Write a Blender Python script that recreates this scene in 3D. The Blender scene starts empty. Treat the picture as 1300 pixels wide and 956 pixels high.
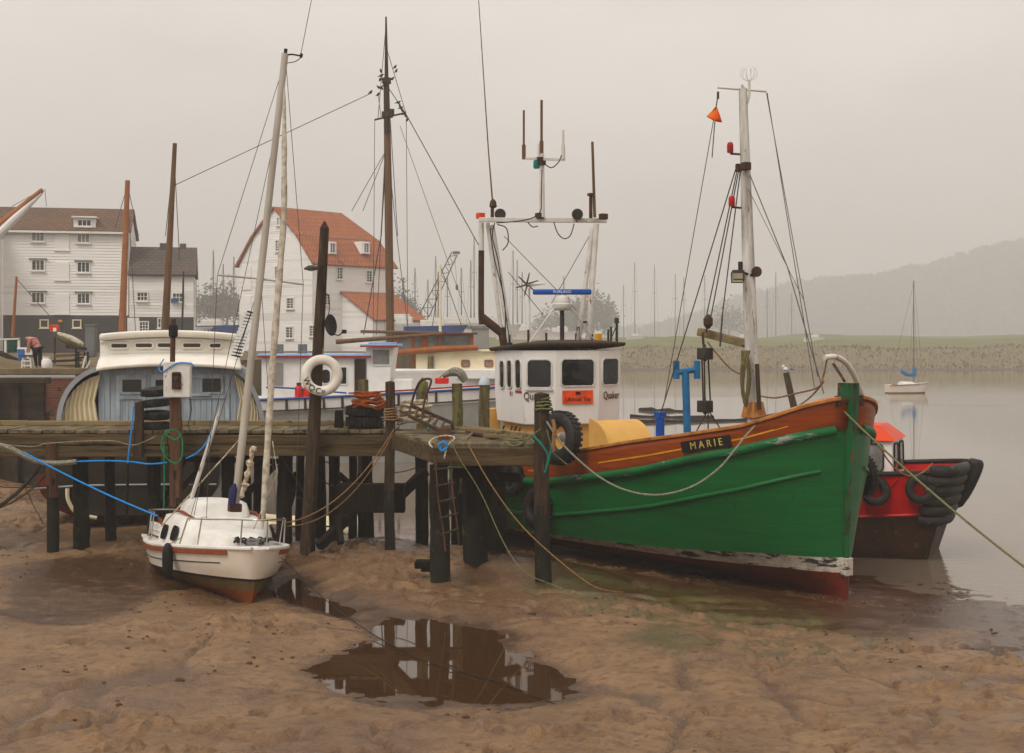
import bpy, math, random
import numpy as np
from mathutils import Vector, Matrix, Quaternion, noise as mnoise
PI = math.pi
rnd = random.Random(11)
SC = bpy.context.scene
COL = SC.collection
F, HOR, H = 1700.0, 432.0, 4.0          # focal length in photo pixels, horizon row, eye height (m)
ZW = -0.45                               # river level
def V(*a): return Vector(a)
def P(px, py, d): return Vector(((px-650)/F*d, d, H-(py-HOR)/F*d))
def G(px, py, z=0.0):
    d = (H-z)*F/(py-HOR)
    return Vector(((px-650)/F*d, d, z))
def lerp(a, b, t): return a+(b-a)*t
def interp(x, xs, ys): return float(np.interp(x, xs, ys))

# ------------------------------------------------------------------ mesh builder
class MB:
    def __init__(s): s.v = []; s.f = []; s.m = []
    def add(s, vs, fs, mi=0):
        b = len(s.v); s.v += [Vector(p) for p in vs]
        for f in fs: s.f.append([b+i for i in f]); s.m.append(mi)
        return s
    def box(s, c, size, rot=None, mi=0, taper=1.0):
        x, y, z = size[0]/2, size[1]/2, size[2]/2
        t = taper
        vs = [V(-x,-y,-z),V(x,-y,-z),V(x,y,-z),V(-x,y,-z),V(-x*t,-y*t,z),V(x*t,-y*t,z),V(x*t,y*t,z),V(-x*t,y*t,z)]
        if rot is not None: vs = [rot @ p for p in vs]
        c = Vector(c)
        return s.add([p+c for p in vs], [(3,2,1,0),(4,5,6,7),(0,1,5,4),(1,2,6,5),(2,3,7,6),(3,0,4,7)], mi)
    def bar(s, a, b, w, h, up=V(0,0,1), mi=0):
        a = Vector(a); b = Vector(b); d = (b-a); L = d.length; d.normalize()
        x = d.cross(up)
        if x.length < 1e-4: x = V(1,0,0)
        x.normalize(); u = x.cross(d)
        R = Matrix((x, d, u)).transposed()
        return s.box((a+b)/2, (w, L, h), R, mi)
    def tube(s, pts, r, n=8, mi=0, cap=True):
        pts = [Vector(p) for p in pts]; k = len(pts)
        rs = list(r) if isinstance(r, (list, tuple)) else [r]*k
        ts = []
        for i in range(k):
            t = pts[min(i+1,k-1)]-pts[max(i-1,0)]
            ts.append(t.normalized() if t.length > 1e-9 else V(0,0,1))
        ref = V(0,0,1) if abs(ts[0].z) < .9 else V(1,0,0)
        x = ts[0].cross(ref).normalized(); vs = []
        for i in range(k):
            if i:
                q = ts[i-1].rotation_difference(ts[i]); x = (q @ x); x = (x-ts[i]*x.dot(ts[i])).normalized()
            y = ts[i].cross(x)
            for j in range(n):
                a = 2*PI*j/n
                vs.append(pts[i]+(x*math.cos(a)+y*math.sin(a))*rs[i])
        fs = []
        for i in range(k-1):
            for j in range(n):
                fs.append((i*n+j, i*n+(j+1)%n, (i+1)*n+(j+1)%n, (i+1)*n+j))
        if cap:
            fs.append(tuple(range(n))[::-1]); fs.append(tuple((k-1)*n+j for j in range(n)))
        return s.add(vs, fs, mi)
    def lathe(s, prof, n=24, o=V(0,0,0), R=None, mi=0, closed=False):
        vs = []; k = len(prof)
        for r, z in prof:
            for j in range(n):
                a = 2*PI*j/n; p = V(r*math.cos(a), r*math.sin(a), z)
                vs.append((R @ p if R is not None else p)+Vector(o))
        fs = []
        for i in range(k if closed else k-1):
            i2 = (i+1) % k
            for j in range(n):
                fs.append((i*n+j, i*n+(j+1)%n, i2*n+(j+1)%n, i2*n+j))
        if not closed:
            if prof[0][0] > 1e-6: fs.append(tuple(range(n))[::-1])
            if prof[-1][0] > 1e-6: fs.append(tuple((k-1)*n+j for j in range(n)))
        return s.add(vs, fs, mi)
    def torus(s, o, R1, r, axis=V(0,0,1), n=28, m=12, mi=0, flat=1.0):
        q = V(0,0,1).rotation_difference(Vector(axis).normalized()).to_matrix()
        prof = [(R1+r*math.cos(2*PI*i/m), r*flat*math.sin(2*PI*i/m)) for i in range(m)]
        return s.lathe(prof, n, o, q, mi, closed=True)
    def prism(s, poly, h, M=None, mi=0):
        # poly: list of (x,y) CCW in the local XY plane, extruded by h along local Z
        n = len(poly)
        vs = [V(p[0],p[1],0) for p in poly]+[V(p[0],p[1],h) for p in poly]
        if M is not None: vs = [M @ p for p in vs]
        fs = [tuple(range(n))[::-1], tuple(range(n,2*n))]+[(i,(i+1)%n,n+(i+1)%n,n+i) for i in range(n)]
        return s.add(vs, fs, mi)
    def grid(s, rows, mi=0, close=False, mis=None):
        nr = len(rows); nc = len(rows[0]); vs = [p for r in rows for p in r]; b = len(s.v)
        s.v += [Vector(p) for p in vs]
        for i in range(nr-1):
            for j in range(nc if close else nc-1):
                j2 = (j+1) % nc
                s.f.append([b+i*nc+j, b+i*nc+j2, b+(i+1)*nc+j2, b+(i+1)*nc+j])
                s.m.append(mis(i, j) if mis else mi)
        return s
    def sphere(s, c, r, mi=0, n=14, sc=(1,1,1)):
        prof = [(r*math.sin(PI*i/(n//2)), -r*math.cos(PI*i/(n//2))) for i in range(n//2+1)]
        prof[0] = (0.0, -r); prof[-1] = (0.0, r)
        return s.lathe(prof, n, c, Matrix.Diagonal(sc), mi)
    def build(s, name, mats, parent=None, loc=None, smooth=35, bevel=0, off=None, solid=0, rotz=0, recalc=False):
        if not isinstance(mats, (list, tuple)): mats = [mats]
        if parent is not None and off is None and parent.get('_w'): off = Vector(parent['_w'])
        me = bpy.data.meshes.new(name)
        vs = s.v if off is None else [p-off for p in s.v]
        me.from_pydata([tuple(p) for p in vs], [], s.f)
        for m in mats: me.materials.append(m)
        if len(mats) > 1: me.polygons.foreach_set('material_index', s.m)
        if recalc or True:
            import bmesh
            bm = bmesh.new(); bm.from_mesh(me); bmesh.ops.remove_doubles(bm, verts=bm.verts, dist=1e-5)
            bmesh.ops.recalc_face_normals(bm, faces=bm.faces); bm.to_mesh(me); bm.free()
        if smooth:
            me.polygons.foreach_set('use_smooth', [True]*len(me.polygons))
            me.set_sharp_from_angle(angle=math.radians(smooth))
        me.update()
        o = bpy.data.objects.new(name, me); COL.objects.link(o)
        if parent is not None: o.parent = parent
        if loc is not None: o.location = loc
        if rotz: o.rotation_euler.z = rotz
        if solid:
            q = o.modifiers.new('s', 'SOLIDIFY'); q.thickness = solid; q.offset = 0
        if bevel:
            q = o.modifiers.new('b', 'BEVEL'); q.width = bevel; q.segments = 2; q.limit_method = 'ANGLE'; q.angle_limit = math.radians(40)
        return o

def tag(o, label=None, cat=None, group=None, kind=None):
    if label: o['label'] = label
    if cat: o['category'] = cat
    if group: o['group'] = group
    if kind: o['kind'] = kind
    return o
def thing(name, label, cat, loc=(0,0,0), rotz=0, group=None, world=False):
    o = bpy.data.objects.new(name, None); COL.objects.link(o)
    o.location = loc; o.rotation_euler = (0,0,rotz); o.empty_display_size = .3
    if world: o['_w'] = tuple(loc)           # children are built in world coordinates
    return tag(o, label, cat, group)
def copy_tree(o, parent=None):
    c = o.copy(); COL.objects.link(c); c.parent = parent
    for ch in list(o.children): copy_tree(ch, c)
    return c
def single(mb, name, mats, label, cat, group=None, base=None, **k):
    base = Vector(base) if base is not None else mb.v[0].copy()
    o = mb.build(name, mats, off=base, loc=base, **k)
    return tag(o, label, cat, group)
def catenary(a, b, sag, n=16, wob=0):
    a = Vector(a); b = Vector(b); out = []
    for i in range(n+1):
        t = i/n; p = a.lerp(b, t); p.z -= 4*sag*t*(1-t)
        if wob: p += V(rnd.uniform(-wob,wob), rnd.uniform(-wob,wob), rnd.uniform(-wob,wob))
        out.append(p)
    return out
def spline(pts, k=6):
    pts = [Vector(p) for p in pts]; out = []
    for i in range(len(pts)-1):
        p0 = pts[max(i-1,0)]; p1 = pts[i]; p2 = pts[i+1]; p3 = pts[min(i+2,len(pts)-1)]
        for j in range(k):
            t = j/k
            out.append(.5*((2*p1)+(p2-p0)*t+(2*p0-5*p1+4*p2-p3)*t*t+(3*p1-p0-3*p2+p3)*t*t*t))
    out.append(pts[-1]); return out
def rope(pts, r, m, label, cat='rope', name='rope', group=None, n=6):
    return single(MB().tube(pts, r, n), name, m, label, cat, group, base=pts[0])
def text(s, size, m, parent, M, name='lettering', ext=.004, sx=1.0, font_sh=0.0):
    cu = bpy.data.curves.new('t', 'FONT'); cu.body = s; cu.size = size; cu.extrude = ext
    cu.align_x = 'CENTER'; cu.align_y = 'CENTER'; cu.shear = font_sh
    t = bpy.data.objects.new('t', cu); COL.objects.link(t)
    bpy.context.view_layer.update()
    me = bpy.data.meshes.new_from_object(t); bpy.data.objects.remove(t)
    me.transform(M @ Matrix.Diagonal((sx,1,1,1))); me.materials.clear(); me.materials.append(m)
    o = bpy.data.objects.new(name, me); COL.objects.link(o); o.parent = parent
    return o
def frame(o, x, y):
    """matrix with origin o, local x along x, local y along y, z = normal"""
    x = Vector(x).normalized(); z = x.cross(Vector(y)).normalized(); y = z.cross(x)
    M = Matrix((x, y, z)).transposed().to_4x4(); M.translation = Vector(o); return M

# ------------------------------------------------------------------ materials
def pm(name, col, rough=.6, col2=None, scale=3.0, lo=.42, hi=.62, bump=0.0, bscale=25.0, stretch=(1,1,1), chips=None, cscale=5.0,
       cth=.6, cst=(1,1,1), spec=.22, metallic=0.0, brick=None, chips2=None, c2scale=9.0, c2th=.64, c2st=(1,1,1), coat=0):
    m = bpy.data.materials.new(name); m.use_nodes = True; nt = m.node_tree; N = nt.nodes; L = nt.links
    b = N['Principled BSDF']; b.inputs['Roughness'].default_value = rough; b.inputs['Specular IOR Level'].default_value = spec
    b.inputs['Metallic'].default_value = metallic; b.inputs['Coat Weight'].default_value = coat
    tc = N.new('ShaderNodeTexCoord')
    def mp(st):
        q = N.new('ShaderNodeMapping'); q.inputs['Scale'].default_value = st; L.new(tc.outputs['Object'], q.inputs['Vector']); return q.outputs[0]
    def nz(st, sc, det=7, ro=.6):
        q = N.new('ShaderNodeTexNoise'); q.inputs['Scale'].default_value = sc; q.inputs['Detail'].default_value = det
        q.inputs['Roughness'].default_value = ro; L.new(mp(st), q.inputs['Vector']); return q.outputs[0]
    def ramp(x, a, c):
        q = N.new('ShaderNodeMapRange'); q.inputs[1].default_value = a; q.inputs[2].default_value = c; L.new(x, q.inputs[0]); return q.outputs[0]
    def mix(f, a, c):
        q = N.new('ShaderNodeMix'); q.data_type = 'RGBA'
        L.new(f, q.inputs[0])
        for s_, i in ((a,6),(c,7)):
            if isinstance(s_, tuple): q.inputs[i].default_value = (*s_[:3], 1)
            else: L.new(s_, q.inputs[i])
        return q.outputs[2]
    def adj(q):
        l_ = .3*q[0]+.59*q[1]+.11*q[2]; k_ = .78 if max(q) < .5 else 1.0
        return tuple(max(.002, (l_+(x-l_)*1.14)*k_) for x in q)
    col = adj(col); col2 = adj(col2) if col2 else None
    chips = adj(chips) if chips else None; chips2 = adj(chips2) if chips2 else None
    c2 = col2 if col2 else tuple(x*.72 for x in col)
    c = mix(ramp(nz(stretch, scale), lo, hi), tuple(col), tuple(c2))
    hgt = None
    if brick:
        bt = N.new('ShaderNodeTexBrick'); q = N.new('ShaderNodeMapping'); q.inputs['Rotation'].default_value = brick.get('rot', (PI/2,0,0))
        L.new(tc.outputs['Object'], q.inputs['Vector']); L.new(q.outputs[0], bt.inputs['Vector'])
        bt.inputs['Scale'].default_value = 1; bt.inputs['Brick Width'].default_value = brick['w']; bt.inputs['Row Height'].default_value = brick['h']
        bt.inputs['Mortar Size'].default_value = brick['mort']; bt.inputs['Color1'].default_value = (*brick['c1'],1); bt.inputs['Color2'].default_value = (*brick['c2'],1)
        bt.inputs['Mortar'].default_value = (*brick['cm'],1); bt.inputs['Bias'].default_value = brick.get('bias', 0)
        q = N.new('ShaderNodeMix'); q.data_type = 'RGBA'; q.blend_type = 'MIX'; q.inputs[0].default_value = brick.get('mix', .6)
        L.new(c, q.inputs[6]); L.new(bt.outputs[0], q.inputs[7]); c = q.outputs[2]; hgt = bt.outputs[1]
    for ch, cs, ct, st in ((chips, cscale, cth, cst), (chips2, c2scale, c2th, c2st)):
        if ch: c = mix(ramp(nz(st, cs, 9, .68), ct, ct+.035), c, tuple(ch))
    L.new(c, b.inputs['Base Color'])
    if bump:
        q = N.new('ShaderNodeBump'); q.inputs['Strength'].default_value = min(1, bump); q.inputs['Distance'].default_value = .02
        L.new(nz(stretch, bscale), q.inputs['Height'])
        if hgt is not None:
            q2 = N.new('ShaderNodeBump'); q2.invert = True; q2.inputs['Strength'].default_value = .6; q2.inputs['Distance'].default_value = .02
            L.new(hgt, q2.inputs['Height']); L.new(q.outputs[0], q2.inputs['Normal']); q = q2
        L.new(q.outputs[0], b.inputs['Normal'])
    return m
def glass(name, col=(.012,.012,.012), rough=.06):
    return pm(name, col, rough, col2=tuple(x*2.2 for x in col), scale=2, spec=.32)

WOODST = (6,6,.6)
M = {}
def mats():
    M['green'] = pm('green_paint', (.002,.140,.034), .36, (.002,.100,.025), 1.6, .35, .7, .28, 7, (.35,.35,4.5), (.012,.02,.012), 3.2, .64, (3.2,3.2,.5), chips2=(.16,.22,.13), c2scale=10, c2th=.70, c2st=(.5,.5,1.6), spec=.25)
    M['green_worn'] = pm('green_worn', (.008,.15,.045), .5, (.004,.08,.03), 2.5, .35, .7, .4, 18, (1,1,1), (.035,.022,.016), 4, .53, (2.2,2.2,.45), chips2=(.20,.055,.025), c2scale=7, c2th=.57, c2st=(2,2,.5))
    M['rail_green'] = pm('rail_green', (.008,.15,.042), .5, (.004,.09,.026), 3, .35, .7, .4, 18, (.5,.5,1), (.30,.29,.26), 3.2, .60, (.5,.5,2), chips2=(.03,.03,.025), c2scale=7, c2th=.62)
    M['bulwark'] = pm('bulwark_varnish', (.34,.075,.020), .38, (.22,.045,.013), 2.2, .35, .7, .2, 20, (.5,.5,6), (.09,.02,.01), 4, .66, (.6,.6,5))
    M['caprail'] = pm('caprail', (.50,.22,.07), .5, (.30,.11,.035), 4, .35, .7, .3, 25, (1,1,1), (.12,.04,.02), 8, .62)
    M['boot_white'] = pm('boot_white', (.66,.61,.53), .55, (.46,.40,.33), 4, .35, .65, .3, 20, (1,1,1), (.05,.045,.04), 3.4, .535, (.6,.6,2.2), chips2=(.42,.15,.04), c2scale=3.2, c2th=.63, c2st=(2,2,.5))
    M['antifoul'] = pm('antifouling_red', (.17,.026,.012), .5, (.08,.016,.009), 2, .35, .7, .35, 22, (1,1,1), (.035,.02,.014), 4, .57, (.7,.7,1.4))
    M['yellow_line'] = pm('yellow_line', (.62,.30,.03), .5)
    M['white'] = pm('white_paint', (.74,.72,.69), .4, (.64,.61,.57), 1.5, .4, .75, .08, 12, (1,1,.4), (.42,.28,.17), 3, .68, (4,4,.35), chips2=(.25,.1,.04), c2scale=9, c2th=.72, c2st=(1.5,1.5,.6))
    M['white_rust'] = pm('white_rusty_paint', (.66,.64,.60), .5, (.50,.47,.42), 3, .35, .7, .3, 20, (1,1,1), (.28,.10,.03), 5, .62, (2,2,.7), chips2=(.09,.05,.03), c2scale=12, c2th=.66)
    M['white_clean'] = pm('white_clean', (.76,.75,.73), .45, (.68,.66,.62), 1.5)
    M['gel'] = pm('gelcoat_white', (.78,.71,.61), .25, (.68,.61,.52), 1.2, .4, .75, 0, chips=(.52,.44,.35), cscale=3, cth=.72, cst=(1,1,.6))
    M['deck_white'] = pm('deck_white', (.74,.72,.68), .4, (.60,.57,.51), 3, .4, .7, .1, 40, chips=(.40,.36,.3), cscale=7, cth=.68)
    M['buff'] = pm('buff_paint', (.66,.40,.14), .5, (.56,.32,.11), 2, .4, .7, .15, 20, chips=(.25,.12,.05), cscale=6, cth=.72)
    M['wood_rail'] = pm('teak', (.30,.075,.03), .45, (.20,.05,.02), 6, .4, .7, .1, 30)
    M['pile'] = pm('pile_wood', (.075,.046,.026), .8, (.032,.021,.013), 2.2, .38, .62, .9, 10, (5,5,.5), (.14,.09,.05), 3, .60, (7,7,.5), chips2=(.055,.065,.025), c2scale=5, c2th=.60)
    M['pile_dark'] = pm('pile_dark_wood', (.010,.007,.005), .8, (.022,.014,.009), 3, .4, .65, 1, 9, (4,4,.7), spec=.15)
    M['weed'] = pm('weed_and_barnacles', (.020,.017,.009), .7, (.010,.008,.005), 5, .4, .62, 1, 14, (1,1,.8), (.055,.055,.018), 6, .60, chips2=(.16,.14,.11), c2scale=22, c2th=.69)
    M['pile_brown'] = pm('pile_brown', (.15,.075,.04), .75, (.08,.04,.022), 2.5, .38, .62, .8, 10, (6,6,.5), (.045,.026,.016), 4, .58, (7,7,.4))
    M['moss_post'] = pm('mossy_post', (.20,.165,.08), .85, (.085,.06,.03), 2.6, .38, .62, .9, 12, (4,4,.5), (.17,.19,.05), 5, .55, chips2=(.34,.32,.24), c2scale=11, c2th=.66)
    M['beam'] = pm('beam_wood', (.14,.095,.045), .75, (.065,.043,.02), 1.6, .38, .62, .8, 9, (.45,6,6), (.03,.02,.012), 3, .57, (.3,4,4), chips2=(.09,.085,.04), c2scale=4, c2th=.66, c2st=(.6,2,2))
    M['beam_pale'] = pm('beam_pale', (.30,.23,.12), .75, (.15,.11,.055), 1.6, .4, .64, .7, 9, (.45,6,6), (.05,.035,.02), 4, .60, (.6,3,3))
    M['plank'] = pm('plank_wood', (.23,.185,.115), .8, (.085,.065,.038), 2, .38, .64, .7, 12, (2,.6,3), (.05,.04,.025), 4, .6)
    M['tyre'] = pm('tyre_rubber', (.014,.013,.012), .55, (.028,.025,.022), 4, .4, .7, .4, 25, chips=(.075,.055,.04), cscale=5, cth=.63)
    M['fender_worn'] = pm('worn_rubber', (.04,.034,.028), .6, (.016,.014,.012), 3, .4, .62, .5, 18, (1,1,1), (.12,.085,.055), 4, .60)
    M['rope_tan'] = pm('rope_tan', (.34,.20,.09), .9, (.20,.11,.05), 30, .4, .6)
    M['rope_grey'] = pm('rope_grey', (.33,.31,.24), .9, (.17,.17,.13), 25, .4, .6)
    M['rope_greenish'] = pm('rope_olive', (.22,.22,.11), .9, (.12,.12,.06), 25, .4, .6)
    M['rope_white'] = pm('rope_white', (.62,.55,.43), .9, (.36,.28,.19), 14, .4, .6, .6, 60)
    M['rope_orange'] = pm('rope_orange', (.42,.11,.03), .9, (.24,.06,.02), 20, .4, .6)
    M['rope_blue'] = pm('rope_blue', (.03,.26,.66), .7, (.02,.19,.5), 20, .4, .6)
    M['rope_green'] = pm('rope_green', (.01,.26,.11), .8, (.01,.17,.07), 20, .4, .6)
    M['rope_teal'] = pm('rope_teal', (.02,.24,.19), .8, (.02,.15,.12), 20, .4, .6)
    M['rope_dark'] = pm('rope_dark', (.035,.028,.022), .8, (.02,.016,.012), 20)
    M['wire'] = pm('rigging_wire', (.10,.09,.08), .5, metallic=.3)
    M['alu'] = pm('mast_alloy', (.52,.48,.42), .42, (.42,.38,.32), 2, .35, .7, 0, stretch=(1,1,.3), metallic=.1, chips=(.16,.12,.09), cscale=5, cth=.7)
    M['steel'] = pm('steel_rail', (.55,.53,.5), .28, metallic=.9)
    M['mastwhite'] = pm('mast_white', (.62,.60,.56), .5, (.34,.32,.28), 2.5, .38, .68, .2, 20, (3,3,.4), (.30,.11,.03), 4, .61, (3,3,.4), chips2=(.09,.045,.02), c2scale=8, c2th=.64)
    M['spar'] = pm('spar_wood', (.19,.105,.05), .6, (.11,.06,.028), 2, .38, .65, .3, 15, (5,5,.4))
    M['spar_orange'] = pm('spar_orange', (.40,.14,.04), .55, (.28,.09,.025), 2, .38, .65)
    M['iron'] = pm('rusty_iron', (.085,.042,.025), .75, (.045,.025,.017), 6, .4, .62, .5, 25, chips=(.2,.07,.025), cscale=7, cth=.6)
    M['black'] = pm('black_plastic', (.012,.012,.012), .5)
    M['darkmetal'] = pm('dark_metal', (.05,.045,.04), .5, (.03,.025,.02), 5)
    M['blue_paint'] = pm('blue_paint', (.035,.19,.40), .45, (.025,.13,.3), 4, .4, .65, .1, 20, chips=(.10,.05,.03), cscale=9, cth=.7)
    M['radar_blue'] = pm('radar_blue', (.008,.09,.42), .35)
    M['red_paint'] = pm('red_paint', (.52,.014,.009), .42, (.36,.014,.010), 1.5, .4, .7, .2, 14, chips=(.14,.02,.014), cscale=5, cth=.69)
    M['red_dull'] = pm('red_dull', (.42,.03,.02), .5)
    M['orange_red'] = pm('orange_red', (.62,.075,.02), .45, (.52,.06,.018), 2)
    M['hull_rust'] = pm('rusty_hull', (.075,.034,.018), .55, (.035,.02,.012), 1.8, .38, .65, .5, 16, (1,1,.8), (.13,.08,.035), 4, .60, (1,1,.6), chips2=(.16,.045,.02), c2scale=3, c2th=.63, c2st=(2,2,.7))
    M['barge_hull'] = pm('barge_hull', (.052,.042,.030), .5, (.028,.022,.016), 1, .4, .65, .2, 10, (1,1,1), (.09,.07,.045), 2, .66)
    M['bluegrey'] = pm('bluegrey_planks', (.41,.46,.505), .55, (.33,.375,.42), 2, .38, .66, .2, 14, (6,6,.4), (.10,.11,.12), 4, .68, (5,5,.4))
    M['bluegrey_trim'] = pm('bluegrey_trim', (.44,.49,.54), .5, (.36,.41,.46), 3)
    M['cream'] = pm('cream_paint', (.76,.68,.50), .5, (.66,.57,.39), 1.5, .4, .7, .1, 14, chips=(.36,.26,.14), cscale=3, cth=.70, cst=(4,4,.5))
    M['rim_grey'] = pm('rim_grey', (.42,.43,.45), .5, (.33,.34,.36), 2, chips=(.2,.18,.15), cscale=5, cth=.7)
    M['roofwhite'] = pm('roof_white', (.80,.77,.70), .5, (.68,.63,.54), 1.6, .4, .72, .15, 14, (1,1,1), (.42,.34,.22), 3, .68, (1,1,3))
    M['offwhite'] = pm('offwhite', (.68,.66,.62), .55, (.58,.55,.5), 2, .4, .7)
    M['lightblue'] = pm('lightblue', (.30,.45,.66), .5, (.25,.38,.56), 2)
    M['deepblue'] = pm('deepblue', (.03,.09,.32), .5)
    M['grey_hull'] = pm('grey_hull', (.40,.40,.37), .5, (.28,.28,.25), 1.4, .4, .7, .1, 10, (1,1,.6), (.17,.13,.09), 3, .68, (2,2,.5))
    M['dark'] = pm('dark_interior', (.008,.007,.006), .6)
    M['glass'] = glass('window_glass'); M['glass_warm'] = glass('window_glass_warm', (.03,.02,.012), .08)
    M['glass_pale'] = pm('pale_glass', (.30,.30,.28), .15, (.15,.15,.14), 1.5)
    M['lens'] = pm('lamp_lens', (.42,.37,.27), .2)
    M['navred'] = pm('nav_red', (.45,.01,.015), .25); M['navgreen'] = pm('nav_green', (.01,.22,.20), .25)
    M['black_text'] = pm('black_lettering', (.01,.01,.01), .5); M['gold_text'] = pm('gold_lettering', (.62,.48,.14), .4)
    M['maroon_text'] = pm('maroon_lettering', (.10,.015,.012), .5); M['red_text'] = pm('red_lettering', (.42,.02,.02), .5)
    M['white_text'] = pm('white_lettering', (.8,.8,.8), .5)
    M['sign_orange'] = pm('orange_sign', (.72,.10,.015), .5)
    M['flag'] = pm('flag_orange', (.62,.085,.02), .8, (.55,.16,.03), 5, .4, .6)
    M['sail'] = pm('old_canvas', (.55,.50,.41), .85, (.38,.33,.26), 8, .4, .62, .5, 20)
    M['buoy'] = pm('lifebuoy_white', (.72,.68,.61), .55, (.60,.54,.46), 3, .4, .65, .2, 20, (1,1,1), (.55,.25,.13), 4, .64)
    M['gasred'] = pm('gas_red', (.60,.035,.015), .4)
    M['clap'] = pm('clapboard_white', (.82,.80,.77), .6, (.75,.73,.70), .5, .4, .7, 0, stretch=(.6,.6,4), chips=(.45,.42,.38), cscale=1.6, cth=.72, cst=(.5,.5,6))
    M['clap2'] = pm('clapboard_weathered', (.72,.70,.67), .65, (.64,.62,.59), .5, .4, .7, 0, stretch=(.6,.6,4))
    M['tarred'] = pm('tarred_boards', (.048,.042,.038), .75, (.07,.06,.052), .7, .4, .7)
    tile = dict(w=.5, h=.32, mort=.05, mix=.75)
    M['tile_red'] = pm('tiles_red', (.44,.15,.055), .8, (.32,.10,.042), .45, .38, .66, .3, 6, brick=dict(tile, c1=(.46,.155,.06), c2=(.32,.105,.045), cm=(.20,.06,.03), rot=(0,0,0)), chips=(.17,.075,.045), cscale=.8, cth=.62)
    M['tile_brown'] = pm('tiles_brown', (.17,.095,.055), .8, (.12,.07,.045), .5, .38, .66, .3, 6, brick=dict(tile, c1=(.19,.10,.055), c2=(.12,.07,.045), cm=(.07,.045,.03), rot=(0,0,0)), chips=(.26,.11,.05), cscale=1.2, cth=.63)
    M['lead'] = pm('lead_flashing', (.22,.21,.21), .6)
    M['brick'] = pm('quay_brick', (.22,.065,.035), .85, (.12,.04,.025), 1.2, .36, .66, .5, 12, brick=dict(w=.23, h=.075, mort=.012, c1=(.25,.07,.035), c2=(.13,.045,.03), cm=(.16,.12,.09), mix=.7, rot=(PI/2,0,0)), chips=(.04,.035,.02), cscale=1.2, cth=.58)
    M['quaywood'] = pm('quay_timber', (.055,.040,.022), .8, (.03,.022,.014), 1, .4, .65, .5, 9, (1,1,5), (.10,.09,.035), 2, .64)
    M['coping'] = pm('coping', (.24,.19,.12), .85, (.14,.11,.06), 1.5, .4, .65, .4, 12, chips=(.15,.16,.05), cscale=2, cth=.62)
    M['bark'] = pm('bark', (.085,.06,.042), .9, (.05,.036,.026), 3)
    M['leaf'] = pm('leaves_dull', (.075,.075,.036), .8, (.11,.095,.045), .35, .4, .62)
    M['leaf2'] = pm('leaves_olive', (.10,.085,.045), .8, (.06,.062,.03), .35, .4, .62)
    M['pink'] = pm('pink_cloth', (.52,.20,.19), .85, (.42,.15,.15), 6, .4, .6)
    M['trouser'] = pm('dark_cloth', (.018,.018,.022), .9)
    M['skin'] = pm('skin', (.50,.28,.20), .6)
    M['hair'] = pm('grey_hair', (.22,.19,.16), .9)
    M['bluebox'] = pm('blue_crate', (.05,.17,.42), .5)
    M['plastic_white'] = pm('plastic_white', (.75,.73,.70), .5)
    M['green_boat'] = pm('dark_green_paint', (.02,.09,.06), .5)
    M['grey_metal'] = pm('grey_metal', (.21,.21,.205), .6, (.16,.16,.155), 2)
    M['bird'] = pm('bird_black', (.012,.011,.011), .6); M['gull'] = pm('gull_white', (.72,.71,.69), .7); M['gullgrey'] = pm('gull_grey', (.32,.33,.35), .7)
    M['reed'] = pm('reeds', (.21,.16,.075), .9, (.17,.135,.06), .12, .38, .62)
    M['navy'] = pm('navy_cloth', (.03,.025,.10), .8)
    M['steel_red'] = pm('orange_panel', (.42,.11,.03), .6, (.32,.08,.025), 1)
    M['mastfar'] = pm('distant_mast', (.20,.19,.18), .5); M['brownfar'] = pm('distant_spar', (.30,.15,.06), .6)
    M['shed'] = pm('shed_grey', (.36,.34,.32), .7, (.28,.26,.24), .3)
mats()

# ------------------------------------------------------------------ camera, world, light, haze
cam = bpy.data.cameras.new('camera'); camo = bpy.data.objects.new('camera', cam); COL.objects.link(camo)
camo.location = (0,0,H); camo.rotation_euler = (PI/2,0,0)
cam.sensor_fit = 'HORIZONTAL'; cam.sensor_width = 36; cam.lens = 36*F/1300; cam.shift_y = -(478-HOR)/1300
cam.clip_start = .1; cam.clip_end = 6000
SC.camera = camo
SUN_EL, SUN_ROT = math.radians(52), math.radians(215)
w = bpy.data.worlds.new('World'); SC.world = w; w.use_nodes = True
nt = w.node_tree; bg = nt.nodes['Background']
sky = nt.nodes.new('ShaderNodeTexSky'); sky.sky_type = 'NISHITA'; sky.sun_disc = False
sky.sun_elevation = SUN_EL; sky.sun_rotation = SUN_ROT; sky.dust_density = 6; sky.air_density = 1.0; sky.ozone_density = .6
hs = nt.nodes.new('ShaderNodeHueSaturation'); hs.inputs['Saturation'].default_value = .12
nt.links.new(sky.outputs[0], hs.inputs['Color'])
mx = nt.nodes.new('ShaderNodeMix'); mx.data_type = 'RGBA'; mx.inputs[0].default_value = .93
nt.links.new(hs.outputs[0], mx.inputs[6]); mx.inputs[7].default_value = (6.25,5.86,5.5,1)
tcw = nt.nodes.new('ShaderNodeTexCoord'); mpw = nt.nodes.new('ShaderNodeMapping'); mpw.inputs['Scale'].default_value = (1,1,2.6); nt.links.new(tcw.outputs['Generated'], mpw.inputs[0])
nw = nt.nodes.new('ShaderNodeTexNoise'); nw.inputs['Scale'].default_value = 4.5; nw.inputs['Detail'].default_value = 5; nt.links.new(mpw.outputs[0], nw.inputs['Vector'])
mw_ = nt.nodes.new('ShaderNodeMapRange'); mw_.inputs[1].default_value = .3; mw_.inputs[2].default_value = .7; mw_.inputs[3].default_value = .90; mw_.inputs[4].default_value = 1.08; nt.links.new(nw.outputs[0], mw_.inputs[0])
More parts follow.
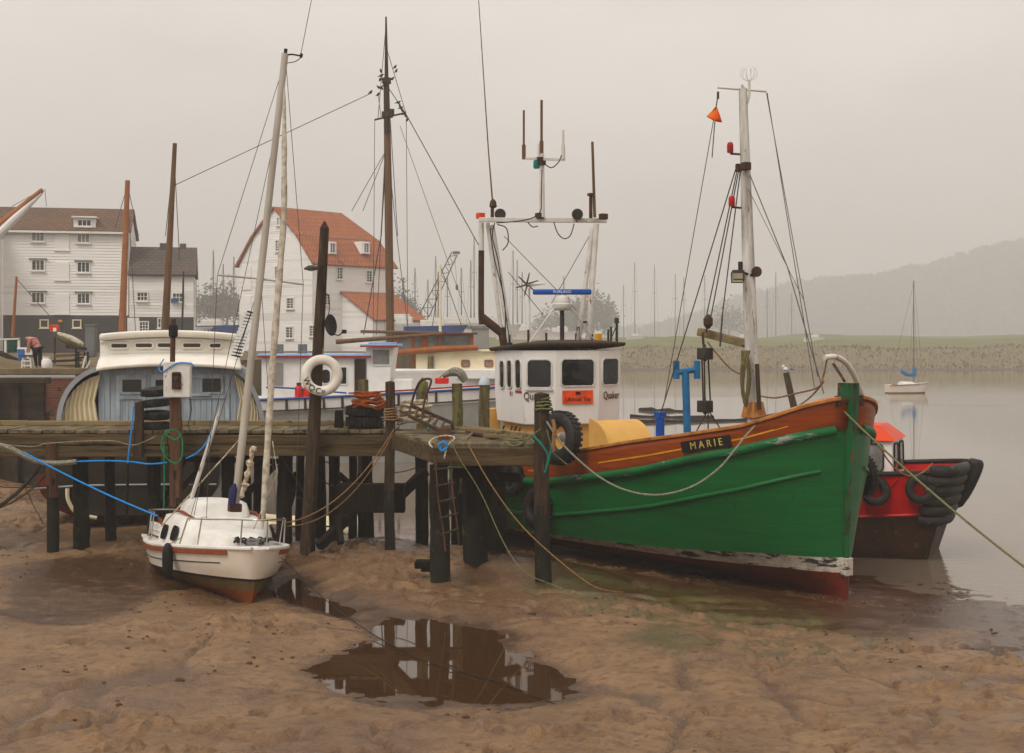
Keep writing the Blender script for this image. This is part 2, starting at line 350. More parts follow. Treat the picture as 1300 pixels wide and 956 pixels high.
vm = nt.nodes.new('ShaderNodeVectorMath'); vm.operation = 'SCALE'; nt.links.new(mx.outputs[2], vm.inputs[0]); nt.links.new(mw_.outputs[0], vm.inputs['Scale'])
nt.links.new(vm.outputs[0], bg.inputs['Color']); bg.inputs['Strength'].default_value = .106
sun = bpy.data.lights.new('sun', 'SUN'); sun.energy = 1.5; sun.angle = math.radians(25); sun.color = (1,.95,.88)
suno = bpy.data.objects.new('sun', sun); COL.objects.link(suno); suno.location = (0,0,60)
sd = V(math.sin(SUN_ROT)*math.cos(SUN_EL), math.cos(SUN_ROT)*math.cos(SUN_EL), math.sin(SUN_EL))
suno.rotation_euler = (-sd).to_track_quat('-Z', 'Y').to_euler()
SC.view_settings.view_transform = 'Standard'; SC.view_settings.look = 'None'; SC.view_settings.gamma = 1; SC.view_settings.exposure = 0.60
SC.render.engine = 'CYCLES'
SC.cycles.use_denoising = True
try: SC.cycles.denoiser = 'OPENIMAGEDENOISE'
except Exception: pass
SC.cycles.max_bounces = 5; SC.cycles.diffuse_bounces = 3; SC.cycles.glossy_bounces = 3; SC.cycles.transmission_bounces = 2; SC.cycles.volume_bounces = 1
SC.cycles.caustics_reflective = False; SC.cycles.caustics_refractive = False
HAZE = .0013
hm = bpy.data.materials.new('haze'); hm.use_nodes = True; hn = hm.node_tree
for n_ in list(hn.nodes):
    if n_.type == 'BSDF_PRINCIPLED': hn.nodes.remove(n_)
pv = hn.nodes.new('ShaderNodeVolumePrincipled'); pv.inputs['Color'].default_value = (.88,.86,.84,1); pv.inputs['Density'].default_value = HAZE
pv.inputs['Anisotropy'].default_value = .0
out = [n_ for n_ in hn.nodes if n_.type == 'OUTPUT_MATERIAL'][0]; hn.links.new(pv.outputs[0], out.inputs['Volume'])
hz = single(MB().box((0,780,84), (4400,2300,182)), 'haze', hm, 'pale sea fog filling the whole estuary', 'fog', base=(0,300,-7))
hz['kind'] = 'stuff'
# ------------------------------------------------------------------ ground: tidal mud, puddles, river, far bank, hill, yard
def _hash(ix, iy, seed):
    n = (ix.astype(np.int64)*374761393 + iy.astype(np.int64)*668265263 + seed*1442695041) & 0x7fffffff
    n = ((n ^ (n >> 13))*1274126177) & 0x7fffffff
    return ((n ^ (n >> 16)) & 0xffff)/65535.0
def vnoise(x, y, seed=0):
    ix = np.floor(x); iy = np.floor(y); fx = x-ix; fy = y-iy
    ux = fx*fx*fx*(fx*(fx*6-15)+10); uy = fy*fy*fy*(fy*(fy*6-15)+10)
    a = _hash(ix,iy,seed); b = _hash(ix+1,iy,seed); c = _hash(ix,iy+1,seed); d = _hash(ix+1,iy+1,seed)
    return (a+(b-a)*ux)+((c+(d-c)*ux)-(a+(b-a)*ux))*uy - .5
def fbm(x, y, sc, oct=4, seed=0, gain=.5):
    t = 0; a = 1.0; f = 1.0/sc
    for i in range(oct):
        t = t + a*vnoise(x*f+17.3*i, y*f-9.1*i, seed+i*31); a *= gain; f *= 2.03
    return t
def sstep(a, b, x):
    t = np.clip((x-a)/(b-a), 0, 1); return t*t*(3-2*t)
def poly_sd(X, Y, poly):
    """signed distance to a closed polygon, negative inside"""
    d = np.full(X.shape, 1e9); ins = np.zeros(X.shape, bool); n = len(poly)
    for i in range(n):
        ax, ay = poly[i]; bx, by = poly[(i+1)%n]; ex, ey = bx-ax, by-ay
        t = np.clip(((X-ax)*ex+(Y-ay)*ey)/(ex*ex+ey*ey+1e-12), 0, 1)
        d = np.minimum(d, np.hypot(X-ax-t*ex, Y-ay-t*ey))
        if abs(ey) > 1e-9:
            c = ((ay > Y) != (by > Y)) & (X < ex*(Y-ay)/ey+ax); ins ^= c
    return np.where(ins, -d, d)
def gp(pts, z): return [tuple(G(x, y, z)[:2]) for x, y in pts]
# water's edge from right to left; the landward side is the camera's side
SHORE = [(60,2),(16,16.5),(10.2,20.6),(8.4,22.6),(7.2,25.0),(4.0,28.0),(0.8,29.6),(-1.6,29.6),(-3.2,30.8),(-5,31.8),(-8,33.5),(-11,37.5),(-14,42),(-15,60),(-15,90)]
LAND = SHORE+[(-80,90),(-80,-30),(60,-30)]
PZ = -0.075
PUD = gp([(392,846),(440,826),(486,812),(462,790),(478,781),(540,790),(600,796),(648,812),(672,838),(715,860),(735,880),(600,898),(450,878)], PZ)
RUN = gp([(343,748),(360,736),(378,733),(388,742),(399,756),(430,765),(456,777),(452,787),(414,776),(385,769),(360,762)], PZ)
WETL = gp([(20,720),(90,710),(180,714),(215,728),(262,742),(195,752),(165,775),(90,790),(20,780)], -.05)
ALG = gp([(660,752),(760,742),(900,756),(1010,790),(1080,812),(1085,850),(960,872),(860,850),(800,805),(700,775)], -.3)
ALGW = gp([(600,700),(700,725),(900,740),(1080,765),(1230,760),(1235,800),(1100,812),(980,800),(860,790),(760,775),(690,765),(640,735)], -.3)
HOLL = (-4.75, 22.6)
def mud_height(X, Y):
    wob = fbm(X, Y, 2.2, 4, 5)
    s = -poly_sd(X, Y, LAND) + wob*.9
    L = lerp(3.2, 9.5, sstep(-2.5, 3.5, X))
    z = np.where(s > 0, ZW + .47*sstep(0, 1, s/L), ZW+.10*s)
    z = np.maximum(z, -3.2)
    dry = sstep(.0, .35, z-ZW)
    film = 1-sstep(-.2, 1.0, poly_sd(X, Y, ALGW)+.7*fbm(X, Y, .9, 3, 66))     # the level wet film beside the hull
    amp = (.25+.75*dry)*(1-.82*film)
    z = z + amp*(.085*fbm(X, Y, 3.4, 3, 9) + .062*fbm(X, Y, .9, 5, 21))
    # worm casts, foot holes and ribbed runnels
    rid = 1-np.abs(2*fbm(X*.8+Y*.3, Y*1.3, .7, 3, 40))
    z = z + amp*.10*np.clip(rid-.80, 0, 1)*sstep(-.1, .3, fbm(X, Y, 2.6, 2, 55))
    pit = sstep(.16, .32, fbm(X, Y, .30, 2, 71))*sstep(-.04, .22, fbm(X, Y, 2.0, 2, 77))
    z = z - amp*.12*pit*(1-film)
    lump = sstep(.20, .36, fbm(X, Y, .20, 2, 91))*sstep(-.02, .22, fbm(X, Y, 1.7, 2, 95))
    z = z + amp*.085*lump
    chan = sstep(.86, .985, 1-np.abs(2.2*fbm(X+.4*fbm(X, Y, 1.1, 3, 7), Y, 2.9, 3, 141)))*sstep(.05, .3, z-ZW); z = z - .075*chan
    # low bank standing in front of the jetty foot
    z = z + .16*np.exp(-(((X-.4)/2.2)**2+((Y-23.6)/1.0)**2)) + .10*np.exp(-(((X+5.5)/1.6)**2+((Y-18.6)/.7)**2))
    # hollow scoured round the sailing boat
    r = np.hypot((X-HOLL[0])*1.0, (Y-HOLL[1])*.55); z = z - .34*np.exp(-(r/1.2)**2)
    r = np.hypot((X-3.4)*.75+(Y-25.6)*.5, 0*X); z = z*1
    wet = np.clip(1-sstep(.02, .30, z-ZW), 0, 1)
    fine = .5+fbm(X, Y, .6, 4, 13)
    for poly, lv, dep, soft in ((PUD, PZ, .16, .55), (RUN, PZ, .09, .28), (WETL, -.045, .02, .6)):
        sd = poly_sd(X, Y, poly) + fbm(X, Y, .55, 4, 33)*.30
        wgt = 1-sstep(soft*.4, soft*2.4, sd)
        tgt = lv + np.where(sd < 0, -dep*sstep(0, soft, -sd), .075*sstep(0, soft*1.6, sd)) + (.012 if poly is WETL else 0)*fbm(X, Y, .35, 3, 61)
        z = z*(1-wgt)+tgt*wgt + wgt*(sd > 0)*.02*fbm(X, Y, .3, 3, 44)
        wet = np.maximum(wet, (1-sstep(-.05, .55, sd))*(.84 if poly is WETL else .95))
    alg = (1-sstep(-.25, .5, poly_sd(X, Y, ALG)+fbm(X, Y, .9, 4, 83)*1.1))*sstep(-.22, .25, fbm(X, Y, .45, 5, 15, .65))
    wet = np.clip(wet + .62*sstep(-.02, .38, fbm(X, Y, 1.9, 5, 3)) + .55*(1-sstep(0, 1.1, np.hypot((X-HOLL[0]), (Y-HOLL[1])*.5)-.5)), 0, 1)
    wet = np.maximum(wet, .97*film)
    wet = np.maximum(wet, np.maximum(.8*chan, .7*pit)*(1-film))  # hollows hold water; pit darkening also paints in relief shade the soft light lacks
    # permanently damp ground under the jetty, algae film
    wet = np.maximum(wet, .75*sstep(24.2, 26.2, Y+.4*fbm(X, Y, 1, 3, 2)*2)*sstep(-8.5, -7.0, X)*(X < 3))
    return z, wet, np.clip(alg, 0, 1)
def sheet(name, xs, ys, fn, mat, **tags):
    X, Y = np.meshgrid(np.array(xs), np.array(ys)); r = fn(X, Y); Z = r[0] if isinstance(r, tuple) else r
    nx, ny = len(xs), len(ys)
    vs = np.stack([X, Y, Z], -1).reshape(-1, 3)
    i = np.arange((ny-1)*(nx-1)); a = (i//(nx-1))*nx+i%(nx-1)
    fs = np.stack([a, a+1, a+nx+1, a+nx], -1)
    me = bpy.data.meshes.new(name); me.vertices.add(len(vs)); me.vertices.foreach_set('co', vs.ravel())
    me.loops.add(fs.size); me.loops.foreach_set('vertex_index', fs.ravel().astype(np.int32))
    me.polygons.add(len(fs)); me.polygons.foreach_set('loop_start', (np.arange(len(fs))*4).astype(np.int32))
    me.update(calc_edges=True); me.polygons.foreach_set('use_smooth', np.ones(len(fs), bool))
    if isinstance(r, tuple):
        for nm, arr in zip(('wet','alg'), r[1:]):
            at = me.attributes.new(nm, 'FLOAT', 'POINT'); at.data.foreach_set('value', np.asarray(arr, np.float32).ravel())
    me.materials.append(mat); o = bpy.data.objects.new(name, me); COL.objects.link(o)
    for k, v in tags.items(): o[k] = v
    return o
def mud_material():
    m = bpy.data.materials.new('estuary_mud'); m.use_nodes = True; nt = m.node_tree; N = nt.nodes; L = nt.links; b = N['Principled BSDF']
    tc = N.new('ShaderNodeTexCoord')
    def nz(sc, det=8, ro=.62, st=(1,1,1)):
        q = N.new('ShaderNodeTexNoise'); q.inputs['Scale'].default_value = sc; q.inputs['Detail'].default_value = det; q.inputs['Roughness'].default_value = ro
        p = N.new('ShaderNodeMapping'); p.inputs['Scale'].default_value = st; L.new(tc.outputs['Object'], p.inputs[0]); L.new(p.outputs[0], q.inputs['Vector']); return q.outputs[0]
    def mr(x, a, c, d=0, e=1):
        q = N.new('ShaderNodeMapRange'); q.inputs[1].default_value = a; q.inputs[2].default_value = c; q.inputs[3].default_value = d; q.inputs[4].default_value = e; L.new(x, q.inputs[0]); return q.outputs[0]
    def mix(f, a, c):
        q = N.new('ShaderNodeMix'); q.data_type = 'RGBA'; L.new(f, q.inputs[0])
        for s_, i in ((a,6),(c,7)):
            if isinstance(s_, tuple): q.inputs[i].default_value = (*s_,1)
            else: L.new(s_, q.inputs[i])
        return q.outputs[2]
    def at(n):
        q = N.new('ShaderNodeAttribute'); q.attribute_name = n; return q.outputs['Fac']
    def math_(op, a, c):
        q = N.new('ShaderNodeMath'); q.operation = op; q.use_clamp = True
        for s_, i in ((a,0),(c,1)):
            if isinstance(s_, (int,float)): q.inputs[i].default_value = s_
            else: L.new(s_, q.inputs[i])
        return q.outputs[0]
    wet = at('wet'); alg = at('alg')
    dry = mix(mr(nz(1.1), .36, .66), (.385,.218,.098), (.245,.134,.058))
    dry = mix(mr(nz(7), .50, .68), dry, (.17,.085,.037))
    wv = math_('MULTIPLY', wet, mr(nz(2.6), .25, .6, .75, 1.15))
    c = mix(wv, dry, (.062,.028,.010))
    c = mix(math_('MULTIPLY', alg, .75), c, (.095,.082,.022))
    c = mix(mr(nz(3.1, 9, .72), .53, .66, 0, .55), c, (.13,.072,.038))
    c = mix(mr(nz(16, 9, .7), .61, .66, 0, .75), c, (.055,.032,.02))
    L.new(c, b.inputs['Base Color'])
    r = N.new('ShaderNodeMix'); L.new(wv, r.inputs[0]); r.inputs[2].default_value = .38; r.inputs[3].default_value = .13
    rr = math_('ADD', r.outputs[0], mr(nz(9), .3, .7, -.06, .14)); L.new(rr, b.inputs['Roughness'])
    b.inputs['Specular IOR Level'].default_value = .5
    bp = N.new('ShaderNodeBump'); bp.inputs['Distance'].default_value = .08
    s_ = mr(wv, 0, 1, .95, .22); L.new(s_, bp.inputs['Strength']); L.new(nz(11, 9, .68, (1,1.6,1)), bp.inputs['Height']); b3 = N.new('ShaderNodeBump'); b3.inputs['Distance'].default_value = .03; L.new(mr(wv, 0, 1, .8, .12), b3.inputs['Strength']); L.new(nz(38, 6, .7, (1,1.4,1)), b3.inputs['Height']); L.new(bp.outputs[0], b3.inputs['Normal']); L.new(b3.outputs[0], b.inputs['Normal'])
    return m
M['mud'] = mud_material()
xs = np.concatenate([np.arange(-60,-14.5,.6), np.arange(-14.5,10.6,.058), np.arange(10.8,62,.6)])
ys = np.concatenate([np.arange(-6,11.4,.4), np.arange(11.4,27.5,.062), np.arange(27.6,36,.14), np.arange(36.2,62,.5)])
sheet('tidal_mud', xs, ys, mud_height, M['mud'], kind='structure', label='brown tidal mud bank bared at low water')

def water(name, col, rough, bs, bst, st, dist=.02):
    m = bpy.data.materials.new(name); m.use_nodes = True; nt = m.node_tree; N = nt.nodes; L = nt.links; b = N['Principled BSDF']
    b.inputs['Base Color'].default_value = (*col,1); b.inputs['Roughness'].default_value = rough; b.inputs['IOR'].default_value = 1.33
    tc = N.new('ShaderNodeTexCoord'); p = N.new('ShaderNodeMapping'); p.inputs['Scale'].default_value = st; L.new(tc.outputs['Object'], p.inputs[0])
    q = N.new('ShaderNodeTexNoise'); q.inputs['Scale'].default_value = bs; q.inputs['Detail'].default_value = 4; L.new(p.outputs[0], q.inputs['Vector'])
    p2 = N.new('ShaderNodeMapping'); p2.inputs['Scale'].default_value = (.012,.05,1); L.new(tc.outputs['Object'], p2.inputs[0])
    q2 = N.new('ShaderNodeTexNoise'); q2.inputs['Scale'].default_value = 1; q2.inputs['Detail'].default_value = 3; L.new(p2.outputs[0], q2.inputs['Vector'])
    mr = N.new('ShaderNodeMapRange'); mr.inputs[1].default_value = .40; mr.inputs[2].default_value = .38; mr.inputs[3].default_value = bst*.25; mr.inputs[4].default_value = bst; L.new(q2.outputs[0], mr.inputs[0])
    bp = N.new('ShaderNodeBump'); bp.inputs['Distance'].default_value = dist; L.new(mr.outputs[0], bp.inputs['Strength']); L.new(q.outputs[0], bp.inputs['Height']); L.new(bp.outputs[0], b.inputs['Normal'])
    return m
M['river'] = water('river_water', (.165,.120,.085), .05, 1.6, .42, (.8,2.6,1))
M['puddle'] = water('puddle_water', (.050,.024,.010), .02, 6, .03, (1,1,1), .01)
b_ = MB(); b_.add([V(-400,-200,ZW),V(700,-200,ZW),V(700,560,ZW),V(-400,560,ZW)], [(0,1,2,3)])
o = b_.build('river_water', M['river'], smooth=0); tag(o, 'calm brown river at low tide', kind='structure')
for nm, poly in (('puddle', PUD), ('puddle', RUN)):
    x0 = min(p[0] for p in poly)-.5; x1 = max(p[0] for p in poly)+.5; y0 = min(p[1] for p in poly)-.5; y1 = max(p[1] for p in poly)+.5
    b_ = MB(); b_.add([V(p[0]+(p[0]-(x0+x1)/2)*.12, p[1]+(p[1]-(y0+y1)/2)*.12, PZ) for p in poly], [tuple(range(len(poly)))])
    o = b_.build(nm, M['puddle'], smooth=0); o['kind'] = 'structure'; o['label'] = 'dark standing puddle in the mud' if poly is PUD else 'broken runnel of standing water beside the sailing boat'

# far bank with field, reeds and mud toe
def bank_h(X, Y):
    toe = 197+16*fbm(X, Y*0, 34, 4, 2) - 14*sstep(0, 60, 40-np.abs(X-30)) + .10*np.maximum(X-70, 0)*0
    t = Y-toe
    z = np.where(t < 0, ZW-.06+.05*t, ZW-.06+.25*sstep(0, 14, t)+3.2*sstep(16, 34, t)+1.5*sstep(30, 60, t))
    z = z + 1.7*sstep(20, 40, t)*fbm(X, Y*.4, 26, 4, 52)
    z = z + sstep(14, 26, t)*(1-sstep(60, 90, t))*.5*fbm(X, Y, 5, 4, 4) + sstep(90, 140, t)*0
    return np.maximum(z, -3), sstep(12, 15, t)*(1-sstep(31, 38, t)), sstep(32, 40, t)
def bank_material():
    m = bpy.data.materials.new('far_bank'); m.use_nodes = True; nt = m.node_tree; N = nt.nodes; L = nt.links; b = N['Principled BSDF']; b.inputs['Roughness'].default_value = .9
    tc = N.new('ShaderNodeTexCoord')
    def nz(sc):
        q = N.new('ShaderNodeTexNoise'); q.inputs['Scale'].default_value = sc; q.inputs['Detail'].default_value = 6; L.new(tc.outputs['Object'], q.inputs['Vector']); return q.outputs[0]
    def mix(f, a, c):
        q = N.new('ShaderNodeMix'); q.data_type = 'RGBA'; L.new(f, q.inputs[0])
        for s_, i in ((a,6),(c,7)):
            if isinstance(s_, tuple): q.inputs[i].default_value = (*s_,1)
            else: L.new(s_, q.inputs[i])
        return q.outputs[2]
    def at(n):
        q = N.new('ShaderNodeAttribute'); q.attribute_name = n; return q.outputs['Fac']
    mudc = mix(nz(.3), (.10,.07,.045), (.055,.04,.028))
    reed = mix(nz(.09), (.175,.135,.062), (.135,.108,.048))
    gr = mix(nz(.06), (.10,.12,.03), (.16,.14,.045))
    c = mix(at('wet'), mudc, reed); c = mix(at('alg'), c, gr); L.new(c, b.inputs['Base Color'])
    return m
M['bank'] = bank_material()
sheet('far_bank', np.arange(-60,420,1.5), np.concatenate([np.arange(160,270,1.0), np.arange(272,430,6)]), bank_h, M['bank'], kind='structure', label='far river bank with reeds and a green field')
# reeds along the crest of the bank, counted by nobody
b_ = MB(); vs = []; fs = []
rs = np.random.RandomState(3); n = 16000
rx = rs.uniform(-10, 175, n); ry = rs.uniform(176, 240, n); hz_, wr, al = bank_h(rx, ry)
clump = fbm(rx, ry, 7, 3, 8)
k = 0
for i in range(n):
    if wr[i]+.25*al[i] < .3 or clump[i] < -.28 and wr[i] < .9: continue
    hh = rs.uniform(.12, .4)*(1+1.6*max(clump[i], 0)); wd = rs.uniform(.05, .14); dx = rs.uniform(-.3,.3)
    vs += [(rx[i]-wd, ry[i], hz_[i]-.1), (rx[i]+wd, ry[i], hz_[i]-.1), (rx[i]+dx+wd*.3, ry[i]+rs.uniform(-.2,.2), hz_[i]+hh), (rx[i]+dx-wd*.3, ry[i], hz_[i]+hh*.9)]
    fs.append((k, k+1, k+2, k+3)); k += 4
me = bpy.data.meshes.new('reeds'); me.from_pydata(vs, [], fs); me.materials.append(M['reed']); o = bpy.data.objects.new('reeds', me); COL.objects.link(o)
tag(o, 'dry brown reeds fringing the far river bank', kind='stuff')

# wooded hill beyond (terrain plus one mass of far-off wood)
def hill_h(X, Y):
    ridge = np.interp(X, [-600,90,185,290,395,500,610,720,920,1260,1680], [0,0,16,50,72,86,115,131,136,122,105])
    t = sstep(1280, 1600, Y)
    return ZW+4.4+(ridge*t) + sstep(0, 10, ridge*t)*(9.0*fbm(X, Y, 70, 4, 6)+4*fbm(X, Y, 16, 3, 16))-4.0*(1-sstep(430, 470, Y))
M['wood'] = pm('hill_woodland', (.060,.058,.030), .9, (.085,.072,.036), .05, .4, .62)
sheet('hill', np.arange(-600,1500,8), np.arange(428,1700,8), hill_h, M['wood'], kind='structure', label='wooded hill fading into the fog')
vs = []; fs = []; k = 0
n = 17000; rx = rs.uniform(90, 1000, n); ry = rs.uniform(1300, 1620, n); hz_ = hill_h(rx, ry); cl = fbm(rx, ry, 9, 3, 19)
for i in range(n):
    if hz_[i] < 8: continue
    s_ = rs.uniform(2.0, 6.0); z = hz_[i]+rs.uniform(0, 2.6)+6*max(cl[i], -.2); a = rs.uniform(0, PI); b2 = rs.uniform(-.8,.8)
    ux, uy, uz = s_*math.cos(a), s_*math.sin(a), s_*.3*b2
    vs += [(rx[i]-ux, ry[i]-uy, z-uz), (rx[i]+uy*.4, ry[i]-ux*.4, z-s_*.8), (rx[i]+ux, ry[i]+uy, z+uz), (rx[i]-uy*.4, ry[i]+ux*.4, z+s_*.9)]
    fs.append((k,k+1,k+2,k+3)); k += 4
me = bpy.data.meshes.new('woods'); me.from_pydata(vs, [], fs); me.materials.append(M['wood']); o = bpy.data.objects.new('woods', me); COL.objects.link(o)
tag(o, 'far-off wood covering the hill in fog', kind='stuff')

# boatyard ground on the left behind the quay
YZ = 3.05
def yard_h(X, Y):
    z = np.full(X.shape, YZ)
    z = z + .55*np.exp(-(((X+18.2)/2.4)**2+((Y-43.5)/1.8)**2)) + .05*fbm(X, Y, 2, 3, 3) 
    return z
M['yard'] = pm('yard_ground', (.20,.145,.085), .9, (.12,.095,.05), .5, .4, .64, .5, 6, chips=(.09,.095,.035), cscale=.6, cth=.56)
QE = [(-60,40.0),(-13.55,40.0),(-13.2,62),(-6,78),(10,90),(14,128),(-20,190),(-120,190),(-120,40)]
b_ = MB(); xs_ = np.arange(-60,-13.4,.5); ys_ = np.arange(40.3,62.3,.5)
sheet('yard_ground', xs_, ys_, yard_h, M['yard'], kind='structure', label='earth and grass of the boatyard on the quay')
b_ = MB(); b_.add([V(-60,62.3,YZ-.02),V(-13.4,62.3,YZ-.02),V(-11,80,YZ-.02),V(-7,100,YZ-.02),V(2,140,YZ-.02),V(14,260,YZ-.02),V(-160,260,YZ-.02),V(-160,62.3,YZ-.02)], [tuple(range(8))])
b_.prism([(-13.4,62.3),(-11,80),(-7,100),(2,140),(14,260),(13.6,260),(1.6,140.2),(-7.4,100.2),(-11.4,80.2),(-13.8,62.3)], 4.2, Matrix.Translation((0,0,-1.2)))
o = b_.build('quay_ground', M['yard'], smooth=0); tag(o, 'boatyard ground around the mills', kind='structure')

# clods, shells and weed scraps strewn over the mud: nobody could count them
rs = np.random.RandomState(8); n = 2600; cx_ = rs.uniform(-10, 8, n); cy_ = rs.uniform(12.2, 25, n); dens = fbm(cx_, cy_, 1.6, 3, 12)
hz_, wt_, _a = mud_height(cx_, cy_); q = MB()
for i in range(n):
    if dens[i] < .24 or hz_[i] < PZ+.0 and abs(cx_[i]+1) < 3: continue
    r = rs.uniform(.006, .024)*(1.8 if rs.rand() > .95 else 1); b = len(q.v); c = V(cx_[i], cy_[i], hz_[i]+r*.25)
    ring = []
    for z, k in ((-.5,.8),(.15,1.0),(.6,.55)): ring.append([c+V(r*k*rs.uniform(.7,1.3)*math.cos(a)*1.3, r*k*rs.uniform(.7,1.3)*math.sin(a), r*z) for a in np.linspace(0,2*PI,7)[:-1]])
    q.grid(ring, close=True); bb = len(q.v); q.f.append([bb-6+j for j in range(6)]); q.m.append(0)
o = q.build('mud_clods', pm('clods', (.13,.072,.04), .7, (.06,.036,.022), 3, .4, .6, chips=(.30,.24,.18), cscale=1.3, cth=.62), smooth=60); tag(o, 'dark clods and weed scraps strewn over the mud', kind='stuff')
# ------------------------------------------------------------------ jetty
D1, D2, DZ = 25.5, 22.1, 2.30
jetty = thing('timber_jetty', 'weathered timber jetty on dark piles with an angled head', 'jetty', (-2.2,25,0), world=True)
jit = lambda a: rnd.uniform(-a, a)
# deck planks of the walkway (ends show along the front edge)
b_ = MB(); x = -15.0
while x < -2.3:
    wdt = rnd.uniform(.19,.23); b_.box((x+wdt/2, D1+.62+jit(.02), DZ-.035+jit(.008)), (wdt-.015, 1.38+jit(.05), .065)); x += wdt
x = -2.3
b_.build('walkway_planking', M['plank'], jetty, bevel=.006)
# planks of the jetty head: run across, clipped by its slanting sides
HEAD = [(-2.32,25.3),(-1.27,22.12),(.60,22.12),(.42,22.9),(-.95,25.6)]
def xspan(y):
    c = []
    for i in range(5):
        (ax,ay),(bx,by) = HEAD[i], HEAD[(i+1)%5]
        if (ay-y)*(by-y) <= 0 and abs(ay-by) > 1e-6: c.append(ax+(bx-ax)*(y-ay)/(by-ay))
    return (min(c), max(c)) if len(c) >= 2 else None
b_ = MB(); y = 22.16
while y < 25.25:
    sp = xspan(y+.08)
    if sp: b_.box(((sp[0]+sp[1])/2+jit(.03), y+.08, DZ-.035+jit(.01)), (sp[1]-sp[0]-.02+jit(.04), .155, .065))
    y += .172
b_.build('head_planking', M['plank'], jetty, bevel=.006)
def beam(a, b, w, h, mat='beam', name='beam'):
    # several pieces with slightly different set so a joint shows
    a = Vector(a); b = Vector(b); L = (b-a).length; k = max(1, int(L/3.2)); q = MB()
    for i in range(k):
        p0 = a.lerp(b, i/k); p1 = a.lerp(b, (i+1)/k); p0.z += jit(.012); p1.z += jit(.012); p0.y += jit(.015); p1.y += jit(.015)
        e = (p1-p0).normalized()*.004; q.bar(p0+e, p1-e, w*(1+jit(.06)), h*(1+jit(.05)))
    return q.build(name, M[mat], jetty, bevel=.012)
beam((-15,D1-.02,DZ-.19), (-2.3,D1-.02,DZ-.19), .16, .20)
beam((-15,D1-.06,DZ-.40), (-2.25,D1-.06,DZ-.40), .14, .20)
beam((-15,D1+1.2,DZ-.19), (-.9,D1+1.2,DZ-.19), .16, .24)
beam((-2.22,25.2,DZ-.20), (-1.26,22.25,DZ-.20), .14, .28)
beam((-1.30,22.10,DZ-.23), (.62,22.10,DZ-.23), .15, .30, 'beam')
beam((.60,22.2,DZ-.22), (-.85,25.5,DZ-.22), .14, .26)
beam((-5.5,D1+.62,DZ-.30), (-2,D1+.62,DZ-.30), .16, .2)
# kerb timbers on deck
beam((-13,D1+1.25,DZ+.05), (-3.0,D1+1.25,DZ+.05), .12, .10, 'beam_pale', 'kerb_timber')
beam((.40,22.9,DZ+.05), (-.9,25.3,DZ+.05), .11, .10, 'beam_pale', 'kerb_timber')
def pile(px, d, z0, ztop, r, mat='pile', lean=0.0, pts=None, cap=None, n=12, name='post', parent=jetty, sq=False):
    x = (px-650)/F*d; q = MB(); k = 22; rows = []
    ph = rnd.uniform(0, 9)
    for i in range(k+1):
        t = i/k; z = z0+(ztop-z0)*t; rr = r*(1.10-.18*t)
        row = []
        for j in range(n):
            a = 2*PI*j/n+PI/4
            rad = rr*(1+.07*math.sin(a*2+ph)+.09*mnoise.noise(V(math.cos(a)*2+ph, math.sin(a)*2, z*1.7))+.10*mnoise.noise(V(math.cos(a)*5+ph, math.sin(a)*5, z*5)))
            if sq: rad *= min(1/max(abs(math.cos(a)),.01), 1/max(abs(math.sin(a)),.01))*.86
            row.append(V(x+lean*t+rad*math.cos(a)+.012*math.sin(z*2+ph), d+rad*math.sin(a), z))
        rows.append(row)
    q.grid(rows, close=True, mis=lambda i, j: 1 if z0+(ztop-z0)*(i+.5)/k + .5*mnoise.noise(V(math.cos(2*PI*j/n)*1.5+ph, math.sin(2*PI*j/n)*1.5, i*.35)) < 1.15 else 0)
    top = V(x+lean, d, ztop+(.0 if cap is None else cap)); b0 = len(q.v); q.v.append(top)
    for j in range(n): q.f.append([b0-n+j, b0-n+(j+1)%n, b0]); q.m.append(0)
    return q.build(name, [M[mat], M['weed']], parent, smooth=50)
def zt(py, d): return H-(py-HOR)/F*d
# front row carrying the walkway
pile(67, 25.35, -.5, zt(560,25.35), .105, 'pile_brown', lean=-.02)
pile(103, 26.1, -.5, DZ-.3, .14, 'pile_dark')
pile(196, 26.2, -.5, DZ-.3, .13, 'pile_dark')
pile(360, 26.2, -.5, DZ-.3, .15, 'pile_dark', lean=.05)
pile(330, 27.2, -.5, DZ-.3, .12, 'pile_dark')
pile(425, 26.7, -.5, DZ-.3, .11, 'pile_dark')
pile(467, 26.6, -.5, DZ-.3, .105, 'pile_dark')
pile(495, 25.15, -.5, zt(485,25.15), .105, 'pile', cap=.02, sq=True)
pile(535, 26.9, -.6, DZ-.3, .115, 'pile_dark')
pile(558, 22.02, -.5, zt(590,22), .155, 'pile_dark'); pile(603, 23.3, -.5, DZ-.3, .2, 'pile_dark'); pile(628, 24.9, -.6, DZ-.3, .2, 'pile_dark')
pile(690, 22.0, -.5, zt(500,22), .125, 'pile', lean=-.04, cap=.03)
pile(177, 25.35, DZ-.5, zt(511,25.3), .085, 'pile', sq=True)
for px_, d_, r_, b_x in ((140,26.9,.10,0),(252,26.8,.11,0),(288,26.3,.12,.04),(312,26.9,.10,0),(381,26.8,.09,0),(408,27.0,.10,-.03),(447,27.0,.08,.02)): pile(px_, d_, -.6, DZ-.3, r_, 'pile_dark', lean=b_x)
pile(-40, 25.4, -.5, DZ-.3, .12, 'pile')
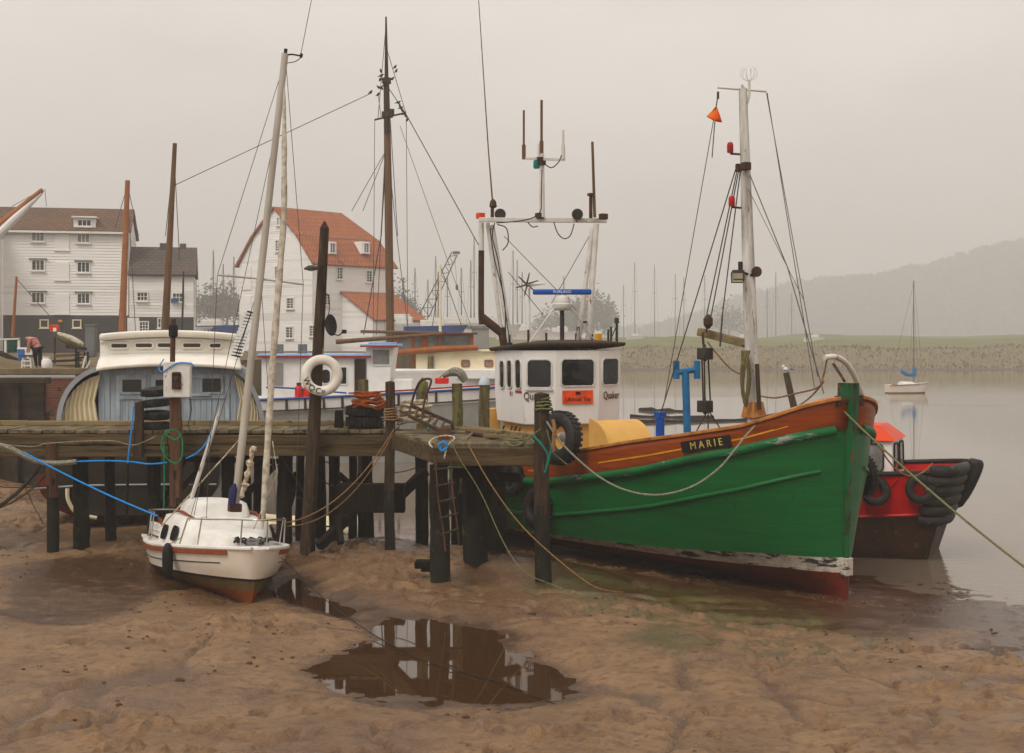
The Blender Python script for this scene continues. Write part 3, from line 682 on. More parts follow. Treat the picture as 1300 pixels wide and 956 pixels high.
# diagonal braces
for a, b, w_ in (((300,640),(350,590),.11),((250,600),(200,650),.09),((575,600),(660,606),.16)):
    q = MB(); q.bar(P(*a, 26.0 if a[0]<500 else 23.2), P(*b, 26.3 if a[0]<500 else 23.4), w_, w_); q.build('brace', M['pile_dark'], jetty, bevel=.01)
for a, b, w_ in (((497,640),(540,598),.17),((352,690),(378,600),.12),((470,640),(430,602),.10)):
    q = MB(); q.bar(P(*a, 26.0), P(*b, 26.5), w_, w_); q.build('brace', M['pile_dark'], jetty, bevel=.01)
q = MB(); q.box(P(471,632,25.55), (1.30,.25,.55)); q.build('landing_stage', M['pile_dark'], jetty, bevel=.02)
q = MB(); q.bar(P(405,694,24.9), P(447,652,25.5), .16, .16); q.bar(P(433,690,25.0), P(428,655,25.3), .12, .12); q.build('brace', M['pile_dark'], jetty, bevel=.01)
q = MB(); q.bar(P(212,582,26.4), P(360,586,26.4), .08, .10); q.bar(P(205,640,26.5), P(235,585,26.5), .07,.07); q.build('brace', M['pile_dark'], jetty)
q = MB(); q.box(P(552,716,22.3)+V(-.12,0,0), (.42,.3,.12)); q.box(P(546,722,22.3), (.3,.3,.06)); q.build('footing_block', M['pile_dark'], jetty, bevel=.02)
# stub on the head with a worn top
q = pile(566, 22.9, DZ-.02, zt(543,22.9), .125, 'pile_brown', sq=True)
pile(430, 26.1, DZ-.1, zt(521,26.1), .09, 'pile_dark', sq=True)
# stumps standing behind the jetty, each a mooring post of its own
def mooring_post(px, d, py, r, mat, label, cap=None, z0=-1.0, lean=0, n=12, sq=False):
    o = pile(px, d, z0, zt(py, d), r, mat, lean, cap=cap, name='mooring_post', parent=None, n=n, sq=sq)
    return tag(o, label, 'post', 'mooring posts behind the jetty')
mooring_post(461, 27.3, 482, .105, 'moss_post', 'slim mooring post rising behind the orange rope on the tyres')
mooring_post(536, 28.2, 486, .115, 'moss_post', 'rounded grey mooring post behind the rusty barrow', cap=.12)
mp = mooring_post(581, 27.6, 487, .125, 'moss_post', 'mossy mooring post topped by a bent piece of driftwood')
tag(single(MB().tube(spline([P(562,478,27.6),P(572,473,27.6),P(583,473,27.5),P(591,484,27.5)],4), [.03,.05,.06,.07,.08,.09,.1,.1,.1,.1,.09,.08,.07], 8), 'driftwood', M['rope_grey'], 'bent grey driftwood lodged on a mossy mooring post', 'driftwood', base=P(575,480,27.6)))
mp = mooring_post(615, 27.2, 488, .115, 'moss_post', 'mossy mooring post with a pointed blue-grey cap', z0=-1)
MB().lathe([(.13,0),(.125,.02),(.10,.10),(.04,.17),(0,.18)], 12, V((615-650)/F*27.2, 27.2, zt(488,27.2)-.01)).build('post_cap', M['bluegrey_trim'], mp)

# tall lamp pole with lamp and dish, standing in front of the walkway
PD = 25.15
lp = thing('lamp_pole', 'tall dark tarred pole with a lamp and dish beside the lifebuoy', 'lamp pole', V(-3.85,PD,-.1), world=True)
q = MB(); a = P(390,704,PD); b = P(412,290,PD)
pts = [a.lerp(b, t) for t in np.linspace(0,1,9)]
q.tube(pts, list(np.linspace(.145,.085,9)), 10); q.add([], []); top = b+V(0,0,.14)
q.tube([b, top], [.09,.012], 10); q.build('pole', M['pile'], lp)
q = MB(); q.bar(P(413,337,PD)+V(0,-.05,0), P(400,341,PD)+V(0,-.2,0), .03, .03); q.build('lamp_arm', M['iron'], lp)
q = MB(); q.lathe([(.0,.05),(.05,.05),(.13,.0),(.135,-.03),(.11,-.035)], 18, P(397,341,PD)+V(0,-.2,0)); q.build('lamp_shade', M['darkmetal'], lp)
q = MB(); q.lathe([(.0,-.06),(.06,-.05),(.1,-.03)], 14, P(397,341,PD)+V(0,-.2,0)); q.build('lamp_bowl', M['lens'], lp)
R_ = V(0,0,1).rotation_difference(V(.95,-.45,.1).normalized()).to_matrix()
q = MB(); q.lathe([(0,0),(.10,.008),(.19,.035),(.205,.05),(.19,.048),(.10,.02),(0,.012)], 24, P(416,413,PD)+V(.02,0,0), R_); q.build('dish', M['black'], lp)
q = MB(); q.tube([P(418,423,PD), P(430,426,PD-.1), P(436,421,PD-.15)], .012, 6); q.box(P(437,421,PD-.15), (.08,.08,.07)); q.build('dish_arm', M['black'], lp)
q = MB(); q.tube(spline([P(414,372,PD),P(418,380,PD),P(417,400,PD),P(409,420,PD)],5), .008, 5); q.build('cable', M['black'], lp)

# lifebuoy hung on the pole: WQCo
lbc = P(408.5,476.5,PD-.22)
lb = thing('lifebuoy', 'round white lifebuoy lettered W Q Co hanging on the tarred pole', 'lifebuoy', lbc, world=True)
ax = V(.12,-1,.05)
MB().torus(lbc, .295, .090, ax, 40, 16, flat=.85).build('ring', M['buoy'], lb, smooth=60)
fx = V(1,.12,0).normalized(); fy = V(0,.05,1).normalized(); fn = fx.cross(fy).normalized()
for ch, ang in (('W',203),('Q',232),('C',258),('o',276)):
    a = math.radians(ang); rv = fx*math.cos(a)+fy*math.sin(a); tv = fx*(-math.sin(a))+fy*math.cos(a)
    text(ch, .15 if ch != 'o' else .13, M['black_text'], lb, Matrix.Translation(-lbc) @ frame(lbc+rv*.295+fn*.079, tv, -rv), ext=.006)
MB().tube([lbc+V(0,.12,.30), P(409,452,PD-.06), P(411,440,PD-.09)], .012, 6).build('hanging_line', M['rope_grey'], lb)

# white electrical box on a brown post
EP = 25.1
eb = thing('meter_post', 'brown post carrying a white electrical box and an iron pipe', 'meter post', V((222-650)/F*EP, EP, 0), world=True)
pile(223, EP, -.3, zt(470,EP), .115, 'pile_brown', parent=eb, sq=True)
q = MB(); q.box(P(225.5,482,EP-.17), (.50,.14,.66)); q.build('box', M['white_rust'], eb, bevel=.015)
q = MB(); q.box(P(224,484,EP-.262), (.17,.04,.30)); q.tube([P(222,478,EP-.29),P(226,492,EP-.29)], .035, 8); q.tube([P(226,477,EP-.29),P(222,490,EP-.29)], .03, 8); q.box(P(224,474,EP-.28),(.14,.06,.05)); q.build('switch_gear', M['iron'], eb, bevel=.008)
q = MB(); q.tube([P(219,461,EP), P(220,405,EP)], .048, 10); q.build('pipe', M['pile_brown'], eb)
q = MB(); q.lathe([(.06,0),(.085,.02),(.09,.22),(.06,.24)], 14, P(220,428,EP)); q.build('pipe_collar', M['black'], eb)
q = MB(); q.tube(spline([P(208,456,EP-.2),P(202,466,EP-.2),P(206,472,EP-.25),P(225,461,EP-.26),P(243,462,EP-.26),P(247,468,EP-.2)],6), .011, 6); q.build('blue_line', M['rope_blue'], eb)
q = MB(); q.tube(spline([P(240,500,EP-.1),P(243,520,EP-.1),P(239,540,EP-.1),P(246,552,EP-.1)],6), .008, 6); q.build('cable', M['black'], eb)

# tyres
def tyre_mesh(R1=.30, r=.115):
    q = MB(); n = 30; prof = []
    for i in range(14):
        a = 2*PI*i/14; c, s = math.cos(a), math.sin(a)
        prof.append((R1+r*math.copysign(abs(c)**.75, c), r*.95*math.copysign(abs(s)**.65, s)))
    q.lathe(prof, n, closed=True)
    for j in range(30):   # tread blocks
        a = 2*PI*j/30; R_ = Matrix.Rotation(a,3,'Z')
        for s in (-1,1): q.box(R_ @ V(R1+r, .012*s, s*.05), (.016,.045,.075), R_)
    q2 = q.build('tyre', M['tyre'], smooth=50); return q2
TY = tyre_mesh(); used = []
def tyre(loc, axis, label, s=1.0, group='tyres used as fenders', mat=None, squash=1):
    o = TY if not used else TY.copy()
    if used: COL.objects.link(o)
    used.append(o); o.location = loc; o.rotation_euler = V(0,0,1).rotation_difference(Vector(axis).normalized()).to_euler(); o.scale = (s,s,s*squash)
    return tag(o, label, 'tyre', group)
for py, lab in ((497,'topmost'),(512,'second from the top'),(527,'third from the top'),(541,'lowest')):
    tyre(P(198,py,25.75)+V(jit(.04),0,0), V(jit(.1),jit(.1),1), 'old tyre in the stack on the walkway beside the meter post, '+lab, .72, 'tyres stacked on the walkway')
for py, lab in ((522,'upper'),(536,'lower')):
    tyre(P(463,py,26.0), V(jit(.05),.05,1), '%s big tyre in the pile under the orange rope' % lab, .88, 'tyres stacked on the walkway', squash=1.15)
def coil(c, R1, r, turns, m, label, axis=V(0,0,1), jz=.02, jr=.05, hgt=.2, n=26, name='rope_coil'):
    pts = []; q = V(0,0,1).rotation_difference(Vector(axis).normalized())
    for i in range(turns*n):
        a = 2*PI*i/n; t = i/(turns*n); rr = R1*(1-.35*t)+jr*mnoise.noise(V(a*.9, t*7, 3)); p = V(rr*math.cos(a), rr*math.sin(a), t*hgt+jz*mnoise.noise(V(a, 5, t*9)))
        pts.append(Vector(c)+q @ p)
    return rope(pts, r, m, label, 'rope coil', name)
coil(P(467,517,25.9), .34, .022, 9, M['rope_orange'], 'tangled orange rope heaped on two big tyres', jz=.08, jr=.12, hgt=.30)
coil(P(527,538,25.6), .36, .034, 8, M['rope_white'], 'thick pale rope coiled on the jetty behind the rusty barrow', jz=.08, jr=.10, hgt=.42)
# rusty barrow frame
bw = thing('hand_barrow', 'rusty iron hand barrow lying tilted on the jetty head', 'barrow', P(545,545,25.0), world=True)
q = MB(); q.tube(spline([P(519,526,25.1),P(526,500,25.1),P(534,484,25.0),P(545,481,24.9),P(547,486,24.8),P(540,505,24.6),P(536,526,24.5)],5), .022, 8); q.build('handle', M['iron'], bw)
q = MB()
a0, a1, b0, b1 = P(522,515,25.0), P(574,537,24.6), P(519,528,24.4), P(566,551,24.0)
for e in ((a0,a1),(b0,b1)): q.bar(*e, .05, .06)
for t in np.linspace(0,1,7): q.bar(a0.lerp(a1,t), b0.lerp(b1,t), .03, .025)
q.build('frame', M['iron'], bw)
q = MB(); q.bar(a1, a1+V(.02,0,-.15), .04,.04); q.bar(b1, b1+V(.02,0,-.13), .04,.04); q.build('foot', M['iron'], bw)
# loose planks and rope on the head
for i, (a, b, w_, lab) in enumerate(((P(596,545,24.2),P(628,556,23.0),.16,'broken brown plank lying on the jetty head'),(P(614,556,22.8),P(664,557,22.7),.13,'pale short board lying at the front of the jetty head'),(P(562,548,24.9),P(640,552,23.6),.10,'long weathered lath lying across the jetty head'))):
    q = MB(); a.z = b.z = DZ+.05+.02*i; q.bar(a, b, w_, .05); single(q, 'loose_plank', M['beam_pale' if i else 'pile_brown'], lab, 'plank', 'loose planks on the jetty', base=a, bevel=.006)
def deckrope(pts, r, m, label, d=None): return rope(spline(pts, 6), r, M[m], label, 'rope', 'loose_rope')
def onz(px, py, z): return G(px, py, z)
deckrope([onz(632,556,DZ+.04),onz(640,552,DZ+.05),onz(650,550,DZ+.05),onz(656,555,DZ+.05),onz(646,558,DZ+.04),onz(660,559,DZ+.05),onz(672,556,DZ+.05),onz(676,561,DZ+.05)], .018, 'rope_greenish', 'olive rope lying loose at the front of the jetty head')
deckrope([onz(543,546,DZ+.04),onz(551,541,DZ+.08),onz(560,545,DZ+.04),onz(570,541,DZ+.1),onz(575,547,DZ+.04),onz(566,551,DZ+.05)], .022, 'rope_teal', 'teal rope tangled beside the barrow on the jetty')
deckrope([onz(590,558,DZ+.03),onz(600,550,DZ+.05),onz(612,549,DZ+.05),onz(622,553,DZ+.05),onz(634,549,DZ+.05)], .016, 'rope_grey', 'thin grey rope lying across the jetty head')
# rope ladder hanging from the head
ld = thing('ladder', 'wooden rope ladder hanging from the jetty head down to the mud', 'ladder', P(565,560,21.85), world=True)
L0, L1 = P(549,562,21.9), P(565,700,21.75); R0, R1_ = P(569,562,21.9), P(582,690,21.75)
for a, b in ((L0,L1),(R0,R1_)):
    MB().tube([a.lerp(b,t)+V(.012*math.sin(t*9),0,0) for t in np.linspace(0,1,10)], .013, 6).build('side_rope', M['pile_brown'], ld)
for i, t in enumerate((.10,.25,.40,.55,.70,.85)):
    MB().tube([L0.lerp(L1,t)+V(-.04,0,0), R0.lerp(R1_,t)+V(.04,0,.0)], .017, 8).build('rung', M['pile'], ld)
deckrope([P(549,568,21.85),P(545,562,21.9),P(552,556,22.0),P(566,553,22.2),P(577,556,22.1),P(568,566,21.85),P(564,582,21.8)], .014, 'rope_white', 'white line lashing the ladder to the jetty head')
deckrope([P(556,566,21.8),P(563,561,21.8),P(568,567,21.8),P(561,572,21.8),P(558,567,21.8)], .022, 'rope_blue', 'knot of blue rope at the top of the ladder')
# ropes about the jetty
rope(catenary(P(30,574,24.9), P(200,655,23.9), .05), .016, M['rope_blue'], 'taut blue rope from the jetty to the sailing boat')
hs_ = spline([P(-20,562,25.1),P(10,568,25.05),P(45,585,25.0),P(70,588,25.0),P(97,586,25.0)],6)
rope(hs_, .052, M['rope_grey'], 'thick grey wrapped hose hung along the jetty beam', 'hose', 'hose')
rope(spline([P(96,586,25.0),P(130,585,25.0),P(163,586,25.0),P(190,589,24.9),P(212,587,24.9)],6), .016, M['rope_blue'], 'blue rope strung below the beam beside the meter post')
rope(spline([P(170,516,25.1),P(168,535,25.1),P(164,570,25.0),P(162,588,25.0)],5), .014, M['rope_blue'], 'blue rope hanging from the short square post')
rope(spline([P(162,588,25.0),P(162,610,25.3),P(161,660,26.0)],5), .026, M['rope_dark'], 'black rope hanging from the blue line down to the mud')
rope(spline([P(236,582,24.95),P(250,575,24.95),P(262,562,25.0),P(268,548,25.1)],5), .015, M['rope_blue'], 'short blue rope curving up right of the meter post')
rope(spline([P(213,547,24.9),P(208,552,24.9),P(205,566,24.9),P(212,582,24.85),P(224,588,24.85),P(231,578,24.85),P(231,558,24.9),P(226,548,24.9),P(216,546,24.85),P(210,550,24.85),P(222,558,24.85),P(230,552,24.9)],6), .014, M['rope_green'], 'green rope looped round the meter post')
rope(spline([P(208,560,24.85),P(208.5,600,24.8),P(208,645,24.7)],5), .011, M['rope_green'], 'green line hanging down beside the meter post')
rope(spline([P(-10,563,25.2),P(40,567,25.2),P(60,563,25.2),P(110,560,25.2),P(145,560,25.2),P(170,565,25.2),P(198,554,25.1)],6), .012, M['rope_grey'], 'pale line sagging along the front of the jetty beam')
for i, (a, b, s_, r, m, lab) in enumerate(((P(52,590,25.3),P(-15,650,24.6),.12,.035,'rope_dark','thick black hawser sagging left of the brown pile'),(P(60,600,25.5),P(-15,646,24.9),.16,.022,'pile_brown','brown rope sagging beneath the black hawser'),(P(20,590,25.6),P(55,665,25.4),.05,.008,'rope_dark','thin dark line hanging under the jetty at the left edge'),(P(-10,617,25.4),P(66,617,25.3),.03,.010,'rope_dark','dark line strung level under the jetty at the left edge'))):
    rope(catenary(a, b, s_, wob=.008), r, M[m], lab)
rope(catenary(P(500,545,24.9), P(362,664,21.2), .35), .011, M['rope_tan'], 'tan mooring rope from the square pile to the sailing boat bow')
rope(catenary(P(498,552,24.9), P(365,668,21.15), .42), .009, M['rope_tan'], 'second thinner tan rope beside the first to the sailing boat bow')
coil(P(496,535,25.1)+V(0,0,0), .15, .016, 5, M['rope_tan'], 'tan rope wound round the square pile', jz=.01, jr=.02, hgt=.25)
rope(spline([P(572,556,21.95),P(582,580,21.7),P(610,625,21.6),P(640,690,21.3),P(665,725,21.0),P(700,742,20.9),P(742,757,20.6)],5), .009, M['rope_greenish'], 'olive rope running from the ladder head down to the mud')
rope(spline([P(590,556,21.95),P(620,610,21.6),P(660,665,21.3),P(710,712,20.9),P(755,745,20.6),P(790,752,20.9)],5), .010, M['rope_tan'], 'yellowish rope from the jetty front down into the wet mud')
coil(P(690,522,22.0), .155, .017, 4, M['rope_greenish'], 'olive rope wound round the pile before the wheelhouse', jz=.02, jr=.01, hgt=.22)
rope(spline([P(686,545,21.8),P(672,556,21.9),P(655,566,21.95),P(640,562,22.0)],5), .016, M['rope_greenish'], 'olive rope trailing from the wound pile to the jetty deck')
rope(spline([P(676,552,21.8),P(688,565,21.7),P(696,580,21.7),P(692,600,21.7),P(700,570,21.7),P(704,545,21.8)],5), .018, M['rope_teal'], 'teal rope hanging from the corner of the jetty head')
rope([P(694,545,21.75),P(702,575,21.7),P(720,590,21.75)], .012, M['rope_greenish'], 'short olive rope hanging beside the corner pile')
q = MB(); q.tube(spline([P(702,533,21.7),P(704,545,21.65),P(703,558,21.65),P(703,573,21.65)],4), [.03]*4+[.035]*4+[.03]*5, 8); single(q, 'float', M['rope_tan'], 'small tan float hanging by the wound pile', 'float', base=P(703,550,21.65))
# other lines under the jetty
for a, b, s_, r, lab in ((P(352,570,25.9),P(395,640,25.8),.02,.02,'dark slanting line under the jetty left of the tarred pole'),(P(396,575,25.6),P(430,590,25.9),.05,.012,'dark line sagging under the walkway behind the tarred pole'),(P(430,592,25.9),P(436,652,25.8),.0,.012,'line holding the orange float under the walkway'),(P(500,600,25.4),P(545,585,25.2),.05,.010,'dark line sagging under the jetty head'),(P(392,600,25.4),P(470,640,25.6),.03,.014,'rusty line slanting between the piles under the walkway')):
    rope(catenary(a, b, s_), r, M['rope_dark'], lab)
q = MB(); q.box(P(437.5,647,25.7), (.22,.16,.30), taper=.7); q.tube([P(437,637,25.7)+V(-.08,0,0),P(437,633,25.7),P(437,637,25.7)+V(.08,0,0)], .015, 6)
single(q, 'mooring_float', M['red_dull'], 'faded red float hanging under the walkway above the dinghy', 'float', base=P(437,650,25.7), bevel=.03)
# ------------------------------------------------------------------ boats: shared tools
def loft(mb, rows_fn, ss, nrow, mi_fn=None, sides=(1,-1)):
    """rows_fn(s) -> list of (x, halfbreadth, z); both sides of the hull"""
    for sd in sides:
        rows = []
        for s in ss:
            rows.append([V(x, sd*b, z) for x, b, z in rows_fn(s)])
        mb.grid(rows, mis=(lambda i, j: mi_fn(j)) if mi_fn else None)
def strip(path, w, h, n=None):
    """a rectangular moulding following a path (list of Vectors), w across, h up"""
    q = MB(); k = len(path); rows = []
    for i in range(k):
        t = (path[min(i+1,k-1)]-path[max(i-1,0)]).normalized(); x = t.cross(V(0,0,1)).normalized()
        p = path[i]; rows.append([p-x*w/2-V(0,0,h/2), p+x*w/2-V(0,0,h/2), p+x*w/2+V(0,0,h/2), p-x*w/2+V(0,0,h/2)])
    q.grid(rows, close=True); q.f.append([3,2,1,0]); q.m.append(0); b = len(q.v)-4; q.f.append([b,b+1,b+2,b+3]); q.m.append(0)
    return q
def rrect(w, h, r, n=5, top=0.0):
    pts = []
    for cx, cy, a0 in ((w/2-r,h/2-r,0),(-w/2+r,h/2-r,90),(-w/2+r,-h/2+r,180),(w/2-r,-h/2+r,270)):
        for i in range(n+1):
            a = math.radians(a0+90*i/n); x, y = cx+r*math.cos(a), cy+r*math.sin(a)
            if y > 0 and top: y += top*(1-(2*x/w)**2)
            pts.append((x, y))
    return pts
def window(parent, M4, w, h, r, fm, gm, name='window', rim=.03, top=0, mull=()):
    """rounded window: a rim standing proud of the wall and a pane set just proud of it"""
    out = rrect(w+2*rim, h+2*rim, r+rim, top=top); inn = rrect(w, h, r, top=top); n = len(out)
    q = MB()
    vs = [V(*p, z) for z, ring in ((0,out),(.028,out),(.028,inn),(.006,inn)) for p in ring]
    vs = [M4 @ p for p in vs]
    fs = [(k*n+i, k*n+(i+1)%n, (k+1)*n+(i+1)%n, (k+1)*n+i) for k in range(3) for i in range(n)]
    q.add(vs, fs, 0); q.add([M4 @ V(*p, .010) for p in inn], [tuple(range(n))], 1)
    for mx_ in mull: q.add([M4 @ V(*p) for p in ((mx_-.018,-h/2,.02),(mx_+.018,-h/2,.02),(mx_+.018,h/2,.02),(mx_-.018,h/2,.02))], [(0,1,2,3)], 0)
    return q.build(name, [fm, gm], parent, smooth=30)

# ------------------------------------------------------------------ the green fishing boat
ALF = math.radians(57)
BX, BY, BZ = 5.63, 22.7, -.44
boat = thing('fishing_boat', 'big green wooden fishing boat with white wheelhouse and varnished bulwark, named MARIE', 'fishing boat', (BX,BY,BZ), -ALF)
def B2W(s, y, z):      # s metres aft of the stem, y to port, z above the keel foot
    return V(BX-s*math.cos(ALF)+y*math.sin(ALF), BY+s*math.sin(ALF)+y*math.cos(ALF), BZ+z)
LB = 11.2
def zz(xs, ys): return lambda s: interp(s, xs, [v-BZ for v in ys])
z_rail = zz([0,.25,.6,1,2,3.5,5,6,7.5,9,11.2],[3.02,2.88,2.68,2.52,2.33,2.12,1.86,1.70,1.47,1.40,1.48])
z_rub = zz([0,.25,.6,1,2,3.2,5,6.5,9,11.2],[2.50,2.40,2.27,2.13,1.90,1.62,1.33,1.12,1.02,1.10])
z_str = zz([0,.25,.6,1,2,3.2,5,6.5,9,11.2],[1.84,1.75,1.62,1.48,1.22,.95,.66,.43,.36,.45])
z_wt = zz([0,1,3.2,6.5,11.2],[.33,.35,.22,.05,.0])
z_wb = zz([0,1,3.2,6.5,11.2],[.07,.09,.06,-.05,-.08])
def bplan(s, a, p=.5):
    u = min(s/a, 1.0); b = (1-(1-u)**2)**p
    if s > 8.2: b *= 1-.34*((s-8.2)/3.0)**2
    return b
def hb(s, z):
    """half breadth of the hull at s aft, height z above the keel foot"""
    zr, zu, zs, zw = z_rail(s), z_rub(s), z_str(s), z_wt(s)
    top = .07+1.74*bplan(s, 2.1, .52); rub = .07+1.74*bplan(s, 2.25, .55); st = .06+1.68*bplan(s, 2.3, .56); wl = .055+1.54*bplan(s, 3.7, .68)
    kb = .05+.95*bplan(s, 7, 1.1); kk = .045
    return interp(z, [0, .12, zw*.55, zw, zs, zu, zr], [kk, .5*kb+.02, .5*(kb+wl), wl, st, rub, top])
def stem_x(z): return .03*z+.012*z*z*.3
def hull_rows(lv):
    def f(s):
        out = []
        for z in lv(s):
            x = -s + stem_x(z)*max(0, 1-s/2.0)
            out.append((x, hb(s, z), z))
        return out
    return f
ss = [0,.06,.14,.25,.38,.54,.72,.95,1.2,1.5,1.9,2.4,3,3.7,4.5,5.4,6.4,7.4,8.4,9.3,10.1,10.8,11.2]
def band(f0, f1, n): return lambda s: [lerp(f0(s), f1(s), i/n) for i in range(n+1)]
zero = lambda s: .0
q = MB(); loft(q, hull_rows(band(z_wt, z_rub, 9)), ss, 10)
hull_o = q.build('hull', M['green'], boat, smooth=60)
q = MB(); loft(q, hull_rows(band(z_wb, z_wt, 2)), ss, 3); q.build('waterline_band', M['boot_white'], boat, smooth=60)
q = MB(); loft(q, hull_rows(band(zero, z_wb, 6)), ss, 7); q.build('bottom', M['antifoul'], boat, smooth=60)
q = MB(); loft(q, hull_rows(band(z_rub, z_rail, 4)), ss, 5)
q.build('bulwark', M['bulwark'], boat, smooth=60, solid=.05)
# transom
q = MB(); zs_ = [0,.12,.25,.44,.6,.9,1.2,1.5,1.9]
q.grid([[V(-LB, t*hb(LB, z), z) for t in (-1,-.5,0,.5,1)] for z in zs_]); q.build('transom', M['green'], boat)
# deck
q = MB(); q.grid([[V(-s+.05, t*hb(s, z_rub(s)+.02)*.985, z_rub(s)-.05+.05*(1-t*t)) for t in (-1,-.5,0,.5,1)] for s in ss[2:]]); q.build('deck', M['beam_pale'], boat, smooth=60)
def side_path(f, sd, off, dz=0, s0=.1, s1=LB):
    sv = [s0]+[s for s in ss if s0 < s < s1]+[s1]
    return [V(-s+stem_x(f(s))*max(0,1-s/2.0), sd*(hb(s, f(s))+off), f(s)+dz) for s in sv]
for sd in (-1, 1):
    strip(side_path(z_rail, sd, -.03, .02, .02), .17, .06).build('cap_rail', M['caprail'], boat, smooth=50, bevel=.01)
    q = MB(); q.tube(side_path(z_rub, sd, .02, 0, .03), .085, 10); q.build('rubbing_strake', M['rail_green'], boat, smooth=60)
    q = MB(); q.tube(side_path(z_str, sd, .005, 0, .12), [.045], 8) if False else q.tube(side_path(z_str, sd, .0, 0, .12), .042, 8); q.build('lower_strake', M['green'], boat, smooth=60)
    # yellow line on the bulwark
    f = lambda s: z_rub(s)*.52+z_rail(s)*.48
    for s0, s1 in (((.12,4.5),(6.6,6.9),(7.6,10.5)) if sd < 0 else ((.12,10.5),)):
        strip(side_path(f, sd, .028, 0, s0, s1), .012, .030).build('gold_line', M['yellow_line'], boat)
# stem post
q = MB()
for mi, z0, z1 in ((0,.50,3.72),(1,.0,.50)):
    rows = []
    for z in np.linspace(z0, z1, 14):
        x = stem_x(z); wd = .05+.02*sstep(.5, 2.2, z)+.04*sstep(2.6, 3.2, z); fw = .06+.04*sstep(2.4,3.2,z)
        rows.append([V(x-.12-.08*(z>3),-wd,z), V(x+fw,-wd*.8,z), V(x+fw+.02,0,z), V(x+fw,wd*.8,z), V(x-.12-.08*(z>3),wd,z)])
    q.grid(rows, close=True, mi=mi)
    if mi == 0: b = len(q.v)-5; q.f.append([b+i for i in range(5)]); q.m.append(0)
q.build('stem_post', [M['green_worn'], M['antifoul']], boat, smooth=30)
q = MB(); z = .62
q.box((.03,0,z-.01), (.20,.16,.30)); q.build('stem_plate', M['boot_white'], boat, bevel=.01)
q = MB(); q.box((.10,0,3.42),(.16,.46,.07)); q.tube([V(.12,-.27,3.42),V(.12,.27,3.42)], .045, 8); q.tube([V(.12,-.27,3.33),V(.12,-.27,3.51)], .06, 8); q.tube([V(.12,.27,3.33),V(.12,.27,3.51)], .06, 8)
q.build('bow_bollard', M['iron'], boat, bevel=.008)
# white curved bow fairlead
q = MB(); pr = [P(1047,454,22.9),P(1060,453,23.0),P(1072,459,23.2),P(1082,472,23.4),P(1090,490,23.6),P(1096,508,23.8),P(1098,524,23.9)]
inv = Matrix.Rotation(ALF,4,'Z') @ Matrix.Translation(V(-BX,-BY,-BZ))
def W2B(p): return inv @ Vector(p)
q.tube([W2B(p) for p in spline(pr,6)], .05, 10); q.build('bow_fairlead', M['white_rust'], boat, smooth=60)
# name board
s0, s1 = 1.15, 2.05
def side_pt(s, z, off, sd=-1): return V(-s+stem_x(z)*max(0,1-s/2.0), sd*(hb(s,z)+off), z)
zc0 = lambda s: z_rail(s)-.20
c = side_pt(1.55, zc0(1.55), .045); e0 = side_pt(2.0, zc0(2.0), .045); e1 = side_pt(1.1, zc0(1.1), .045)
xd = (e1-e0).normalized(); up = side_pt(1.55, zc0(1.55)+.1, .045)-c
NM = frame((e0+e1)/2-V(0,.01,0), xd, up)
q = MB(); q.prism(rrect(1.02, .20, .02), .03, NM); nb = q.build('name_board', M['black'], boat, smooth=0)
text('M A R I E', .175, M['gold_text'], nb, NM @ Matrix.Translation((0.02,0,.034)), sx=1.0)

# wheelhouse
WZ0, WZ1 = 2.62, 4.22
WS = 7.35
plan = [(-WS, .50), (-WS, -.50), (-WS-.30, -1.14), (-WS-2.0, -1.22), (-WS-2.0, 1.22), (-WS-.30, 1.14)]
WR = math.radians(-14); plan = [((x+WS+1)*math.cos(WR)-y*math.sin(WR)-WS-1, (x+WS+1)*math.sin(WR)+y*math.cos(WR)) for x, y in plan]   # clockwise ring: front centre facet first
def flare(p, k):
    cx = -WS-1.0; return (cx+(p[0]-cx)*k, p[1]*k)
q = MB(); ring = [plan[i] for i in (0,5,4,3,2,1)]
n = 6; lo = [flare(p, .965) for p in ring]; md = [flare(p,1.0) for p in ring]
q.grid([[V(*p, WZ0) for p in lo], [V(*p, WZ0+.72) for p in md], [V(*p, WZ1) for p in md]], close=True)
q.f.append([0,1,2,3,4,5][::-1]); q.m.append(0)
wh = q.build('wheelhouse', M['white'], boat, smooth=20, bevel=.03)
q = MB(); q.prism([flare(p,.86) for p in ring], WZ0-.95+.02, Matrix.Translation((0,0,.95))); cs = q.build('casing', M['buff'], boat, smooth=0)
q = MB()
rr = [flare(p, 1.085) for p in ring]; r2 = [flare(p, 1.06) for p in ring]; r3 = [flare(p,.6) for p in ring]
rk = lambda p: .10*(p[0]+WS+2)/2
q.grid([[V(*p, WZ1-.01+rk(p)) for p in r2],[V(*p, WZ1+.03+rk(p)) for p in rr],[V(*p, WZ1+.07+rk(p)) for p in rr],[V(*p, WZ1+.15+rk(p)) for p in r3]], close=True)
b = len(q.v); q.f += [[b-6+i for i in range(6)], list(range(6))[::-1]]; q.m += [0,0]
q.build('wheelhouse_roof', M['pile'], boat, smooth=30, bevel=.012)
def facet(i, t, z, off=0):
    a = V(*plan[i], z); b = V(*plan[(i+1)%6], z); return a.lerp(b, t), (b-a).normalized()
wz = WZ0+1.13
def wwin(i, t, w_, h_, dz=0, top=.03, mull=()):
    p, d = facet(i, t, wz+dz)
    if i == 0: pass
    Mx = frame(p, d, V(0,0,1))
    if Mx.col[2].xyz.dot(p-V(-WS-1,0,wz)) < 0: Mx = frame(p, -d, V(0,0,1))
    return window(wh, Mx, w_, h_, .07, M['white_rust'], M['glass'], top=top, rim=.025, mull=mull)
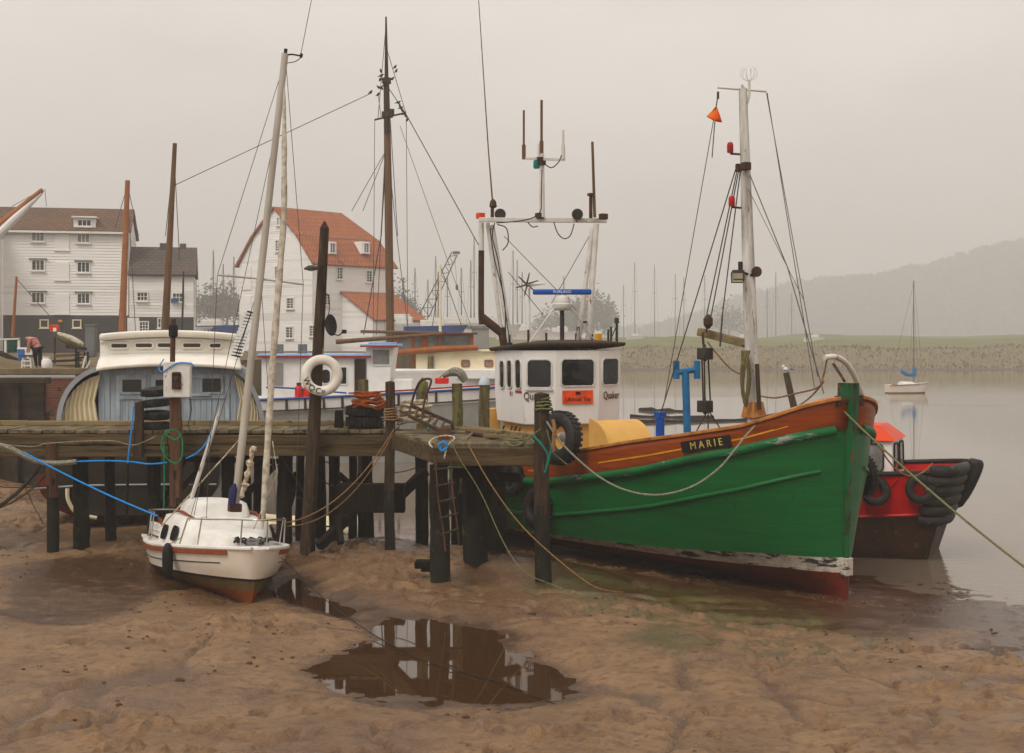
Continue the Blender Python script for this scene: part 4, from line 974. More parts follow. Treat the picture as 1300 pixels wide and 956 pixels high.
wwin(0, .5, .74, .54, -.01, .05); wwin(1, .5, .50, .56, -.03); wwin(5, .5, .50, .54)
wwin(2, .14, .30, .58, -.05); wwin(2, .44, .26, .56, -.06); wwin(2, .70, .26, .56, -.08)
wwin(4, .3, .4, .54); wwin(4, .75, .4, .54)
q = MB(); p, d = facet(1, .5, wz-.36); Mx = frame(p, d, V(0,0,1)); q.prism(rrect(.58,.04,.01), .05, Mx if Mx.col[2].xyz.dot(p-V(-WS-1,0,wz))>0 else frame(p,-d,V(0,0,1))); q.build('window_ledge', M['white_rust'], wh)
def wtext(i, t, z, s_, size, m, sx=1, sh=0, off=.012):
    p, d = facet(i, t, z); Mx = frame(p, d, V(0,0,1))
    if Mx.col[2].xyz.dot(p-V(-WS-1,0,z)) < 0: Mx = frame(p, -d, V(0,0,1))
    return text(s_, size, m, wh, Mx @ Matrix.Translation((0,0,off)), sx=sx)
zq = WZ0+.62
wtext(1, .62, zq, 'Quaker', .23, M['maroon_text'], .72); wtext(5, .45, zq, 'Quaker', .23, M['maroon_text'], .72)
wtext(2, .38, zq+.03, '8 1', .14, M['red_text']); wtext(4, .18, zq+.05, 'SB 1', .14, M['red_text'])
p, d = facet(2, .14, zq+.09); Mx = frame(p, d, V(0,0,1))
if Mx.col[2].xyz.dot(p-V(-WS-1,0,zq)) < 0: Mx = frame(p, -d, V(0,0,1))
q = MB(); q.prism(rrect(.36,.045,.005), .012, Mx); q.build('red_stripe', M['red_text'], wh)
p, d = facet(0, .5, zq-.02); Mx = frame(p, d, V(0,0,1))
if Mx.col[2].xyz.dot(p-V(-WS-1,0,zq)) < 0: Mx = frame(p, -d, V(0,0,1))
q = MB(); q.prism(rrect(.70,.29,.01), .018, Mx); sg = q.build('sign_panel', M['sign_orange'], wh, smooth=0)
text('Lifeboat Tea', .135, M['maroon_text'], wh, Mx @ Matrix.Translation((0,-.045,.022)), sx=.88)
q = MB(); q.prism([(-.05,-.03),(.06,-.03),(.07,.0),(.03,.03),(-.02,.035),(-.06,.01)], .008, Mx @ Matrix.Translation((0,.085,.018))); q.build('emblem', M['black_text'], wh)
# roof gear
rz = WZ1+.16
q = MB(); q.tube([V(-8.3,0,rz-.03),V(-8.3,0,rz+.80)], .05, 10); q.lathe([(.18,0),(.20,.03),(.04,.06)], 14, V(-8.3,0,rz)); ped = q.build('radar_pedestal', M['darkmetal'], boat)
q = MB(); q.lathe([(.0,0),(.17,0),(.21,.05),(.21,.14),(.185,.16),(.185,.24),(.15,.31),(.05,.35),(0,.36)], 22, V(-8.3,0,rz+.72)); q.build('radar_housing', M['white_rust'], ped, smooth=40)
sc_dir = V(math.sin(ALF)*-1*0+0,0,0)
R_ = Matrix.Rotation(ALF,3,'Z')     # bar square to the viewer's line of sight at the moment of the photograph
q = MB(); q.box(V(-8.3,0,rz+1.13), (1.30,.13,.12), R_); q.build('radar_scanner', M['radar_blue'], ped, bevel=.03)
text('FURUNO', .085, M['white_text'], ped, Matrix.Translation(V(-8.3,0,rz+1.13)) @ Matrix.Rotation(ALF,4,'Z') @ Matrix.Translation((0,-.068,0)) @ Matrix.Rotation(PI/2,4,'X'), sx=1.15)
q = MB(); q.tube([V(-8.3,0,rz+1.02),V(-8.3,.9,rz+.05)], .014, 6); q.tube([V(-8.3,0,rz+1.02),V(-8.3,-.9,rz-.02)], .014, 6); q.build('radar_stay', M['white_rust'], ped)
# little fittings along the roof edge
for (s, y, h_) in ((-7.6,.75,.30),(-7.8,.98,.36),(-8.6,1.05,.20),(-9.3,1.1,.22),(-8.9,-1.0,.18),(-7.9,-.7,.22),(-9.2,-.3,.3)):
    q = MB(); q.box(V(s,y,rz-.04), (.10,.10,.10)); q.tube([V(s,y,rz-.05),V(s,y,rz+h_)], .025, 8); q.build('roof_fitting', M['darkmetal'], boat)
q = MB(); q.tube([V(-7.62,1.0,rz-.05),V(-7.62,1.0,rz+.45)], .03, 8); q.lathe([(.0,0),(.05,.01),(.055,.10),(.04,.14),(0,.15)], 10, V(-7.62,1.0,rz+.42)); q.tube([V(-7.62,1.0,rz+.4),V(-7.9,1.0,rz-.02)], .012, 6); q.build('mast_light', M['darkmetal'], boat)
q = MB(); q.box(V(-7.7,.55,rz+.12), (.12,.12,.18)); q.build('beacon_box', M['yellow_line'], boat, bevel=.01)
# gantry goal post aft of the wheelhouse
GS = 9.0
def gp_(px, py, d=30.2): return W2B(P(px, py, d))
gan = boat
q = MB(); q.bar(gp_(608,279,30.0), gp_(770,280,30.5), .10, .10); cb = q.build('gantry_crossbar', M['white_rust'], boat, bevel=.01)
for a, b, r, mm in (((624,286),(650,450),.070,'white_rust'),((619,283),(640,450),.045,'white_rust'),((757,284),(746,445),.065,'white_rust'),((752,290),(733,445),.055,'white_rust')):
    q = MB(); q.tube([gp_(*a), gp_(*b)], r, 10); q.build('gantry_leg', M[mm], boat)
q = MB(); q.bar(gp_(735,410), gp_(750,408), .05,.05); q.bar(gp_(735,415), gp_(735,432), .10,.06); q.build('gantry_step', M['iron'], boat)
q = MB(); q.tube([gp_(611,283), gp_(611,320)], .062, 10); q.build('exhaust_pipe', M['white_rust'], boat)
q = MB(); q.tube(spline([gp_(611,318),gp_(611,404),gp_(613,408)],3), .066, 10); q.tube([gp_(611,402), gp_(636,422)], .10, 10); q.tube([gp_(636,416), gp_(640,440)], .085, 10); q.build('exhaust_elbow', M['iron'], boat)
q = MB(); q.tube([gp_(688,276), gp_(688,195)], [.07,.05], 10); mst = q.build('signal_mast', M['white_rust'], boat)
q = MB(); q.bar(gp_(663,201), gp_(718,203), .05,.05); q.build('signal_crosstree', M['white_rust'], mst)
for px, y0, y1, r, mm in ((665,200,140,.025,'spar'),(687.5,195,127,.03,'spar'),(715,200,165,.028,'white_rust'),(683,200,182,.03,'white')):
    q = MB(); q.tube([gp_(px,y0), gp_(px,y1)], r, 8); q.tube([gp_(px,y0+2), gp_(px,y0-16)], .045, 8) if mm != 'white' else None; q.build('aerial', M[mm], mst)
q = MB(); q.lathe([(.0,0),(.06,0),(.07,.03),(.07,.17),(.0,.20)], 12, gp_(681,214)); q.build('green_lamp', M['navgreen'], mst)
q = MB(); q.box(gp_(687,207), (.18,.14,.10)); q.box(gp_(684,202),(.2,.1,.08)); q.build('lamp_bracket', M['iron'], mst)
q = MB(); q.tube([gp_(626,265), gp_(620,190), gp_(607,-10)], [.022,.016,.010], 6); q.build('whip_aerial', M['spar'], boat)
q = MB(); q.lathe([(.05,0),(.09,.03),(.07,.15),(.02,.2)], 10, gp_(626,264)); q.tube([gp_(625,280),gp_(625,262)], .04, 8); q.build('aerial_base', M['iron'], boat)
q = MB(); q.tube([gp_(755,276), gp_(752,180)], [.035,.03], 8); q.build('stick_aerial', M['spar'], boat)
q = MB(); q.tube([gp_(750,277), gp_(750,246)], .04, 8); q.box(gp_(750,247),(.14,.1,.06)); q.build('aerial_bracket', M['iron'], boat)
for px in (635,733):
    q = MB(); q.lathe([(.03,-.16),(.10,-.12),(.13,.0),(.125,.03),(.0,.03)], 14, gp_(px,272), V(0,0,1).rotation_difference(V(.8,-.5,-.2)).to_matrix()); q.bar(gp_(px,279),gp_(px-3,270),.05,.05); q.build('flood_lamp', M['darkmetal'], boat)
for px, py in ((610,274),(766,275),(685,274)):
    q = MB(); q.box(gp_(px,py), (.16,.16,.13)); q.build('side_light', M['orange_red'] if px < 650 else M['iron'], boat, bevel=.015)
cab = [((688,215),(687,250),(686,268),(675,277),(655,281),(630,283)),((628,283),(625,300),(632,330),(638,370),(645,420),(648,440)),((703,282),(708,296),(716,303),(724,299),(729,284)),((690,207),(700,213),(709,206),(713,197)),((670,282),(676,288),(683,287)),((631,285),(643,290),(645,308),(638,318)),((622,290),(628,330),(640,380),(642,430))]
for c in cab:
    q = MB(); q.tube(spline([gp_(*p, 29.95) for p in c], 5), .013, 5); q.build('cable', M['black'], boat)
for a, b in (((640,300),(732,394)),((748,300),(700,385)),((645,345),(690,400))):
    q = MB(); q.tube([gp_(*a), gp_(*b)], .008, 5); q.build('stay', M['wire'], boat)

M['mast_track'] = pm('rusty_track', (.30,.10,.03), .7, (.10,.05,.03), 3, .4, .6, stretch=(3,3,.6))
# foremast, boom and rigging
ms = 2.2
def mp_(px, py, d=24.5): return W2B(P(px, py, d))
q = MB(); q.tube([mp_(957,535), mp_(950,330), mp_(943,112)], [.125,.115,.075], 14); mast = q.build('foremast', M['mastwhite'], boat, smooth=60)
q = MB(); q.tube([mp_(963,530,24.5), mp_(959.5,440,24.5), mp_(953,250,24.5)], .026, 8); q.build('mast_track', M['mast_track'], mast)
q = MB(); q.box(mp_(957,520), (.34,.34,.3), taper=.75); q.build('mast_step', M['orange_red'] if False else M['caprail'], mast, bevel=.02)
q = MB(); q.tube([mp_(943,116),mp_(942.5,108)], .03,8); q.tube([mp_(911,111),mp_(973,116)], .022, 8); q.build('yard', M['white_rust'], mast)
q = MB(); q.tube(spline([mp_(944,148),mp_(946,138),mp_(951,122),mp_(951,103)],5), .024, 8)
for k in range(6):
    a = k*PI/3; c = mp_(950.5,103); u = V(math.cos(a), math.sin(a), 0)
    q.tube(spline([c, c+u*.13+V(0,0,.06), c+u*.15+V(0,0,.18), c+u*.10+V(0,0,.25)],4), .006, 5)
q.build('radar_reflector', M['white_rust'], mast)
for px, py, bx in ((927,189,940),(929,257,941)):
    q = MB(); q.bar(mp_(px,py+6), mp_(bx,py+7), .04,.035); q.build('lamp_bracket', M['iron'], mast)
    q = MB(); q.lathe([(.0,0),(.055,0),(.06,.03),(.06,.15),(.04,.19),(0,.2)], 12, mp_(px,py+5)); q.build('red_lamp', M['navred'], mast)
q = MB(); q.bar(mp_(934,213),mp_(952,213),.12,.14); q.box(mp_(947,211,24.35),(.14,.14,.14)); q.build('mast_band', M['iron'], mast, bevel=.01)
fl = MB(); fl.box(mp_(936.5,351,24.3), (.22,.2,.20), Matrix.Rotation(ALF,3,'Z') @ Matrix.Rotation(-.25,3,'X')); fl.box(mp_(940,339,24.3),(.07,.07,.2)); fl.bar(mp_(940,345,24.35),mp_(950,348,24.4),.04,.04)
fl.build('flood_lamp', M['darkmetal'], mast, bevel=.015)
q = MB(); q.box(mp_(936.3,352.5,24.19), (.19,.01,.16), Matrix.Rotation(ALF,3,'Z')); q.build('lamp_glass', M['lens'], mast)
q = MB(); q.lathe([(.03,-.1),(.08,-.06),(.1,.03),(.09,.05),(0,.05)], 12, mp_(960,345,24.4), V(0,0,1).rotation_difference(V(.9,-.4,0)).to_matrix()); q.tube([mp_(952,350,24.4),mp_(960,346,24.4)],.03,6); q.build('flood_lamp', M['iron'], mast)
q = MB(); q.bar(mp_(887,421,25.3), mp_(951,437,24.6), .13, .15); q.build('boom', M['beam_pale'], boat, bevel=.015)
# rigging wires and tackle
blk = lambda px, py, d=24.9: mp_(px, py, d)
for a, b, r in (((936,215,24.5),(896,405,25.2),.012),((938,215,24.5),(902,405,25.2),.012),((940,215,24.5),(917,400,24.9),.012),((934,215,24.5),(838,528,26.5),.012),((912,117,24.5),(843,512,26.3),.008),((973,118,24.5),(1038,478,23.0),.008),((974,118,24.5),(1034,492,23.0),.008),((952,222,24.4),(1000,340,23.6),.010),((1000,340,23.6),(1046,500,22.8),.010),((950,240,24.4),(1020,380,23.4),.006),((917,400,24.9),(914,440,24.9),.018)):
    q = MB(); q.tube([W2B(P(*a)), W2B(P(*b))], r, 5); q.build('shroud', M['wire'], boat)
q = MB(); q.lathe([(.03,-.14),(.09,-.06),(.09,.05),(.03,.13)], 10, blk(899,408)); q.tube([blk(899,412),blk(896,422)],.02,6); q.build('tackle_block', M['iron'], boat)
for (x0, y0, x1, y1) in ((891,452,893,514),(894,452,895,514),(899,452,902,514)):
    q = MB(); q.tube([blk(x0,y0), blk(x1,y1)], .016, 6); q.build('tackle_fall', M['rope_dark'], boat)
for py in (449, 516):
    q = MB(); q.box(blk(895,py), (.24,.2,.22)); q.tube([blk(894,py-12),blk(895,py+10)],.035,8); q.build('tackle_block', M['darkmetal'], boat, bevel=.03)
q = MB(); q.tube([blk(892,422), blk(893,438)], .025, 6); q.build('boom_shackle', M['iron'], boat); q = MB(); q.tube([blk(898,522),blk(884,548)],.014,6); q.tube([blk(899,522),blk(899,550)],.014,6); q.tube([blk(900,522),blk(915,545)],.014,6); q.build('tackle_chain', M['iron'], boat)
q = MB(); q.tube(spline([blk(898,434),blk(915,455),blk(930,470),blk(948,478)],5), .016, 6); q.build('slack_line', M['rope_tan'], boat)
# hank of line on the mast
q = MB()
for k in range(9):
    o_ = jit(.06); q.tube(spline([mp_(946,445,24.3)+V(o_,o_,0), mp_(942+jit(2),480,24.25), mp_(946+jit(2),510+jit(8),24.25), mp_(951+jit(2),480,24.25), mp_(948,445,24.3)],4), .022, 5)
q.build('hank_of_line', M['rope_dark'] if False else M['moss_post'], mast)
q = MB(); q.tube([mp_(964,520,24.3), mp_(961,462,24.3)], .04, 8); q.build('winch_handle', M['iron'], mast)
# blue T davit, blue post, yellow hood, engine
q = MB(); q.tube([mp_(873,560,26.15), mp_(870,469,26.15)], .075, 12); q.tube([mp_(859,473,26.15), mp_(885,469,26.15)], .06, 10)
for px in (858.5,885): q.tube([mp_(px,481,26.15), mp_(px,458,26.15)], .065, 10)
q.build('davit', M['blue_paint'], boat)
q = MB(); q.tube([mp_(838,562,26.8), mp_(838,530,26.8)], .09, 12); q.box(mp_(838,526,26.8), (.18,.18,.10)); q.build('bitt', M['radar_blue'], boat)
prof = [(0,0)]+[(.75*math.cos(a), .92*math.sin(a)) for a in np.linspace(0, PI/2, 10)]
q = MB(); q.prism(prof, 1.15, Matrix.Translation((-6.5, .62, 1.85)) @ Matrix.Rotation(PI/2,4,'X')); hood = q.build('hatch_hood', M['buff'], boat, smooth=25, bevel=.012)
q = MB(); q.prism([(x*1.06,y*1.05) for x, y in prof], .04, Matrix.Translation((-6.51, -.54, 1.85)) @ Matrix.Rotation(PI/2,4,'X')); q.build('hood_rim', M['buff'], hood, smooth=25)
q = MB(); q.box((-6.1,.1,1.5), (1.5,1.6,.8)); q.build('hatch_coaming', M['buff'], boat, bevel=.02)
q = MB(); q.box((-4.75,.1,1.98), (.5,.4,.40)); q.build('deck_engine', M['gasred'], boat, bevel=.03)
q = MB(); q.box((-5.1,-.15,2.02), (.25,.3,.42)); q.build('engine_box', M['black'], boat, bevel=.03)
q = MB()
for o_ in (-.16,.16): q.bar(V(-6.9,-1.1+o_,1.75), V(-6.9,-1.05+o_*.4,2.2), .05,.05)
q.bar(V(-6.9,-1.16,2.0),V(-6.9,-.95,2.0),.04,.04); q.build('white_trestle', M['white_clean'], boat)
q = MB(); q.tube(spline([V(-7.2,-1.05,2.55),V(-7.18,-1.1,2.2),V(-7.2,-1.08,1.8)],4), .05, 6); q.build('blue_line', M['rope_blue'], boat)
for i in range(9):
    q = MB(); y = -1.0+jit(.1); x = -7.45-.2*i; q.tube(spline([V(x,y-.02,2.55),V(x+jit(.1),y-.1,2.2),V(x+jit(.15),y-.08,1.75)],4), .02, 5); q.build('hose', M['black'] if i % 3 else M['iron'], boat)
q = MB(); q.lathe([(.0,-.05),(.09,-.04),(.11,0),(.09,.04),(0,.05)], 12, V(-6.85,-1.0,2.42), V(0,0,1).rotation_difference(V(1,-.6,0)).to_matrix()); q.build('pulley', M['steel'], boat)
q = MB(); q.box((-9.75,-.95,1.9), (.25,.35,2.0)); q.build('wheelhouse_side_panel', M['buff'], boat, bevel=.01)

# flag on the halyard
fp = P(912,118,24.45)
fl = thing('flag', 'torn orange pennant hanging below the yard of the green fishing boat', 'flag', fp, world=True)
q = MB(); A = P(909,135,24.45); Bp = P(897,148,24.45); Cc = P(911,158,24.4); Dd = P(917,155,24.4)
rows = []
for i in range(6):
    u = i/5; l = A.lerp(Bp, u); r_ = A.lerp(Dd, u)
    rows.append([l.lerp(r_, t)+V(0,.05*math.sin(4*t+3*u), -.04*math.sin(PI*t)*u) for t in np.linspace(0,1,6)])
q.grid(rows); q.build('cloth', M['flag'], fl, solid=.008)
q = MB(); q.tube([fp, P(909.5,134,24.45), P(907,160,24.45), P(904,200,24.6)], .010, 5); q.box(P(911.5,121,24.45),(.04,.04,.13)); q.build('halyard', M['wire'], fl)

# tyres along the green boat's side
for s, z, sc_, lab in ((7.35,1.55,.85,'worn tyre hanging at the rail of the green boat just right of the corner pile'),(6.5,1.05,1.0,'big tyre on the green hull right of the jetty pile'),(8.2,.95,.85,'tyre on the dark green hull behind the corner pile'),(9.9,1.0,1.05,'tyre at the stern of the green boat behind the ladder')):
    p = B2W(s, -(hb(s, z)+.13), z); nrm = V(-math.sin(ALF), -math.cos(ALF), .1)
    tyre(p, nrm, lab, sc_, 'tyre fenders on the green boat')
p = P(711,556,25.9); tyre(p, V(-.7,-.6,.1), 'large tyre leaning behind the rope-wound pile under the wheelhouse', 1.25, 'tyre fenders on the green boat')
p = B2W(.95, hb(.95,2.0)+.10, 2.0); tyre(p, V(.75,.3,.1), 'tyre squeezed between the bows of the green and red boats', .92, 'tyre fenders on the green boat')
for s, y0, y1 in ((7.35,2.0,1.8),(6.5,1.9,1.3),(8.2,1.9,1.2)):
    pts = [B2W(s, -(hb(s,y0)+.09), y0), B2W(s, -(hb(s,y1)+.12), y1)]
    rope(pts, .012, M['rope_teal'], 'teal lanyard holding the tyre %s' % {7.35:'beside the corner pile',6.5:'right of the corner pile',8.2:'behind the corner pile'}[s])
# mooring ropes of the green boat
rope(spline([P(694,535,21.9),P(715,565,21.6),P(760,605,21.3),P(800,624,21.2),P(840,628,21.2),P(880,617,21.3),P(912,595,21.4),P(932,572,21.6),P(945,555,21.9),P(958,541,22.4)],6), .016, M['rope_grey'], 'grey-green mooring rope sagging across the green hull')
rope(catenary(B2W(.02,-.1,3.32), P(1330,742,17.5), .10), .017, M['rope_greenish'], 'long taut rope from the green bow down to the right')
rope(spline([P(1050,455,22.9),P(1045,478,23),P(1038,492,23),P(1008,500,23.6),P(985,505,23.9),P(966,503,24.3)],6), .016, M['rope_tan'], 'brown rope slung from the bow fairlead to the mast')
rope(spline([P(1046,484,22.9),P(1030,503,23.2),P(1005,520,23.4),P(975,527,24.0),P(960,530,24.2)],6), .015, M['rope_tan'], 'lower brown rope from the bow fairlead to the deck by the mast')
rope(spline([P(1058,462,22.9),P(1066,474,22.7),P(1072,484,22.5)],4), .026, M['iron'], 'rusty chain from the bow fairlead to the stem head', 'chain', 'chain')

# ------------------------------------------------------------------ the red boat behind
RA = math.radians(25); RX, RY = 8.78, 27.9
rb = thing('work_boat', 'red steel work boat with black fenders lying behind the green boat', 'work boat', (RX,RY,ZW), -RA)
rinv = Matrix.Rotation(RA,4,'Z') @ Matrix.Translation(V(-RX,-RY,-ZW))
def W2R(p): return rinv @ Vector(p)
def R2W(x, y, z): return Matrix.Translation(V(RX,RY,ZW)) @ Matrix.Rotation(-RA,4,'Z') @ V(x,y,z)
rs_ = [0,.1,.25,.5,.8,1.2,1.8,2.6,3.6,5,6.5,7.5]
rzt = lambda s: 1.86-.10*s+.012*s*s; rzc = lambda s: 1.0-.10*min(s,3)-.02*max(s-3,0)
def rhb(s, z):
    t = (1-(1-min(s/.7,1))**2)**.6; k = (1-(1-min(s/2.5,1))**2)
    return interp(z, [-.5,0,rzc(s),rzt(s)], [.5, .85+.35*k, 1.12+.20*t, 1.15+.33*t])
def rx(s, z): return -s+.30*max(z,0)*max(0,1-s/2.5)
def rrows(f0, f1, n): return lambda s: [(rx(s,z), rhb(s,z), z) for z in [lerp(f0(s), f1(s), i/n) for i in range(n+1)]]
q = MB(); loft(q, rrows(lambda s: -.45, rzc, 6), rs_, 7); q.grid([[V(rx(0,z), t*rhb(0,z), z) for t in (-1,0,1)] for z in (-.45,0,.5,rzc(0))]); q.build('lower_hull', M['hull_rust'], rb, smooth=50)
q = MB(); loft(q, rrows(rzc, rzt, 4), rs_, 5); q.grid([[V(rx(0,z), t*rhb(0,z), z) for t in (-1,0,1)] for z in (rzc(0),1.4,rzt(0))]); q.build('upper_hull', M['red_paint'], rb, smooth=50)
for sd in (-1,1):
    q = MB(); q.tube([V(rx(s,rzc(s)), sd*(rhb(s,rzc(s))+.005), rzc(s)) for s in rs_[1:]], .03, 6); q.build('chine_bar', M['red_paint'], rb)
    q = MB(); q.tube([V(rx(s,rzt(s)), sd*(rhb(s,rzt(s))), rzt(s)) for s in rs_], .05, 8); q.build('gunwale', M['black'], rb)
for s in (.85,1.45,2.1,2.9):
    q = MB(); q.tube([V(rx(s,rzt(s)), -(rhb(s,rzt(s))+.0), rzt(s)-.1), V(rx(s+.35,rzc(s)), -(rhb(s+.35,rzc(s))+.0), rzc(s)+.05)], .018, 6); q.build('hull_frame', M['red_paint'], rb)
q = MB(); q.grid([[V(rx(s,1.5), t*rhb(s,1.6), rzt(s)-.25) for t in (-1,0,1)] for s in rs_]); q.build('deck', M['red_dull'], rb)
q = MB(); q.add([V(-7.5,-1.4,-.4),V(-7.5,1.4,-.4),V(-7.5,1.6,1.6),V(-7.5,-1.6,1.6)], [(0,1,2,3)]); q.build('transom', M['red_paint'], rb)
# stacked fender rolls across the bow
for k in range(6):
    z = 1.86-.20*k; sv = [.36,.27,.18,.1,.03]; pts = [V(rx(s,z)+.02, -(rhb(s,z)+.06), z) for s in sv]+[V(rx(0,z)+.10, t*rhb(0,z), z) for t in (-.6,-.2)]
    q = MB(); q.tube(pts, [.10]+[.125]*5+[.11], 12); q.build('bow_fender', M['fender_worn'], rb, smooth=60)
q = MB(); q.tube(spline([V(.40,.0,1.05),V(.62,.0,1.4),V(.80,.0,1.8),V(.84,.0,2.0)],4), [.12]+[.17]*10+[.15,.12], 12); q.tube(spline([V(.45,.6,1.1),V(.66,.62,1.5),V(.78,.62,1.95)],4), [.1]+[.15]*7+[.1], 12); q.build('bow_fender', M['tyre'], rb, smooth=60)
# wheelhouse
q = MB(); w0 = [(-.85,-.75),(.75,-.75),(.75,.75),(-.85,.75)]; wcx = -1.45
q.grid([[V(x+wcx,y,1.35) for x, y in w0],[V(x*.97+wcx,y*.95,2.32) for x, y in w0],[V(x*.97+wcx,y*.95,2.40) for x, y in w0]], close=True); wr = q.build('wheelhouse', M['white_clean'], rb, smooth=0, bevel=.04)
q = MB(); q.grid([[V(x*1.05+wcx,y*1.05,2.38) for x, y in w0],[V(x*.98+wcx,y*.96,2.44) for x, y in w0],[V(x*.72+wcx-.1,y*.75,2.68) for x, y in w0]], close=True); b = len(q.v); q.f.append([b-4,b-3,b-2,b-1]); q.m.append(0)
rf = q.build('wheelhouse_roof', M['orange_red'], rb, smooth=20, bevel=.04)
for x in (wcx-.42,wcx+.32): window(wr, frame(V(x,-.727,2.02), V(1,0,0), V(0,.05,1)), .44, .54, .09, M['black'], M['glass_pale'])
for y in (-.33,.33): window(wr, frame(V(wcx+.742,y,2.02), V(0,1,0), V(-.02,0,1)), .46, .54, .09, M['black'], M['glass_pale'])
text('R Y', .19, M['white_text'], rf, frame(V(wcx-.17,-.655,2.55), V(1,0,0), V(0,.55,1)) @ Matrix.Translation((0,0,.035)))
q = MB(); q.lathe([(0,0),(.12,0),(.14,.05),(.12,.12),(.05,.18),(0,.19)], 14, V(wcx-.7,.1,2.66)); q.build('roof_lamp', M['steel'], rb)
for s, z, sc_, lab in ((1.15,1.42,.86,'left tyre on the red hull next to the green bow'),(.42,1.50,.86,'right tyre on the red hull beside the stacked bow fenders')):
    tyre(R2W(rx(s,z), -(rhb(s,z)+.12), z), Matrix.Rotation(-RA,3,'Z') @ V(.25,-1,.12), lab, sc_*.82, 'tyres on the red boat')
rope(catenary(P(1116,566,25.9), P(1184,588,26.2), .40), .016, M['rope_tan'], 'tan rope sagging in front of the red boat wheelhouse')
# ------------------------------------------------------------------ the white sailing boat aground in the foreground
SX, SY, SZ = -3.98, 20.55, -.14
HD = math.radians(25)        # heading, from straight at the camera towards the right
sail = thing('sailing_boat', 'small white sailing boat aground on the mud with a red stripe and wooden mast', 'sailing boat', (SX,SY,SZ), 0)
LS = 4.9
# local frame: x forward; built through one matrix that also carries the trim (bow up, heeled a little to port)
sail.rotation_euler = (Matrix.Rotation(-PI/2+HD,3,'Z') @ Matrix.Rotation(math.radians(-3.6),3,'Y') @ Matrix.Rotation(math.radians(-3.5),3,'X')).to_euler()
SM = Matrix.Translation(V(SX,SY,SZ)) @ sail.rotation_euler.to_matrix().to_4x4(); SI = SM.inverted()
sz_g = lambda s: interp(s, [0,1,2.5,4,LS], [.94,.88,.80,.77,.79])
sz_w = lambda s: interp(s, [0,LS], [.46,.40])
def sx_(s, z): return -s+(.42*z)*max(0,1-s/1.6)-.12*max(0,1-s/1.6)
def shb(s, z):
    g = 1.06*(1-(1-min(s/2.9,1))**2)**.62*(1-.20*sstep(3.2,LS,s)); wl = .96*(1-(1-min(s/3.2,1))**2)**.8*(1-.25*sstep(3.2,LS,s)); k = .30*(1-(1-min(s/3.2,1))**2)
    if s <= 0: return 0.0
    return interp(z, [0,.10,.24,sz_w(s),.62,sz_g(s)], [.02,.02+k,.02+.62*wl+.2*k,.02+wl,.025+lerp(wl,g,.55),.03+g])
svs = [0,.05,.12,.22,.36,.55,.8,1.1,1.5,2,2.6,3.2,3.8,4.4,LS]
def srow(zs): return lambda s: [(sx_(s,z), shb(s,z), z) for z in zs(s)]
def bl(f0, f1, n): return lambda s: [lerp(f0(s), f1(s), i/n) for i in range(n+1)]
c0 = lambda s: 0.0
M['anti_orange'] = pm('antifouling_orange', (.26,.075,.026), .6, (.16,.05,.02), 2, .4, .65, .2, 18, chips=(.12,.07,.03), cscale=4, cth=.6)
M['anti_weed'] = pm('weedy_waterline', (.16,.105,.05), .65, (.095,.07,.03), 3, .4, .65, .3, 20, (1,1,3), (.30,.10,.03), 4, .60, (1,1,3))
zlo = lambda s: sz_w(s)-.19
q = MB(); loft(q, srow(bl(c0, zlo, 4)), svs, 5); q.add([V(sx_(LS,z), t*shb(LS,z), z) for z in (0,.1,.22) for t in (-1,1)], [(0,1,3,2),(2,3,5,4)])
q.build('bottom', M['anti_orange'], sail, smooth=60)
q = MB(); loft(q, srow(bl(zlo, lambda s: sz_w(s)-.03, 2)), svs, 3); q.build('waterline_band', M['anti_weed'], sail, smooth=60)
q = MB(); loft(q, srow(bl(lambda s: sz_w(s)-.03, lambda s: sz_w(s)+.012, 1)), svs, 2); q.build('boot_stripe', M['black'], sail, smooth=60)
q = MB(); loft(q, srow(bl(lambda s: sz_w(s)+.012, sz_g, 6)), svs, 7)
q.grid([[V(sx_(LS,z)-.06*(z-.2), t*shb(LS,z), z) for t in (-1,-.5,0,.5,1)] for z in (.2,.42,.6,.79)]); q.build('hull', M['gel'], sail, smooth=60)
def spath(f, sd, off, s0=.0, s1=LS): return [V(sx_(s,f(s)), sd*(shb(s,f(s))+off), f(s)) for s in [s0]+[x for x in svs if s0 < x < s1]+[s1]]
for sd in (-1,1):
    strip(spath(lambda s: sz_g(s)-.055, sd, .012, .30), .028, .068).build('rubbing_strake', M['wood_rail'], sail, smooth=50, bevel=.006)
    q = MB(); q.tube(spath(lambda s: sz_g(s)-.22, sd, .001, .45, LS), .009, 6); q.build('pin_stripe', M['black'], sail)
    strip(spath(lambda s: sz_g(s)+.015, sd, -.035, .04), .10, .05).build('toe_rail', M['deck_white'], sail, smooth=50, bevel=.012)
q = MB(); q.grid([[V(sx_(s,.8), t*shb(s,sz_g(s))*.97, sz_g(s)-.005+.05*(1-t*t)) for t in np.linspace(-1,1,7)] for s in svs]); q.build('deck', M['deck_white'], sail, smooth=60)
